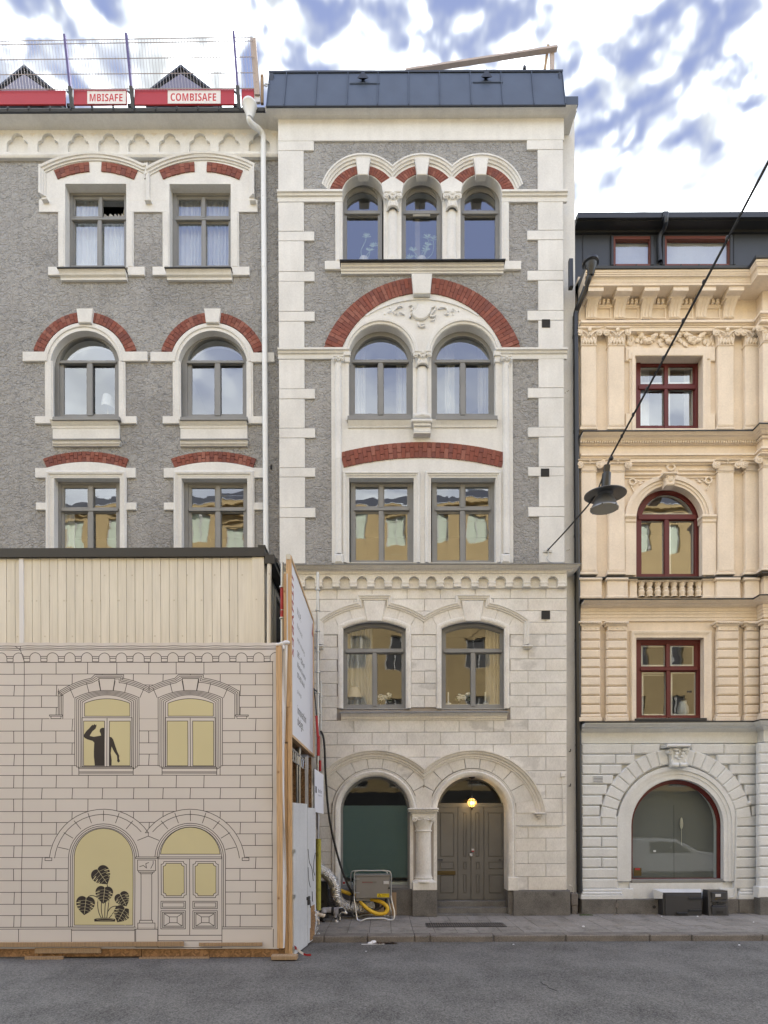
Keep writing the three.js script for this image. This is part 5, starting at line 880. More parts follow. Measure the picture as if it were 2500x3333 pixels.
  for (const o of attic) { const w = win(cream, { mat: M.brownFrame, zw: zA + .03, out: o, fw: 3, panes: [{ x0: o.x0 + 5, x1: o.x1 - 6, yt: o.yt + 6, yb: o.yb - 1 }], glass: M.glass, tilt: .4, extra: (w) => part(w, 'blind', [...Array(22)].map((_, k) => R(o.x0 + 5, o.yt + 11 + k * 4, o.x1 - 6, o.yt + 14.6 + k * 4, zA - .09, .02, .004)), M.whitePaint) });
    part(cream, 'attic_trim', [R(o.x0 - 9, o.yt - 9, o.x0 - 1, o.yb, zA + .06, .1, .01), R(o.x1 + 1, o.yt - 9, o.x1 + 11, o.yb, zA + .06, .1, .01)], M.black); }
  for (const px of [1899, 1990, 2153, 2390]) part(cream, 'roof_seam', R(px - 2, 758, px + 1, 860, zA + .02, .04), M.black);
  part(cream, 'eave', [cube(xl, ya, -8, xe, ya + .1, -.36), cube(xl, ya + .02, -.42, xe, PY(2150, 690, -.3), -.30), cube(xl, ya + .05, -8, xe, PY(2150, 690, -.34) - .02, -.38), cube(xl, ya - .06, zA - .05, xe, ya + .002, zA + .06)], M.black);
  part(cream, 'roof', cube(xl, yG, -8, xe, ya, -1.2), M.black);
  { const p = (x, y, q) => [...P([x, y], q), q]; part(cream, 'vent_pipe', [tube([p(2168, 705, -.25), p(2168, 720, -.26), p(2162, 745, -.45), p(2149, 765, -.55), p(2149, 850, -.55)], .05, 10, 30), R(2160, 684, 2178, 704, -.24, .1, .02)], M.roofDark); }
  const ys = [.02, PY(2150, 2368, z), PY(2150, 1925, z), PY(2150, 1440, z), PY(2150, 960, z)];
  part(cream, 'interior', [...ys.map((y) => cube(xl, y, -4.6, xe, y + .12, z - .47)), cube(xl, -.1, -4.8, xe, yTop, -4.6), cube(xl, .1, -4.6, xl + .1, yTop, z - .47), cube(xc, .1, -4.6, xc + .1, yTop, z - .47)], M.room);
}

// ================= street =================
const road = structure('road');
part(road, 'asphalt', [(() => { const g = new THREE.PlaneGeometry(400, 400); g.rotateX(-Math.PI / 2); g.translate(0, -.12, 0); return g; })()], M.asphalt, { crease: 0 });
const pave = structure('pavement');
{
  part(pave, 'bedding', cube(-40, -.2, -1.2, 45, -.006, 2.03), M.dirt);
  const f = rnd(66), ms = [M.slab, M.slab, M.slabB, M.slabC], w = .452, zr = [.0, .68, 1.36, 2.03];
  for (let i = -9; i < 29; i++) for (let k = 0; k < 3; k++) { const z0 = k ? zr[k] : -.35, y = -.001 + .004 * f(), a = (f() - .5) * .003; const g = new THREE.BoxGeometry(w - .009, .08, zr[k + 1] - z0 - .009); g.rotateZ(a); g.translate(.14 + (i + .5) * w, y - .04, (z0 + zr[k + 1]) / 2); part(pave, 'paving_slab', g, ms[Math.floor(f() * 4)], { crease: 0 }); }
  part(pave, 'paving', [cube(-40, -.1, -1.2, -3.95, 0, 2.02), cube(13.3, -.1, -1.2, 45, 0, 2.02)], M.slab);
}
const kerb = structure('kerb');
{ const f = rnd(9), xs = [-9, -7.6, -6.2, -4.9, -3.6, -2.3, -1.2, -.34, .6, .91, 2.17, 3.6, 5.27, 6.1, 7.5, 8.9, 10.2, 11.6, 13]; for (let i = 0; i < xs.length - 1; i++) { const y = .004 + .006 * f(), zf = 2.30 + .012 * f(); part(kerb, 'kerb_stone', block(xs[i] + .005, -.2, xs[i + 1] - .005, y, 2.035, zf, .02), M.kerb); } part(kerb, 'kerb_run', [cube(-40, -.2, 2.035, -9, .005, 2.3), cube(13, -.2, 2.035, 45, .005, 2.3)], M.kerb); }
{ const t = thing('drain_grate', 'long black iron grate let into the pavement before the house door', 'drain grate', [1.77, 0, 1.2]), x0 = .91, x1 = 2.63, z0 = .98, z1 = 1.44;
  part(t, 'grate_frame', [cube(x0, .004, z0, x1, .012, z0 + .03), cube(x0, .004, z1 - .03, x1, .012, z1), cube(x0, .004, z0 + .03, x0 + .03, .012, z1 - .03), cube(x1 - .03, .004, z0 + .03, x1, .012, z1 - .03)], M.boxDark);
  part(t, 'grate_pit', cube(x0 + .03, .0035, z0 + .03, x1 - .03, .0055, z1 - .03), M.rubber);
  for (let i = 0; i < 33; i++) { const x = x0 + .05 + i * .0505; part(t, 'grate_bar', cube(x, .0055, z0 + .03, x + .02, .014, z1 - .03), M.kerb, { crease: 0 }); } }

// ================= across the street, seen mirrored in the glass =================
const opp = thing('ochre_townhouse', 'ochre building with a dark roof across the street, mirrored in the window panes', 'building', [0, 0, 24]);
{
  const zf = 24, xa = -44, xb = 44, yE = 24, floors = [[4.6, 6.9], [8.8, 11], [12.9, 15.1], [17.2, 19.3], [21.4, 23.4]], holes = [], xs = [];
  for (let x = -41; x < 42; x += 2.8) xs.push(x);
  for (const x of xs) for (const [a, b] of floors) holes.push([[x - .68, a], [x + .68, a], [x + .68, b], [x - .68, b]]);
  part(opp, 'wall', prism([[xa, -.12], [xb, -.12], [xb, yE], [xa, yE]], zf, zf + .35, holes), M.tan);
  part(opp, 'shopfront_base', cube(xa, -.12, zf - .06, xb, 4.3, zf - .003), M.boxDark);
  part(opp, 'cornice', [cube(xa, yE, zf - .5, xb, yE + .25, zf + 1), cube(xa, yE - .3, zf - .2, xb, yE, zf)], M.tan);
  part(opp, 'roof', geo([xa, yE + .25, zf - .55, xb, yE + .25, zf - .55, xb, yE + 3.4, zf + 4, xa, yE + .25, zf - .55, xb, yE + 3.4, zf + 4, xa, yE + 3.4, zf + 4]), M.tileRoof);
  part(opp, 'gable_wall', [cube(xa, -.12, zf + .4, xa + .3, yE, zf + 9), cube(xb - .3, -.12, zf + .4, xb, yE, zf + 9), cube(xa, -.12, zf + 9, xb, yE + .3, zf + 9.3), cube(xa, yE - .2, zf + .4, xb, yE - .05, zf + 9)], M.tan);
  const f = rnd(3);
  for (const x of xs) for (const [k, [a, b]] of floors.entries()) {
    const w = sub(opp, 'window'); w.position.set(x, a, .16); const h = b - a;
    if (!opp.userData.proto) opp.userData.proto = {};
    const fr = (hh) => { const key = hh.toFixed(2), P_ = opp.userData.proto; if (!P_[key]) P_[key] = { f: build([prism([[-.68, 0], [.68, 0], [.68, hh], [-.68, hh]], 0, .06, [[[-.6, .08], [-.04, .08], [-.04, hh - .08], [-.6, hh - .08]], [[.04, .08], [.6, .08], [.6, hh - .08], [.04, hh - .08]]])], 0), b: build([block(-.66, .03, .66, hh - .03, .08, .10)], 0) }; return P_[key]; };
    const g = fr(h), a1 = new THREE.Mesh(g.f, M.sash), b1 = new THREE.Mesh(g.b, k > 2 && (k === 4 || f() < .8) ? M.blind : M.boxDark); a1.name = 'frame'; b1.name = 'pane'; for (const m of [a1, b1]) { m.castShadow = m.receiveShadow = true; w.add(m); }
  }
  delete opp.userData.proto;
}
{ // a parked white van, seen only as a reflection in the arched shop window
  const t = thing('parked_van', 'white van parked across the street, mirrored low in the arched shop window', 'van', [11.4, -.12, 9.2]);
  const b = (pts, x0, x1) => prism(pts, 0, x1 - x0, [], .06).translate(0, 0, x0), Y = -.12;
  const side = [[8.9, .25], [8.9, 1.45], [9.1, 1.62], [12.0, 1.62], [12.9, 1.12], [13.9, .98], [14.05, .6], [14.05, .25]].map(([x, y]) => [x, y + Y]);
  part(t, 'body', b(side, 8.4, 10.2), M.whitePaint);
  for (const zz of [8.325, 10.215]) part(t, 'window_glass', prism([[10.9, 1.05], [10.9, 1.5], [11.95, 1.5], [12.6, 1.08]].map(([x, y]) => [x, y + Y]), zz - .01, zz + .01), M.rubber);
  for (const x of [9.8, 13.0]) for (const zz of [8.45, 10.15]) { const g = new THREE.CylinderGeometry(.32, .32, .2, 20); g.rotateX(Math.PI / 2); g.translate(x, .2, zz); part(t, 'wheel', g, M.rubber); }
  part(t, 'bumper', [cube(13.95, .15, 8.5, 14.12, .4, 10.1), cube(8.82, .15, 8.5, 8.95, .4, 10.1)], M.boxDark);
}
// ================= hoarding, site cabin and sign on the left =================
const w3 = (px, py, z) => [PX(px, py, z), PY(px, py, z), z];
function canvasTex(w, h, draw) { const c = document.createElement('canvas'); c.width = w; c.height = h; const x = c.getContext('2d'); draw(x, w, h); const t = new THREE.CanvasTexture(c); t.colorSpace = THREE.SRGBColorSpace; return t; }
function printed(parent, name, corners, m, nx = 1, ny = 1, bump = null) {       // a printed sheet: corners lower-left, lower-right, upper-right, upper-left
  const [a, b, c, d] = corners.map((p) => new THREE.Vector3(...p)), pos = [], uv = [], base = baseOf.get(parent) || [0, 0, 0];
  const at = (u, v) => { const p = a.clone().lerp(b, u).lerp(d.clone().lerp(c, u), v); if (bump) p.z += bump(u, v); return p; };
  for (let i = 0; i < nx; i++) for (let j = 0; j < ny; j++) for (const [p, q] of [[0, 0], [1, 0], [1, 1], [0, 0], [1, 1], [0, 1]]) { const u = (i + p) / nx, v = (j + q) / ny, k = at(u, v); pos.push(k.x - base[0], k.y - base[1], k.z - base[2]); uv.push(u, v); }
  let g = geo(pos); g.setAttribute('uv', new THREE.Float32BufferAttribute(uv, 2)); if (nx > 1) g = toCreasedNormals(g, 1); else g.computeVertexNormals();
  const o = new THREE.Mesh(g, m); o.name = name; o.castShadow = o.receiveShadow = true; parent.add(o); return o;
}
const zB = 3.47;
{ // ---- the printed banner ----
  const ink = '#2a2527', paper = '#d2cecc', pane = '#cdc69f';
  const bt = canvasTex(1940, 2000, (c) => {
    c.fillStyle = paper; c.fillRect(0, 0, 1940, 2000); c.scale(2, 2); c.translate(60, -2090); c.lineWidth = 1.85; c.strokeStyle = ink;
    const L = (...p) => { c.beginPath(); c.moveTo(p[0], p[1]); for (let i = 2; i < p.length; i += 2) c.lineTo(p[i], p[i + 1]); c.stroke(); };
    const a2 = (x) => x / 1.7463, b2 = (y) => 2050 + y / 1.7463, a3 = (x) => x / 1.659, b3 = (y) => 2550 + y / 1.659;
    L(-60, 2101, 905, 2101); L(-60, 2108, 905, 2108); L(-60, 2114, 905, 2112);
    for (let k = -2; k < 17; k++) { const x = a2(105 + 97.8 * k); c.beginPath(); c.arc(x, 2141, 18, Math.PI, 0); c.stroke(); L(x - 18, 2141, x - 18, 2152); L(x + 18, 2141, x + 18, 2152); L(x + 18, 2152, x + 38, 2152); L(x + 18, 2135, x + 38, 2135); L(x + 18, 2141, x + 38, 2141); }
    L(-60, 2155, 893, 2153);
    const ys = [2155, 2193, 2229, 2264, 2302, 2339, 2379, 2418, 2455, 2492, 2524, 2565, 2601, 2642, 2678, 2716, 2754, 2792, 2829, 2868, 2906, 2945, 2982, 3020];
    const od = [-50, 45, 183, 287, 381, 485, 575, 665, 783], ev = [-10, 136, 235, 333, 435, 531, 620, 718, 833];
    ys.forEach((y, i) => { L(-60, y, 890, y - 1.5); if (i < ys.length - 1) for (const x of i % 2 ? ev : od) L(x + (i % 3), y, x, ys[i + 1]); });
    L(890, 2153, 887, 3020); L(-60, 3020, 887, 3019); L(-60, 3026, 887, 3025); L(892, 3025, 892, 3085); L(61, 3026, 61, 3085);
    c.strokeStyle = '#3a3537'; L(48, 2101, 66, 2113, 66, 2101); L(66, 2113, 79, 2150, 76, 2560, 68, 3020); c.strokeStyle = ink;
    const arcP = (cx, cy, r, a0, a1) => { for (let i = 0; i <= 18; i++) { const a = a0 + (a1 - a0) * i / 18; c.lineTo(cx + r * Math.cos(a), cy - r * Math.sin(a)); } };
    const arch = (x0, x1, ySpring, sag, yb, fill, close = true) => { const h = (x1 - x0) / 2, r = (h * h + sag * sag) / (2 * sag), cx = (x0 + x1) / 2, cy = ySpring - sag + r, t = Math.asin(Math.min(1, h / r)); c.beginPath(); c.moveTo(x0, yb); arcP(cx, cy, r, Math.PI / 2 + t, Math.PI / 2 - t); c.lineTo(x1, yb); if (close) c.closePath(); if (fill) { c.fillStyle = fill; c.fill(); } c.stroke(); };
    // upper windows
    const hood = (d, fill) => { c.beginPath(); const vx = 486.5, k = (x, y) => c.lineTo(x, y); c.moveTo(190 + d, 2339); k(190 + d, 2339); k(190 + d, 2246 + d); arcP(350, 2246 + 246, 290 - d, 2.16, 1.75); k(310 + d, 2195 + d * .9); k(404 - d, 2195 + d * .9); k(404 - d, 2206 + d); arcP(350, 2492, 290 - d, 1.40, 1.085); k(vx, 2239 + d); arcP(622, 2492, 290 - d, 2.055, 1.75); k(582 + d, 2195 + d * .9); k(663 - d, 2195 + d * .9); k(663 - d, 2204 + d); arcP(622, 2492, 290 - d, 1.42, 1.02); k(781 - d, 2248 + d); k(781 - d, 2337); if (fill) { c.fillStyle = paper; c.fill(); } c.stroke(); };
    hood(0, true); hood(5); hood(10); hood(15);
    for (const x of [182, 788]) { c.fillStyle = paper; c.fillRect(x - 20, 2326, 42, 13); c.strokeRect(x - 20, 2326, 42, 4); c.strokeRect(x - 15, 2330, 32, 8); }
    for (const dx of [0, 272]) {
      const cx = 349 + dx;
      for (const s of [-1, 1]) { L(cx + s * 20, 2252, cx + s * 27, 2214); L(cx + s * 58, 2254, cx + s * 66, 2222); L(cx + s * 108, 2270, cx + s * 122, 2238); }
      c.fillStyle = paper; c.beginPath(); c.moveTo(cx - 26, 2207); c.lineTo(cx + 26, 2207); c.lineTo(cx + 18, 2258); c.lineTo(cx - 18, 2258); c.closePath(); c.fill(); c.stroke();
      for (const [e, f] of [[105, paper], [99, paper], [93, paper], [87, paper], [81, paper]]) arch(cx - e, cx + e, 2270 + (105 - e) * .6, 24, 2492 + (105 - e) * .7, f);
      arch(cx - 73, cx + 75, 2288, 15, 2330, pane); c.strokeRect(cx - 82, 2335, 164, 160); L(cx, 2335, cx, 2495);
      for (const [x0, x1] of [[cx - 76, cx - 8], [cx + 8, cx + 76]]) { c.fillStyle = pane; c.fillRect(x0, 2346, x1 - x0, 146); c.strokeRect(x0, 2346, x1 - x0, 146); }
      c.fillStyle = paper; c.fillRect(cx - 92, 2497, 178, 26); for (const [y, h] of [[2497, 4], [2501, 11], [2512, 4], [2516, 7]]) c.strokeRect(cx - 92, y, 178, h);
    }
    c.fillStyle = ink;
    const sil = (pts) => { c.beginPath(); pts.forEach(([x, y], i) => c[i ? 'lineTo' : 'moveTo'](a2(x), b2(y))); c.closePath(); c.fill(); };
    sil([[528, 538], [534, 541], [538, 533], [543, 540], [549, 536], [550, 545], [545, 560], [536, 568], [527, 575], [515, 595], [512, 602], [535, 607], [560, 603], [577, 600], [574, 588], [568, 575], [571, 562], [582, 555], [596, 556], [596, 771], [541, 771], [536, 720], [536, 690], [538, 640], [528, 630], [500, 622], [484, 614], [477, 604], [480, 592], [495, 572], [508, 560], [520, 545]]);
    sil([[622, 606], [636, 610], [645, 622], [656, 655], [668, 690], [680, 715], [679, 730], [684, 746], [676, 754], [668, 746], [669, 735], [667, 715], [650, 690], [636, 662], [632, 700], [637, 740], [636, 771], [622, 771]]);
    // ground floor arches
    for (const cx of [338, 621]) { // stones behind the rings
      c.fillStyle = paper; c.beginPath(); c.moveTo(cx - 180, 2792); arcP(cx, 2815, 181, Math.PI * .96, Math.PI * .04); c.lineTo(cx + 180, 2792); c.fill();
    }
    const vx = 484.5, ring = (r) => { c.beginPath(); const q = Math.acos((vx - 338) / r); arcP(338, 2812, r, Math.PI * .965, q); arcP(621, 2812, r, Math.PI - q, Math.PI * .035); c.stroke(); };
    ring(178); c.beginPath(); arcP(338, 2812, 161, Math.PI * .965, .70); c.stroke(); c.beginPath(); arcP(621, 2812, 161, Math.PI - .70, Math.PI * .035); c.stroke();
    for (const cx of [338, 621]) for (let k = 0; k < 9; k++) { const a = (12 + 19.5 * k) * DEG; if ((cx < 400 && a < .75 && k < 2) || (cx > 400 && a > 2.4 && k > 6)) continue; L(cx + 117 * Math.cos(a), 2790 - 117 * Math.sin(a), cx + 152 * Math.cos(a), 2794 - 152 * Math.sin(a) - 4); }
    for (const x of [158, 801]) { c.fillStyle = paper; c.fillRect(x - 11, 2793, 22, 9); c.strokeRect(x - 11, 2793, 22, 9); }
    L(484, 2711, 484, 2722, 449, 2736); L(484, 2722, 519, 2736);
    for (const e of [115, 108, 102]) { arch(338 - e, 338 + e, 2790, e * .94, 3019, paper); arch(621 - e, 621 + e, 2788, e * .94, 3019, paper); }
    arch(338 - 96, 338 + 96, 2787, 90, 3013, pane); arch(621 - 97, 621 + 97, 2781, 88, 2781, pane);
    c.fillStyle = paper; c.fillRect(443, 2790, 71, 230);
    c.strokeRect(443, 2790, 71, 5); c.strokeRect(449, 2800, 59, 35); L(455, 2822, 468, 2818, 478, 2826, 476, 2812, 486, 2808); L(492, 2828, 500, 2812, 500, 2803); c.strokeRect(452, 2835, 51, 5); c.strokeRect(457, 2840, 41, 5); c.strokeRect(460, 2845, 35, 152); c.strokeRect(456, 2997, 42, 9); c.strokeRect(450, 3006, 56, 20); c.strokeRect(443, 3026, 72, 59);
    c.fillRect(516, 2794, 208, 292); c.strokeRect(516, 2790, 208, 6); c.strokeRect(516, 2796, 208, 250); L(619, 2796, 619, 3046); c.strokeRect(516, 3046, 208, 18); c.strokeRect(516, 3064, 208, 22); L(233, 3026, 233, 3085); L(440, 3026, 440, 3085); L(233, 3030, 440, 3030);
    for (const x of [526, 630]) {
      const n = 9, notch = (x0, y0, x1, y1) => { c.beginPath(); c.moveTo(x0 + n, y0); c.lineTo(x1 - n, y0); c.quadraticCurveTo(x1 - n, y0 + n, x1, y0 + n); c.lineTo(x1, y1 - n); c.quadraticCurveTo(x1 - n, y1 - n, x1 - n, y1); c.lineTo(x0 + n, y1); c.quadraticCurveTo(x0 + n, y1 - n, x0, y1 - n); c.lineTo(x0, y0 + n); c.quadraticCurveTo(x0 + n, y0 + n, x0 + n, y0); c.closePath(); };
      notch(x, 2805, x + 82, 2923); c.stroke(); notch(x + 7, 2811, x + 75, 2917); c.fillStyle = pane; c.fill(); c.stroke();
      for (const d of [0, 5]) { c.strokeRect(x - 1 + d, 2935 + d, 80 - 2 * d, 24 - 2 * d); c.strokeRect(x - 1 + d, 2966 + d, 80 - 2 * d, 59 - 2 * d); }
      c.strokeRect(x + 9, 2975, 60, 41); c.strokeRect(x + 27, 2986, 25, 19); L(x + 9, 2975, x + 27, 2986); L(x + 69, 2975, x + 52, 2986); L(x + 9, 3016, x + 27, 3005); L(x + 69, 3016, x + 52, 3005);
    }
    // pot plant with split leaves
    c.strokeStyle = ink; c.lineWidth = 2.4; for (const [x0, x1, y1] of [[334, 320, 2930], [338, 332, 2935], [343, 345, 2935], [348, 356, 2930], [352, 380, 2950]]) { c.beginPath(); c.moveTo(x0, 2994); c.quadraticCurveTo(x1 - 4, 2970, x1, y1); c.stroke(); }
    c.beginPath(); c.moveTo(322, 2925); c.quadraticCurveTo(292, 2905, 283, 2930); c.stroke(); c.beginPath(); c.moveTo(352, 2890); c.lineTo(344, 2862); c.stroke(); c.beginPath(); c.moveTo(350, 2975); c.quadraticCurveTo(360, 2945, 388, 2952); c.stroke();
    c.fillStyle = ink; c.beginPath(); c.ellipse(342, 2995, 35, 6, 0, 0, 7); c.fill(); c.fillRect(308, 2994, 68, 7); c.strokeStyle = pane; c.lineWidth = 1; c.beginPath(); c.ellipse(344, 2994, 28, 3.2, 0, 0, 7); c.stroke();
    const leaf = (x, y, r, rot, cut) => { c.save(); c.beginPath(); if (cut) { c.rect(0, 2800, 421, 220); c.clip(); } c.translate(x, y); c.rotate(rot); c.fillStyle = ink; c.beginPath(); c.moveTo(0, -r * .75); c.bezierCurveTo(r * .5, -r * 1.15, r * 1.15, -r * .7, r, 0); c.bezierCurveTo(r * .85, r * .6, r * .35, r * .85, 0, r * 1.15); c.bezierCurveTo(-r * .35, r * .85, -r * .85, r * .6, -r, 0); c.bezierCurveTo(-r * 1.15, -r * .7, -r * .5, -r * 1.15, 0, -r * .75); c.fill(); c.strokeStyle = pane; c.lineWidth = 1.5; c.beginPath(); c.moveTo(0, -r * .8); c.lineTo(0, r); c.stroke(); for (const s of [-1, 1]) for (let k = 0; k < 4; k++) { const t = -.5 + k * .36; c.lineWidth = 1; c.beginPath(); c.moveTo(0, r * t); c.lineTo(s * r * .8, r * (t + .16)); c.stroke(); c.fillStyle = pane; c.beginPath(); c.ellipse(s * r * .78, r * (t + .34), r * .3, r * .055, s * .35, 0, 7); c.fill(); } c.restore(); };
    leaf(331, 2850, 31, -.6); leaf(340, 2911, 28, .1); leaf(279, 2946, 30, .12); leaf(400, 2927, 24, -.5, 1); leaf(398, 2976, 27, .5, 1);
  });
  const m = mat('printed banner', [1, 1, 1], { map: bt, roughness: .55 });
  const t = thing('printed_banner', 'white site banner printed with a line drawn facade, a waving figure and a pot plant', 'banner', [X0(420, zB), PY(420, 3085, zB), zB]);
  const a = w3(-60, 3088, zB), b = w3(908, 3088, zB), e = w3(908, 2092, zB), d = w3(-60, 2092, zB);
  const rip = (u, v) => .006 * Math.sin(u * 40 + v * 7) * sst(.5, 1, v) + .022 * sst(.93, 1, u) * Math.sin(v * 34 + u * 20) + .012 * sst(.94, 1, v) * Math.sin(u * 90) + .004 * Math.sin(v * 25 + u * 11);
  printed(t, 'printed_sheet', [a, b, e, d], m, 90, 60, rip);
  const loose = (x0, x1, y0, y1, f) => { const g = new THREE.PlaneGeometry(1, 1, 3, 40), q = g.attributes.position; for (let i = 0; i < q.count; i++) { const u = q.getX(i) + .5, v = q.getY(i) + .5, p = w3(x0 + (x1 - x0) * u, y1 + (y0 - y1) * v, zB + .05); q.setXYZ(i, p[0] + f(u, v), p[1], p[2] + .03 * Math.sin(v * 12 + u * 3) - .04 * u); } g.computeVertexNormals(); return g; };
  part(t, 'loose_edge', [loose(918, 931, 2098, 3086, (u, v) => .025 * Math.sin(v * 8) * u - .03 * u * (1 - v)), loose(905, 918, 2095, 3086, () => 0)], M.banner);
  { const p = [w3(900, 2099, zB + .06), w3(918, 2095, zB + .10), w3(930, 2090, zB + .08), w3(941, 2092, zB + .04)]; part(t, 'knotted_corner', [tube(p, .03, 8), tube([w3(915, 2094, zB + .1), w3(923, 2103, zB + .1), w3(922, 2112, zB + .1)], .018, 6)], M.banner); }
}
{ // ---- the hoarding that carries it ----
  const t = thing('site_hoarding', 'timber and strand board hoarding standing on the road behind the printed banner', 'hoarding', [X0(420, zB), -.12, 3.4]);
  part(t, 'backing_board', cube(X0(-60, 3.42), -.1, 3.38, X0(928, 3.42), 5.45, 3.42), M.osb);
  for (const [a, b] of [[-60, 205], [206, 460], [461, 680], [681, 948]]) { const A = w3(a, 3085, 3.45), B = w3(b, 3085, 3.45); part(t, 'base_board', cube(A[0] + .004, -.112 + (a > 300 ? 0 : .02), 3.42, B[0] - .004, .16, 3.45), M.osb); }
  part(t, 'plywood_patch', R(113, 3086, 328, 3103, 3.50, .02), M.woodGrey);
  part(t, 'batten', R(-60, 3067, 597, 3082, 3.53, .035, .004), M.woodGrey); part(t, 'batten', R(647, 3069, 853, 3080, 3.53, .035, .004), M.woodGrey);
  part(t, 'foot_board', beam([X0(81, 3.52), -.10, 3.52], [X0(205, 3.52), -.1, 3.52], .06, .04), M.woodGrey); part(t, 'foot_board', beam([X0(452, 3.5), -.107, 3.5], [X0(680, 3.5), -.107, 3.5], .03, .025), M.woodGrey);
  part(t, 'post', R(900, 2101, 918, 3087, 3.60, .06, .005), M.wood);
  part(t, 'post', R(926, 2420, 937, 3118, 3.46, .06, .004), M.wood); part(t, 'post', R(937.5, 2302, 950, 3118, 3.49, .08, .004), M.wood); part(t, 'post', R(925, 2095, 940, 2415, 3.44, .06, .004), M.wood);
  part(t, 'post', R(932, 1806, 948, 2301, 3.47, .09, .004), M.wood); part(t, 'post', R(923, 1866, 936, 2094, 3.40, .06, .004), M.wood);
  part(t, 'metal_cap', R(932, 1803, 945, 1820, 3.475, .10, .002), M.steel);
  part(t, 'strip_light', R(933, 1867, 937, 2090, 3.48, .02, .002), M.whitePaint);
  // passage behind: strand board inner wall, deck overhead
  part(t, 'inner_wall', [cube(-5.75, -.1, .25, -5.70, 3.85, 3.38), cube(-5.7, -.1, .15, -1.72, 3.8, .2)], M.osb);
  part(t, 'deck', cube(-6.6, 3.88, .1, -1.66, 3.98, 3.38), M.woodGrey);
  part(t, 'inner_panel', cube(-3.6, -.1, 1.1, -2.0, 3.2, 1.13), M.osb);
  part(t, 'steel_prop', [rod([-1.72, -.1, 2.0], [-1.72, 3.9, 2.0], .03), rod([-1.9, -.1, 1.2], [-1.9, 3.9, 1.2], .03), rod([-1.75, 2.15, 3.3], [-1.72, 2.15, 1.2], .024)], M.steel);
  part(t, 'end_post', cube(-1.60, 2.2, 2.0, -1.54, 3.6, 2.06), M.whitePaint);
  // side doors, ajar
  const A = [-1.625, 3.46], B = [-1.40, 2.08], at = (q) => [A[0] + (B[0] - A[0]) * q, A[1] + (B[1] - A[1]) * q];
  const leaf = (q0, q1, y0, y1, off = 0, th = .03) => { const a = at(q0), b = at(q1), dx = b[0] - a[0], dz = b[1] - a[1], l = Math.hypot(dx, dz), g = new THREE.BoxGeometry(l, y1 - y0, th); g.translate(0, (y0 + y1) / 2, off); g.rotateY(Math.atan2(-dz, dx)); g.translate((a[0] + b[0]) / 2, 0, (a[1] + b[1]) / 2); return g; };
  const d1 = part(t, 'door_leaf', leaf(.01, .597, -.09, 2.62), M.whitePaint), d2 = part(t, 'door_leaf', leaf(.61, 1, -.07, 2.55), M.whitePaint);
  for (const y of [.0, 1.72, .92]) part(d1, 'hinge', leaf(-.015, .05, y, y + .07, .02, .03), M.steel);
  part(d1, 'hasp', [leaf(.55, .66, .78, .84, .03, .03), leaf(.58, .63, .68, .8, .035, .03)], M.boxDark);
  part(d2, 'torn_patch', [leaf(.74, .93, .0, .62, .0155, .004), leaf(.84, .97, .2, .5, .0165, .004), leaf(.7, .86, -.05, .2, .0165, .004)], M.osb);
  part(d2, 'torn_edge', [0, 1, 2, 3, 4, 5].map((k) => { const g = new THREE.ConeGeometry(.03, .16, 3); g.rotateZ(2.2 + k * .4); const p = at(.98 - .02 * (k % 3)); g.translate(p[0] + .03, -.02 + k * .10, p[1] + .02); return g; }), M.whitePaint);
  { const p = (q, y) => { const a = at(q); return [a[0] + .018, y, a[1]]; }; part(d2, 'scrawl', [tube([p(.62, 1.75), p(.68, 1.5), p(.8, 1.35), p(.86, 1.1)], .007, 5), tube([p(.97, 1.65), p(.9, 1.5), p(.88, 1.3), p(.94, 1.2)], .007, 5), tube([p(.62, 1.4), p(.65, 1.15), p(.72, 1.0)], .006, 5), tube([p(.8, .9), p(.82, .7)], .01, 5), tube([p(.7, .75), p(.72, .6)], .01, 5)], M.rubber); }
}
{ // ---- warning tape and a plank lying at the corner ----
  const t = thing('loose_plank', 'short grey plank lying on the road at the hoarding corner', 'plank', [X0(920, 3.62), -.12, 3.62]); part(t, 'plank', R(882, 3112, 966, 3125, 3.72, .16, .006), M.woodGrey);
  const w = thing('warning_tape', 'scrap of red and white tape trailing from the hoarding door', 'tape', [-1.58, -.12, 3.4]);
  const rib = (pts, wd) => { const v = []; for (let i = 0; i < pts.length - 1; i++) { const [a, b] = [pts[i], pts[i + 1]]; v.push(a[0], a[1], a[2], b[0], b[1], b[2], b[0], b[1] + wd, b[2] + .01, a[0], a[1], a[2], b[0], b[1] + wd, b[2] + .01, a[0], a[1] + wd, a[2] + .01); } return geo(v); };
  part(w, 'tape_white', rib([[-1.56, .0, 3.42], [-1.5, -.05, 3.44], [-1.44, -.09, 3.42]], .05), M.banner); part(w, 'tape_red', [rib([[-1.60, .03, 3.44], [-1.56, .0, 3.42]], .06), rib([[-1.44, -.09, 3.42], [-1.38, -.112, 3.40], [-1.31, -.115, 3.38]], .04)], M.redPaint);
}
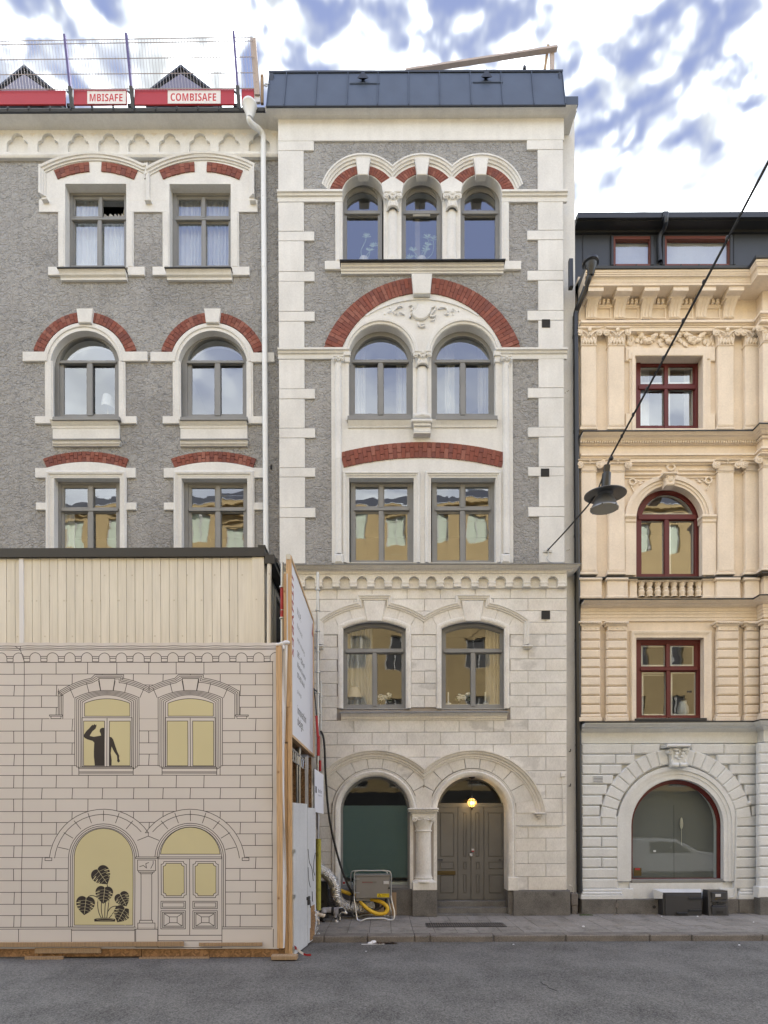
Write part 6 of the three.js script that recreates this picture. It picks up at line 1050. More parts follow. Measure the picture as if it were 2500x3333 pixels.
{ // ---- site cabin above the hoarding ----
  const zc = 3.2, xr = PX(861, 2000, zc), xl = X0(-70, zc), yT = PY(430, 1816, zc), yB = 3.98, zb = .3;
  const t = thing('site_cabin', 'cream boarded site cabin with a black felt roof standing above the hoarding', 'cabin', [xr, yB, zc]);
  part(t, 'cabin_body', [cube(xl, yB, zc - .06, xr - .02, yT, zc - .03), cube(xr - .06, yB, zb, xr - .03, yT, zc - .03), cube(xl, yB, zb, xr - .03, yT, zb + .03), cube(xl, yB, zb + .05, xr - .06, yB + .06, zc - .07)], M.woodGrey);
  const f = rnd(14), mb = [M.board, mat('cream boards, lighter', [.86, .84, .765], { map: T.boardC, roughness: .7 }), mat('cream boards, greyer', [.82, .80, .725], { map: T.boardC, roughness: .7 })], bw = 27.9;
  for (let px = -60; px < 800; px += bw) { const a = X0(px, zc), b = X0(px + bw, zc); part(t, 'board', block(a + .0035, yB, b - .0035, yT, zc - .03, zc - .004 * f(), .004), mb[Math.floor(f() * 3)]); }
  part(t, 'corner_board', [block(X0(797, zc), yB, X0(824, zc), yT, zc - .03, zc, .004), block(X0(824.5, zc), yB, xr, yT, zc - .03, zc + .022, .004)], M.board);
  part(t, 'cover_strip', R(62, 1817, 76, 2110, zc + .02, .03, .003), M.banner);
  for (let k = 0; k < 5; k++) part(t, 'side_board', cube(xr - .03, yB, zc - .14 - k * .15, xr - .004 * f(), yT, zc - .006 - k * .15), M.board);
  part(t, 'roof_edge', [cube(xl, yT, zb - .1, xr + .02, yT + .16, zc + .05), cube(xr - .1, yT + .16, zb, xr + .03, yT + .2, zc + .055)], M.black);
  { const v = xr + .02; part(t, 'gutter', [cube(v, yT - .13, zb, v + .17, yT + .03, zc + .04), cube(v - .01, yT - .05, zb, v + .2, yT + .035, zc - .1)], M.black); part(t, 'downpipe', rod([v + .07, yT - .1, zc + .0], [v + .05, yB, zc - .0], .04), M.board); }
  const wz0 = .9, wz1 = 2.45, wy0 = yB + .2, wy1 = yT - .25, X = xr;
  part(t, 'side_window', [cube(X, wy0, wz0, X + .05, wy1, wz0 + .09), cube(X, wy0, wz1 - .09, X + .05, wy1, wz1), cube(X, wy1 - .09, wz0 + .09, X + .05, wy1, wz1 - .09), cube(X, wy0, wz0 + .09, X + .05, wy0 + .09, wz1 - .09), cube(X + .005, wy0, wz0 - .12, X + .03, wy1 + .1, wz0 - .02), cube(X + .005, wy0, wz1 + .02, X + .03, wy1 + .1, wz1 + .12), cube(X + .005, wy1 + .01, wz0 - .02, X + .03, wy1 + .1, wz1 + .02)], M.steel);
  part(t, 'side_pane', cube(X + .005, wy0 + .09, wz0 + .09, X + .012, wy1 - .09, wz1 - .09), M.rubber);
  part(t, 'side_wall', cube(X - .03, yB, zb, X + .001, yT, zc - .78), M.board);
}
{ // ---- the sign board square to the facade ----
  const X = -1.645, z0 = .36, z1 = 3.42, y0 = 3.80, y1 = 7.0;
  const st = canvasTex(1024, 1072, (c, w, h) => {
    c.fillStyle = '#dfe1e6'; c.fillRect(0, 0, w, h);
    c.fillStyle = '#8f1d22'; c.save(); c.translate(10, h * .06); c.rotate(Math.PI / 2); c.font = 'bold 120px sans-serif'; c.fillText('UTHYRES', 0, -6); c.restore();
    c.fillRect(w * .955, h * .03, 9, h * .97); c.fillRect(w * .978, h * .03, 7, h * .97); c.beginPath(); c.moveTo(w * .93, h * .12); c.lineTo(w * .97, h * .02); c.lineTo(w, h * .12); c.fill();
    c.fillStyle = '#2c2c30'; const tx = (s, v, sz, b = '') => { c.font = `${b} ${sz}px sans-serif`; c.fillText(s, w * .23, h * (1 - v)); };
    tx('V.U.P.', .775, 62, 'bold'); tx('Nominerat', .69, 46); tx('under renovering', .61, 42); tx('295 – 824 m²', .515, 56, 'bold'); tx('Mäster & kontor', .45, 48, 'bold'); tx('070-850 44 44', .385, 50, 'bold'); tx('på våning 4', .29, 34); tx('innovation', .165, 76, 'bold'); tx('design.', .095, 76, 'bold');
  });
  const t = thing('sign_board', 'tall white sign board in a wooden frame, square to the facade above the site door', 'sign', [X, y0, z1]);
  part(t, 'panel', cube(X - .05, y0, z0, X - .004, y1, z1), M.whitePaint);
  printed(t, 'printed_face', [[X, y0 + .04, z1 - .03], [X, y0 + .04, z0 + .03], [X, y1 - .04, z0 + .03], [X, y1 - .04, z1 - .03]], mat('sign print', [.95, .95, .97], { map: st, roughness: .55 }));
  for (const g of [cube(X - .07, y1 - .04, z0, X + .02, y1 + .01, z1), cube(X - .07, y0 - .01, z0, X + .02, y0 + .04, z1), cube(X - .07, y0 + .04, z0 - .02, X + .02, y1 - .04, z0 + .03), cube(X - .07, y0 + .04, z1 - .03, X + .02, y1 - .04, z1 + .02)]) part(t, 'frame_batten', g, M.wood);
  const ld = thing('cable_ladder', 'grey steel cable ladder slung in the dark under the sign board', 'cable ladder', [-1.72, 3.5, 2.2]);
  part(ld, 'rail', rod([-1.72, 3.66, 3.3], [-1.72, 3.6, 1.2], .022), M.steel); part(ld, 'rail', rod([-1.72, 3.44, 3.2], [-1.72, 3.42, 1.4], .015), M.steel);
  for (let k = 0; k < 9; k++) part(ld, 'rung', rod([-1.72, 3.64, 3.2 - k * .22], [-1.72, 3.43, 3.14 - k * .2], .012, 6), M.steel);
}
{ // small white sign at the back corner
  const a = w3(1024, 2570, 2.1), b = w3(1053, 2570, 1.55), y0 = 2.5, y1 = 3.33;
  const t = thing('info_sign', 'small white sign plate with grey lettering at the back of the hoarding', 'sign', [a[0], y0, a[2]]);
  const nt = canvasTex(256, 384, (c, w, h) => { c.fillStyle = '#d9dbe2'; c.fillRect(0, 0, w, h); c.fillStyle = '#33343a'; c.fillRect(22, 150, 38, 58); c.fillStyle = '#70727c'; c.font = 'bold 46px sans-serif'; c.fillText('Bolin', 96, 192); c.font = '20px sans-serif'; c.fillText('bygg & vård', 98, 222); });
  const P0 = [a[0], y0 - .02, a[2]], P1 = [b[0], y0 - .06, b[2]], P2 = [b[0], y1 - .06, b[2]], P3 = [a[0], y1 + .02, a[2]], off = (p) => [p[0] - .03, p[1], p[2] - .03];
  printed(t, 'printed_face', [P0, P1, P2, P3], mat('info print', [.95, .95, .97], { map: nt, roughness: .5 }));
  const q = (A, B, C, D) => geo([...A, ...B, ...C, ...A, ...C, ...D]); part(t, 'backing', [q(off(P0), off(P1), off(P2), off(P3)), q(P0, off(P0), off(P3), P3), q(P1, off(P1), off(P2), P2), q(P0, P1, off(P1), off(P0)), q(P3, P2, off(P2), off(P3))], M.steel);
}
{ // scaffold tubes
  const tubeThing = (name, label, px, pyT, pyB, z, r, reds, collars, m = M.steel) => { const a = w3(px, pyT, z), b = w3(px, pyB, z), t = thing(name, label, 'scaffold tube', [b[0], b[1], z]); part(t, 'tube', rod(b, a, r, 12), m); for (const [p, q] of reds) part(t, 'red_sleeve', rod(w3(px, q, z), w3(px, p, z), r * 1.12, 12), M.redPaint); for (const y of collars) part(t, 'collar', rod(w3(px, y + 4, z), w3(px, y, z), r * 1.75, 12), M.steel); return t; };
  tubeThing('scaffold_tube', 'short grey scaffold tube with a worn red sleeve beside the cabin', 918.5, 1831, 2280, 3.3, .030, [[1913, 1985], [1988, 2012]], [1910, 2011]);
  tubeThing('scaffold_tube', 'tall galvanised scaffold tube with ring collars rising in front of the belt cornice', 1034.5, 1863, 2700, .8, .031, [], [1918, 1985, 2052, 2119, 2186, 2253, 2320]);
  tubeThing('scaffold_tube', 'thin galvanised tube with couplers close to the first floor window', 1044, 2216, 2500, .55, .022, [], [2265, 2330, 2440]);
  const c = thing('red_coupler_bar', 'red painted steel bar clamped along the scaffold tubes', 'scaffold bar', w3(1037, 2460, .8)); part(c, 'bar', [rod(w3(1030, 2330, .9), w3(1035, 2400, .9), .03, 10), rod(w3(1037, 2395, .85), w3(1036.5, 2460, .85), .036, 10), rod(w3(1042, 2475, .8), w3(1042, 2510, .8), .03, 10)], M.redPaint); part(c, 'brace', [tube([w3(1022, 2240, .95), w3(1028, 2300, .9), w3(1034, 2370, .86), w3(1040, 2450, .8)], .014, 6), rod(w3(1024, 2245, .9), w3(1040, 2256, .75), .016, 6)], M.boxDark);
  const p = thing('padded_pole', 'steel pole wrapped in a yellow foam sleeve at the pavement edge of the site', 'pole', [w3(1036, 2961, .9)[0], 0, .9]); part(p, 'foam_sleeve', rod(w3(1036, 2962, .9), w3(1036.5, 2730, .9), .06, 14), M.padding); part(p, 'steel_tube', rod([w3(1036, 2990, .9)[0], 0, .9], w3(1036.5, 2640, .9), .022, 10), M.whitePaint);
}
{ // hose, duct, cable, power box
  const p = (x, y, z) => w3(1000 + x / 4.1475, 2700 + y / 4.1475, z);
  const d = thing('air_duct', 'crumpled silver foil air duct bending down to the pavement beside the power box', 'duct', p(400, 1100, .45));
  { const pts = [p(60, 430, .75), p(160, 520, .72), p(260, 600, .62), p(350, 710, .52), p(385, 830, .48), p(400, 920, .45), p(460, 1000, .42), p(580, 1040, .4), p(740, 1055, .34), p(860, 1030, .12)], g = tube(pts, .125, 22, 160), q = g.attributes.position, f = rnd(4); const c = new THREE.CatmullRomCurve3(pts.map((v) => new THREE.Vector3(...v)), false, 'centripetal'); for (let i = 0; i <= 160; i++) { const o = c.getPointAt(i / 160), s = 1 + .07 * Math.sin(i * 1.9) + .05 * (f() - .5); for (let k = 0; k <= 22; k++) { const n = i * 23 + k, e = s + .05 * (vn(i * .6, (k % 22) * .8, 0, 3) - .5); q.setXYZ(n, o.x + (q.getX(n) - o.x) * e, o.y + (q.getY(n) - o.y) * e, o.z + (q.getZ(n) - o.z) * e); } } part(d, 'foil_hose', g, M.foil, { crease: .9 }); }
  const c = thing('power_cable', 'thick black cable hanging from the scaffold down to the power box', 'cable', p(590, 860, .5));
  part(c, 'cable', tube([p(180, -1330, .6), p(205, -1290, .6), p(228, -1180, .58), p(250, -700, .55), p(300, -150, .52), p(400, 310, .5), p(500, 630, .48), p(600, 850, .46), p(640, 930, .42)], .026, 10, 90), M.rubber);
  part(c, 'cable_end', tube([p(595, 880, .5), p(590, 1000, .5), p(570, 1080, .5)], .02, 8, 20), M.rubber);
  const y = thing('yellow_hose', 'thick yellow hose looped under the power box', 'hose', p(1000, 1130, .5));
  part(y, 'hose', [tube([p(430, 815, .25), p(520, 850, .25), p(620, 880, .3), p(760, 930, .35), p(900, 950, .4), p(1020, 990, .48), p(1085, 1060, .52), p(1060, 1120, .55), p(960, 1140, .55), p(860, 1100, .55), p(790, 1050, .52), p(730, 980, .48), p(700, 930, .42)], .046, 12, 120)], M.yellow);
  const k = thing('black_lead', 'black lead drooping under the power box', 'cable', p(940, 1080, .5)); part(k, 'lead', [tube([p(740, 960, .5), p(800, 1040, .5), p(900, 1080, .48), p(1000, 1050, .45), p(1050, 980, .42), p(1070, 910, .4)], .024, 8, 40), tube([p(1065, 920, .42), p(1055, 1000, .4), p(1050, 1100, .38)], .024, 8, 20)], M.rubber);
  const b = thing('power_box', 'grey steel power distribution box on a bent white tube stand before the shop window', 'power box', [p(880, 1200, .58)[0], 0, .55]);
  const zf = .58, q = (x0, y0, x1, y1, z, dep, ch) => { const a = p(x0, y0, z), e = p(x1, y1, z); return block(a[0], e[1], e[0], a[1], z - dep, z, ch); };
  part(b, 'cabinet', [q(652, 622, 1120, 930, zf - .012, .26, .006), q(648, 612, 1124, 628, zf + .012, .3, .004), q(660, 930, 850, 965, zf - .06, .15, .004)], M.box);
  part(b, 'door_panel', q(664, 640, 1112, 922, zf, .012, .004), M.box);
  for (const yy of [672, 858]) part(b, 'hinge', [q(645, yy - 8, 705, yy + 4, zf + .01, .02, .003)], M.steel);
  part(b, 'label_holder', [q(1030, 697, 1104, 738, zf + .012, .02, .003), q(1040, 708, 1095, 727, zf + .014, .01)], M.chrome);
  part(b, 'lock', [q(1090, 790, 1122, 802, zf + .02, .03, .004), (() => { const a = p(1106, 782, zf + .02); return ball(...a, .02); })()], M.boxDark);
  const warn = canvasTex(320, 112, (c, w, h) => { c.fillStyle = '#d8bd1e'; c.fillRect(0, 0, w, h); c.fillStyle = '#1a1a14'; c.beginPath(); c.moveTo(62, 10); c.lineTo(112, 98); c.lineTo(12, 98); c.fill(); c.fillStyle = '#d8bd1e'; c.beginPath(); c.moveTo(62, 28); c.lineTo(98, 90); c.lineTo(26, 90); c.fill(); c.fillStyle = '#1a1a14'; c.beginPath(); c.moveTo(66, 38); c.lineTo(54, 64); c.lineTo(63, 64); c.lineTo(58, 86); c.lineTo(74, 56); c.lineTo(64, 56); c.fill(); c.font = 'bold 26px sans-serif'; c.fillText('Spänning', 128, 38); c.font = '20px sans-serif'; c.fillText('Elektrisk fara', 128, 66); c.fillText('Öppna ej', 128, 92); });
  { const a = p(945, 916, zf + .003), e = p(1107, 864, zf + .003); printed(b, 'warning_label', [a, [e[0], a[1], a[2]], e, [a[0], e[1], a[2]]], mat('warning print', [1, 1, 1], { map: warn, roughness: .5 })); }
  const nm = canvasTex(512, 64, (c, w, h) => { c.clearRect(0, 0, w, h); c.fillStyle = '#8c8a85'; c.fillRect(0, 0, w, h); c.fillStyle = '#b0202a'; c.font = 'bold 44px sans-serif'; c.fillText('Elkraft & Verktyg', 14, 46); });
  { const a = p(738, 726, zf + .002), e = p(935, 700, zf + .002); printed(b, 'name_plate', [a, [e[0], a[1], a[2]], e, [a[0], e[1], a[2]]], mat('name print', [.72, .7, .68], { map: nm, roughness: .5 })); }
  const loop = (dx, z, m, zb) => [tube([p(635 + dx, 900, z), p(635 + dx, 700, z), p(637 + dx, 610, z), p(648 + dx, 572, z), p(690 + dx, 558, z), p(880 + dx, 556, z), p(1080 + dx, 558, z), p(1120 + dx, 575, z), p(1133 + dx, 620, z), p(1133 + dx, 760, z), p(1133 + dx, 900, z)], .015, 8, 110)];
  const legs = (dx, z, zb) => [tube([p(633 + dx, 900, z), p(634 + dx, 940, z), p(648 + dx, 1040, z + .02), p(664 + dx, 1150, z + .04), [p(680, 1150, zb)[0] + dx / 590, .03, zb], [p(730, 1150, zb)[0] + dx / 590, .014, zb + .02], [p(800, 1150, zb)[0] + dx / 590, .05, zb], [p(920, 1150, zb)[0] + dx / 590, .06, zb], [p(1050, 1150, zb)[0] + dx / 590, .055, zb], [p(1110, 1150, zb)[0] + dx / 590, .02, zb], [p(1165, 1150, zb)[0] + dx / 590, .04, zb], p(1178 + dx, 1120, z + .05), p(1158 + dx, 1030, z + .02), p(1136 + dx, 930, z), p(1133 + dx, 890, z)], .0165, 8, 130)];
  part(b, 'frame_tube', loop(0, .60), M.steel); part(b, 'frame_tube', loop(-45, .29), M.steel); part(b, 'stand', legs(0, .60, .68), M.chrome); part(b, 'stand', legs(-45, .29, .18), M.steel);
  part(grey, 'round_vent', [(() => { const g = new THREE.TorusGeometry(.105, .012, 8, 28), a = p(915, 1025, .02); g.translate(a[0], a[1], .025); return g; })(), ...[-3, -2, -1, 0, 1, 2, 3].map((i) => { const a = p(915, 1025, .02), h = Math.sqrt(.01 - (i * .026) ** 2); return cube(a[0] - h, a[1] + i * .026 - .007, .015, a[0] + h, a[1] + i * .026 + .007, .032); })], M.boxDark);
  part(grey, 'patch', [q(1140, 850, 1205, 1160, .016, .02), q(700, 1000, 1150, 1165, .0155, .02)], M.woodGrey);
  const cr = thing('dark_crate', 'charcoal plastic crate standing behind the foil duct', 'crate', [p(220, 1060, .3)[0], 0, .3]); part(cr, 'crate_body', [cube(p(165, 0, .3)[0], 0, .1, p(272, 0, .3)[0], p(0, 705, .35)[1], .35)], M.boxDark); part(cr, 'handle', q(190, 955, 225, 990, .36, .02), M.rubber);
  const po = thing('window_poster', 'small red and white notice leaning inside the corner of the shop window', 'notice', p(485, 765, -.22)); part(po, 'card', q(450, 655, 522, 705, -.21, .008), M.whitePaint); part(po, 'red_band', q(450, 706, 512, 735, -.209, .008), M.redPaint); part(po, 'card_foot', q(450, 736, 515, 762, -.212, .008), M.whitePaint);
}

// ================= animals =================
function sdfMesh(fn, lo, hi, res) {
  const mc = new MarchingCubes(res, new THREE.MeshBasicMaterial(), false, false, 160000), S = mc.size, h = [0, 1, 2].map((i) => (hi[i] - lo[i]) / 2), c = [0, 1, 2].map((i) => (hi[i] + lo[i]) / 2);
  for (let k = 0; k < S; k++) for (let j = 0; j < S; j++) for (let i = 0; i < S; i++) mc.field[i + j * S + k * S * S] = -fn(c[0] + (i / (S / 2) - 1) * h[0], c[1] + (j / (S / 2) - 1) * h[1], c[2] + (k / (S / 2) - 1) * h[2]);
  mc.isolation = 0; mc.update();
  const n = mc.count ?? mc.geometry.drawRange.count, p = new Float32Array(n * 3), s = mc.positionArray, q = mc.normalArray, nn = new Float32Array(n * 3);
  for (let i = 0; i < n; i++) for (let d = 0; d < 3; d++) { p[i * 3 + d] = c[d] + s[i * 3 + d] * h[d]; nn[i * 3 + d] = q[i * 3 + d] / h[d]; }
  const g = new THREE.BufferGeometry(); g.setAttribute('position', new THREE.BufferAttribute(p, 3)); g.setAttribute('normal', new THREE.BufferAttribute(nn, 3)); g.normalizeNormals(); return g;
}
const capsule = (x, y, z, b) => { const [ax, ay, az, ar, bx, by, bz, br] = b, dx = bx - ax, dy = by - ay, dz = bz - az, t = Math.max(0, Math.min(1, ((x - ax) * dx + (y - ay) * dy + (z - az) * dz) / (dx * dx + dy * dy + dz * dz))); return Math.hypot(x - ax - dx * t, y - ay - dy * t, z - az - dz * t) - (ar + (br - ar) * t); };
const field = (bones, k = .012) => (x, y, z) => { let d = 1; for (const b of bones) { const e = capsule(x, y, z, b), h = Math.max(k - Math.abs(d - e), 0) / k; d = Math.min(d, e) - h * h * k / 4; } return d; };
function dog(o, patch, tailBones, coat) {
  const bones = [
    [-.17, .245, 0, .070, -.02, .245, 0, .076], [-.02, .240, 0, .076, .12, .235, 0, .086], [.12, .225, 0, .080, .15, .24, 0, .070],        // trunk: belly, deep chest
    [.14, .26, 0, .056, .215, .265, 0, .046], [.215, .262, 0, .052, .25, .252, 0, .048], [.25, .243, 0, .036, .325, .200, 0, .021], [.255, .228, 0, .022, .318, .187, 0, .013],   // neck, head, muzzle, jaw
    [.09, .20, .055, .044, .085, .13, .058, .026], [.085, .13, .058, .024, .105, .065, .058, .016], [.105, .065, .058, .016, .110, .018, .058, .017], [.110, .016, .058, .017, .145, .013, .060, .013],
    [.10, .20, -.055, .044, .14, .135, -.058, .026], [.14, .135, -.058, .023, .175, .085, -.058, .016], [.175, .085, -.058, .015, .165, .045, -.058, .014], [.165, .045, -.058, .014, .188, .032, -.058, .012],
    [-.17, .22, .052, .062, -.135, .14, .056, .038], [-.135, .14, .056, .034, -.20, .085, .056, .019], [-.20, .085, .056, .018, -.192, .018, .056, .016], [-.192, .016, .056, .016, -.155, .013, .058, .013],
    [-.18, .22, -.052, .062, -.185, .14, -.056, .038], [-.185, .14, -.056, .033, -.255, .09, -.056, .019], [-.255, .09, -.056, .018, -.262, .02, -.056, .016], [-.262, .016, -.056, .016, -.225, .013, -.058, .013],
    [.235, .30, .036, .016, .205, .285, .058, .018], [.205, .285, .058, .016, .215, .245, .064, .010], [.235, .30, -.036, .016, .205, .285, -.058, .018], [.205, .285, -.058, .016, .215, .245, -.064, .010], ...tailBones];
  const f0 = field(bones, .03), fur = (x, y, z) => f0(x, y, z) - .0035 * (vn(x * 110, y * 160 + 50, 0, 3) + vn(z * 150, y * 110 + 9, 0, 5) - 1);
  const g = sdfMesh(fur, [-.42, -.01, -.14], [.36, .40, .14], 120), p = g.attributes.position, c = new Float32Array(p.count * 3);
  for (let i = 0; i < p.count; i++) { const q = patch(p.getX(i), p.getY(i), p.getZ(i)), s = .82 + .36 * vn(p.getX(i) * 160, p.getY(i) * 90 + p.getZ(i) * 60, 0, 8); c.set(q.map((v) => v * s), i * 3); }
  g.setAttribute('color', new THREE.BufferAttribute(c, 3));
  const m = new THREE.Mesh(g, new THREE.MeshStandardMaterial({ vertexColors: true, roughness: .92 })); m.name = 'body'; m.castShadow = m.receiveShadow = true; o.add(m);
  const put = (name, list, mt) => { const k = new THREE.Mesh(build(list), mt); k.name = name; k.castShadow = k.receiveShadow = true; o.add(k); };
  put('nose', ball(.336, .199, 0, .013, 1, .9, 1.1, 2), M.rubber); put('eyes', [ball(.272, .268, .034, .008, 1, 1, 1, 2), ball(.272, .268, -.034, .008, 1, 1, 1, 2)], M.rubber);
  const hoop = (x, r, ry, w, tilt) => { const v = []; for (let i = 0; i < 28; i++) for (const [a, b] of [[i, i + 1]]) { const P2 = (k, s) => { const t = k / 28 * 6.2832; return [x + s * w + tilt * Math.sin(t), .236 + ry * Math.sin(t), r * Math.cos(t)]; }; v.push(...P2(a, -1), ...P2(b, -1), ...P2(b, 1), ...P2(a, -1), ...P2(b, 1), ...P2(a, 1)); } return geo(v); };
  put(coat.name, [hoop(coat.x, coat.r, coat.ry, coat.w, 0), hoop(.155, .075, .078, .014, .03)], coat.m);
}
{
  const grey_ = [.34, .33, .34], dark = [.025, .023, .022], whiteF = [.72, .70, .66];
  const t = thing('dog', 'small black, grey and white dog in a dark harness sniffing along the pavement', 'dog', [PX(1080, 3000, .75), 0, .75]);
  dog(t, (x, y, z) => { if (x > .24) return y > .232 && Math.abs(z) > .014 && x < .30 ? dark : y > .262 && x < .27 ? [.5, .48, .46] : whiteF; if (x > .17) return Math.abs(z) > .045 ? dark : whiteF; if (y < .06) return x > 0 && z > 0 ? whiteF : dark; if (y > .215 && x < .03) return grey_; if (x > .05 && x < .16 && y > .1) return [.28, .27, .28]; return dark; }, [[-.23, .26, 0, .022, -.30, .235, 0, .018], [-.30, .235, 0, .018, -.345, .19, 0, .010]], { name: 'harness', x: .03, r: .088, ry: .094, w: .03, m: M.rubber });
  t.rotation.y = -.06; t.scale.setScalar(1.03);
  const u = thing('dog', 'cream dog in a pale blue coat, only its fluffy tail showing past the hoarding', 'dog', [PX(1003, 3000, 1.0) - .02, 0, 1.05]);
  dog(u, () => [.60, .52, .42], [[-.23, .24, 0, .03, -.30, .20, 0, .038], [-.30, .20, 0, .038, -.36, .185, 0, .036], [-.36, .185, 0, .034, -.395, .205, 0, .016]], { name: 'coat', x: -.08, r: .10, ry: .105, w: .13, m: mat('pale blue cloth', [.22, .34, .58], { roughness: .9 }) });
  u.rotation.y = Math.PI + .15;
}
// ================= street lamp on its span wire =================
{
  const L = [4.12, 8.235, 3.0], A = w3(1783, 1791, .04), top = [L[0] + .06, L[1] + .70, L[2] + .05], E = [PX(2500, 528, 6.7), PY(2500, 528, 6.7), 6.7], F = [5.8, 15, 23.9];
  const wire = thing('span_wire', 'black span wire crossing the street from the grey house and carrying the lamp', 'cable', A);
  part(wire, 'wire', [tube([A, [(A[0] * .35 + L[0] * .65) - .12, A[1] * .35 + (L[1] + .02) * .65, L[2] * .65], [top[0] - .2, top[1] - .55, top[2] - .1], [top[0] - .04, top[1] - .1, top[2]], top], .016, 6, 60), tube([top, [(top[0] + E[0]) / 2, (top[1] + E[1]) / 2 - .02, (top[2] + E[2]) / 2], E, F], .018, 6, 90)], M.rubber);
  part(wire, 'anchor_plate', [R(1770, 1790, 1797, 1797, .06, .06, .005), ball(A[0], A[1], .09, .03)], M.steel);
  part(wire, 'loose_end', tube([w3(1783, 1795, .07), w3(1786, 1806, .08), w3(1780, 1816, .06), w3(1786, 1826, .05), w3(1800, 1832, .05), w3(1832, 1832, .05)], .007, 6, 30), M.steel);
  part(wire, 'wire_clip', [.12, .22, .33, .45, .58, .7, .82].map((t) => { const p = new THREE.Vector3(...top).lerp(new THREE.Vector3(...E), t); return ball(p.x, p.y, p.z, .024, 1, 1.6, 1); }), M.rubber);
  const t = thing('street_lamp', 'grey bell shaped street lamp with a wide disc hood hanging from the span wire', 'street lamp', L);
  const put = (name, list, m, dbl) => { const k = new THREE.Mesh(build(list, .7), m); k.name = name; k.castShadow = k.receiveShadow = true; t.add(k); return k; };
  const lampGrey = mat('lamp grey enamel', [.10, .104, .11], { roughness: .42, metalness: .4 }), lampPale = mat('lamp aluminium', [.24, .25, .265], { roughness: .36, metalness: .6 });
  put('hood_disc', lathe([[.07, .0], [.17, -.01], [.41, -.055], [.413, -.07], [.405, -.072], [.17, -.03], [.15, -.04]], 0, .15, 0, 56), lampGrey);
  put('neck', lathe([[.155, .16], [.15, .10], [.13, .06], [.15, .02]], 0, 0, 0, 40), lampGrey);
  put('bell', lathe([[.14, .06], [.17, .03], [.215, -.06], [.258, -.14], [.278, -.175], [.278, -.19], [.266, -.19], [.245, -.14], [.2, -.06], [.13, .03]], 0, 0, 0, 56), lampPale);
  put('lens', lathe([[0.001, -.172], [.12, -.18], [.266, -.182], [.266, -.186], [.001, -.19]], 0, 0, 0, 48), mat('frosted lens', [.42, .45, .42], { physical: true, transmission: .6, thickness: 0, roughness: .35 }));
  put('reflector', lathe([[.235, -.16], [.19, -.05], [.12, .0], [.001, .01]], 0, 0, 0, 40), mat('reflector', [.5, .52, .48], { roughness: .4, metalness: .4 }));
  put('bulb', ball(0, -.08, 0, .06, 1, 1.2, 1, 3), M.sash);
  put('screws', [0, 1, 2, 3, 4, 5].map((k) => ball(.278 * Math.cos(k * 1.047), -.182, .278 * Math.sin(k * 1.047), .014)), M.rubber);
  put('socket', lathe([[.001, .5], [.085, .5], [.09, .48], [.09, .18], [.07, .17]], 0, 0, 0, 24), M.blackPipe);
  put('hanger', [block(-.055, .5, .055, .66, -.03, .03, .004), rod([0, .64, 0], [.06, .80, .05], .02), ball(.06, .76, .05, .045)], M.blackPipe);
  t.rotation.set(.13, 0, -.02); t.scale.setScalar(.9);
}
{ // ---- lantern over the house door ----
  const c = w3(1536.5, 2613, -.12), t = thing('hanging_lantern', 'lit faceted glass lantern hanging in front of the house door', 'lantern', c), r = .105;
  const ring = [[.05, .105], [.105, .05], [.105, -.05], [.05, -.105]];
  const glow = mat('lit lantern glass', [.9, .72, .42], { physical: true, transmission: .75, thickness: 0, roughness: .3, ior: 1.5, emissive: new THREE.Color(1, .58, .16), emissiveIntensity: .42 });
  const put = (name, list, m, cr = 0) => { const k = new THREE.Mesh(build(list, cr), m); k.name = name; k.receiveShadow = true; t.add(k); return k; };
  put('glass', lathe([[.001, .105], ...ring, [.001, -.105]], 0, 0, 0, 8), glow);
  put('bulb', ball(0, -.01, .0, .05), mat('lit bulb', [1, .9, .6], { emissive: new THREE.Color(1, .82, .45), emissiveIntensity: 5 }));
  const bars = []; for (let k = 0; k < 8; k++) { const a = k / 8 * 6.2832, p = ring.map(([R_, y]) => [R_ * 1.02 * Math.sin(a), y * 1.02, R_ * 1.02 * Math.cos(a)]); for (let i = 0; i < 3; i++) bars.push(rod(p[i], p[i + 1], .0065, 5)); const b = (k + 1) / 8 * 6.2832; for (const [R_, y] of ring) bars.push(rod([R_ * 1.02 * Math.sin(a), y * 1.02, R_ * 1.02 * Math.cos(a)], [R_ * 1.02 * Math.sin(b), y * 1.02, R_ * 1.02 * Math.cos(b)], .0065, 5)); }
  put('cage', bars, M.boxDark); put('cap', [lathe([[.001, .17], [.02, .165], [.03, .13], [.062, .115], [.001, .112]], 0, 0, 0, 12), lathe([[.001, -.112], [.05, -.118], [.02, -.14], [.012, -.17], [.001, -.18]], 0, 0, 0, 12)], M.boxDark, .6);
  const top = PY(1536.5, 2531, -.12) - c[1]; put('chain', rod([0, .16, 0], [0, top, 0], .007, 6), M.boxDark); put('ceiling_rose', lathe([[.001, top - .05], [.02, top - .045], [.075, top - .005], [.08, top + .012]], 0, 0, 0, 16), M.boxDark, .6);
  const l = new THREE.PointLight(new THREE.Color(1, .66, .28), .22, 8, 2); l.position.set(0, 0, .0); l.castShadow = true; t.add(l);
}
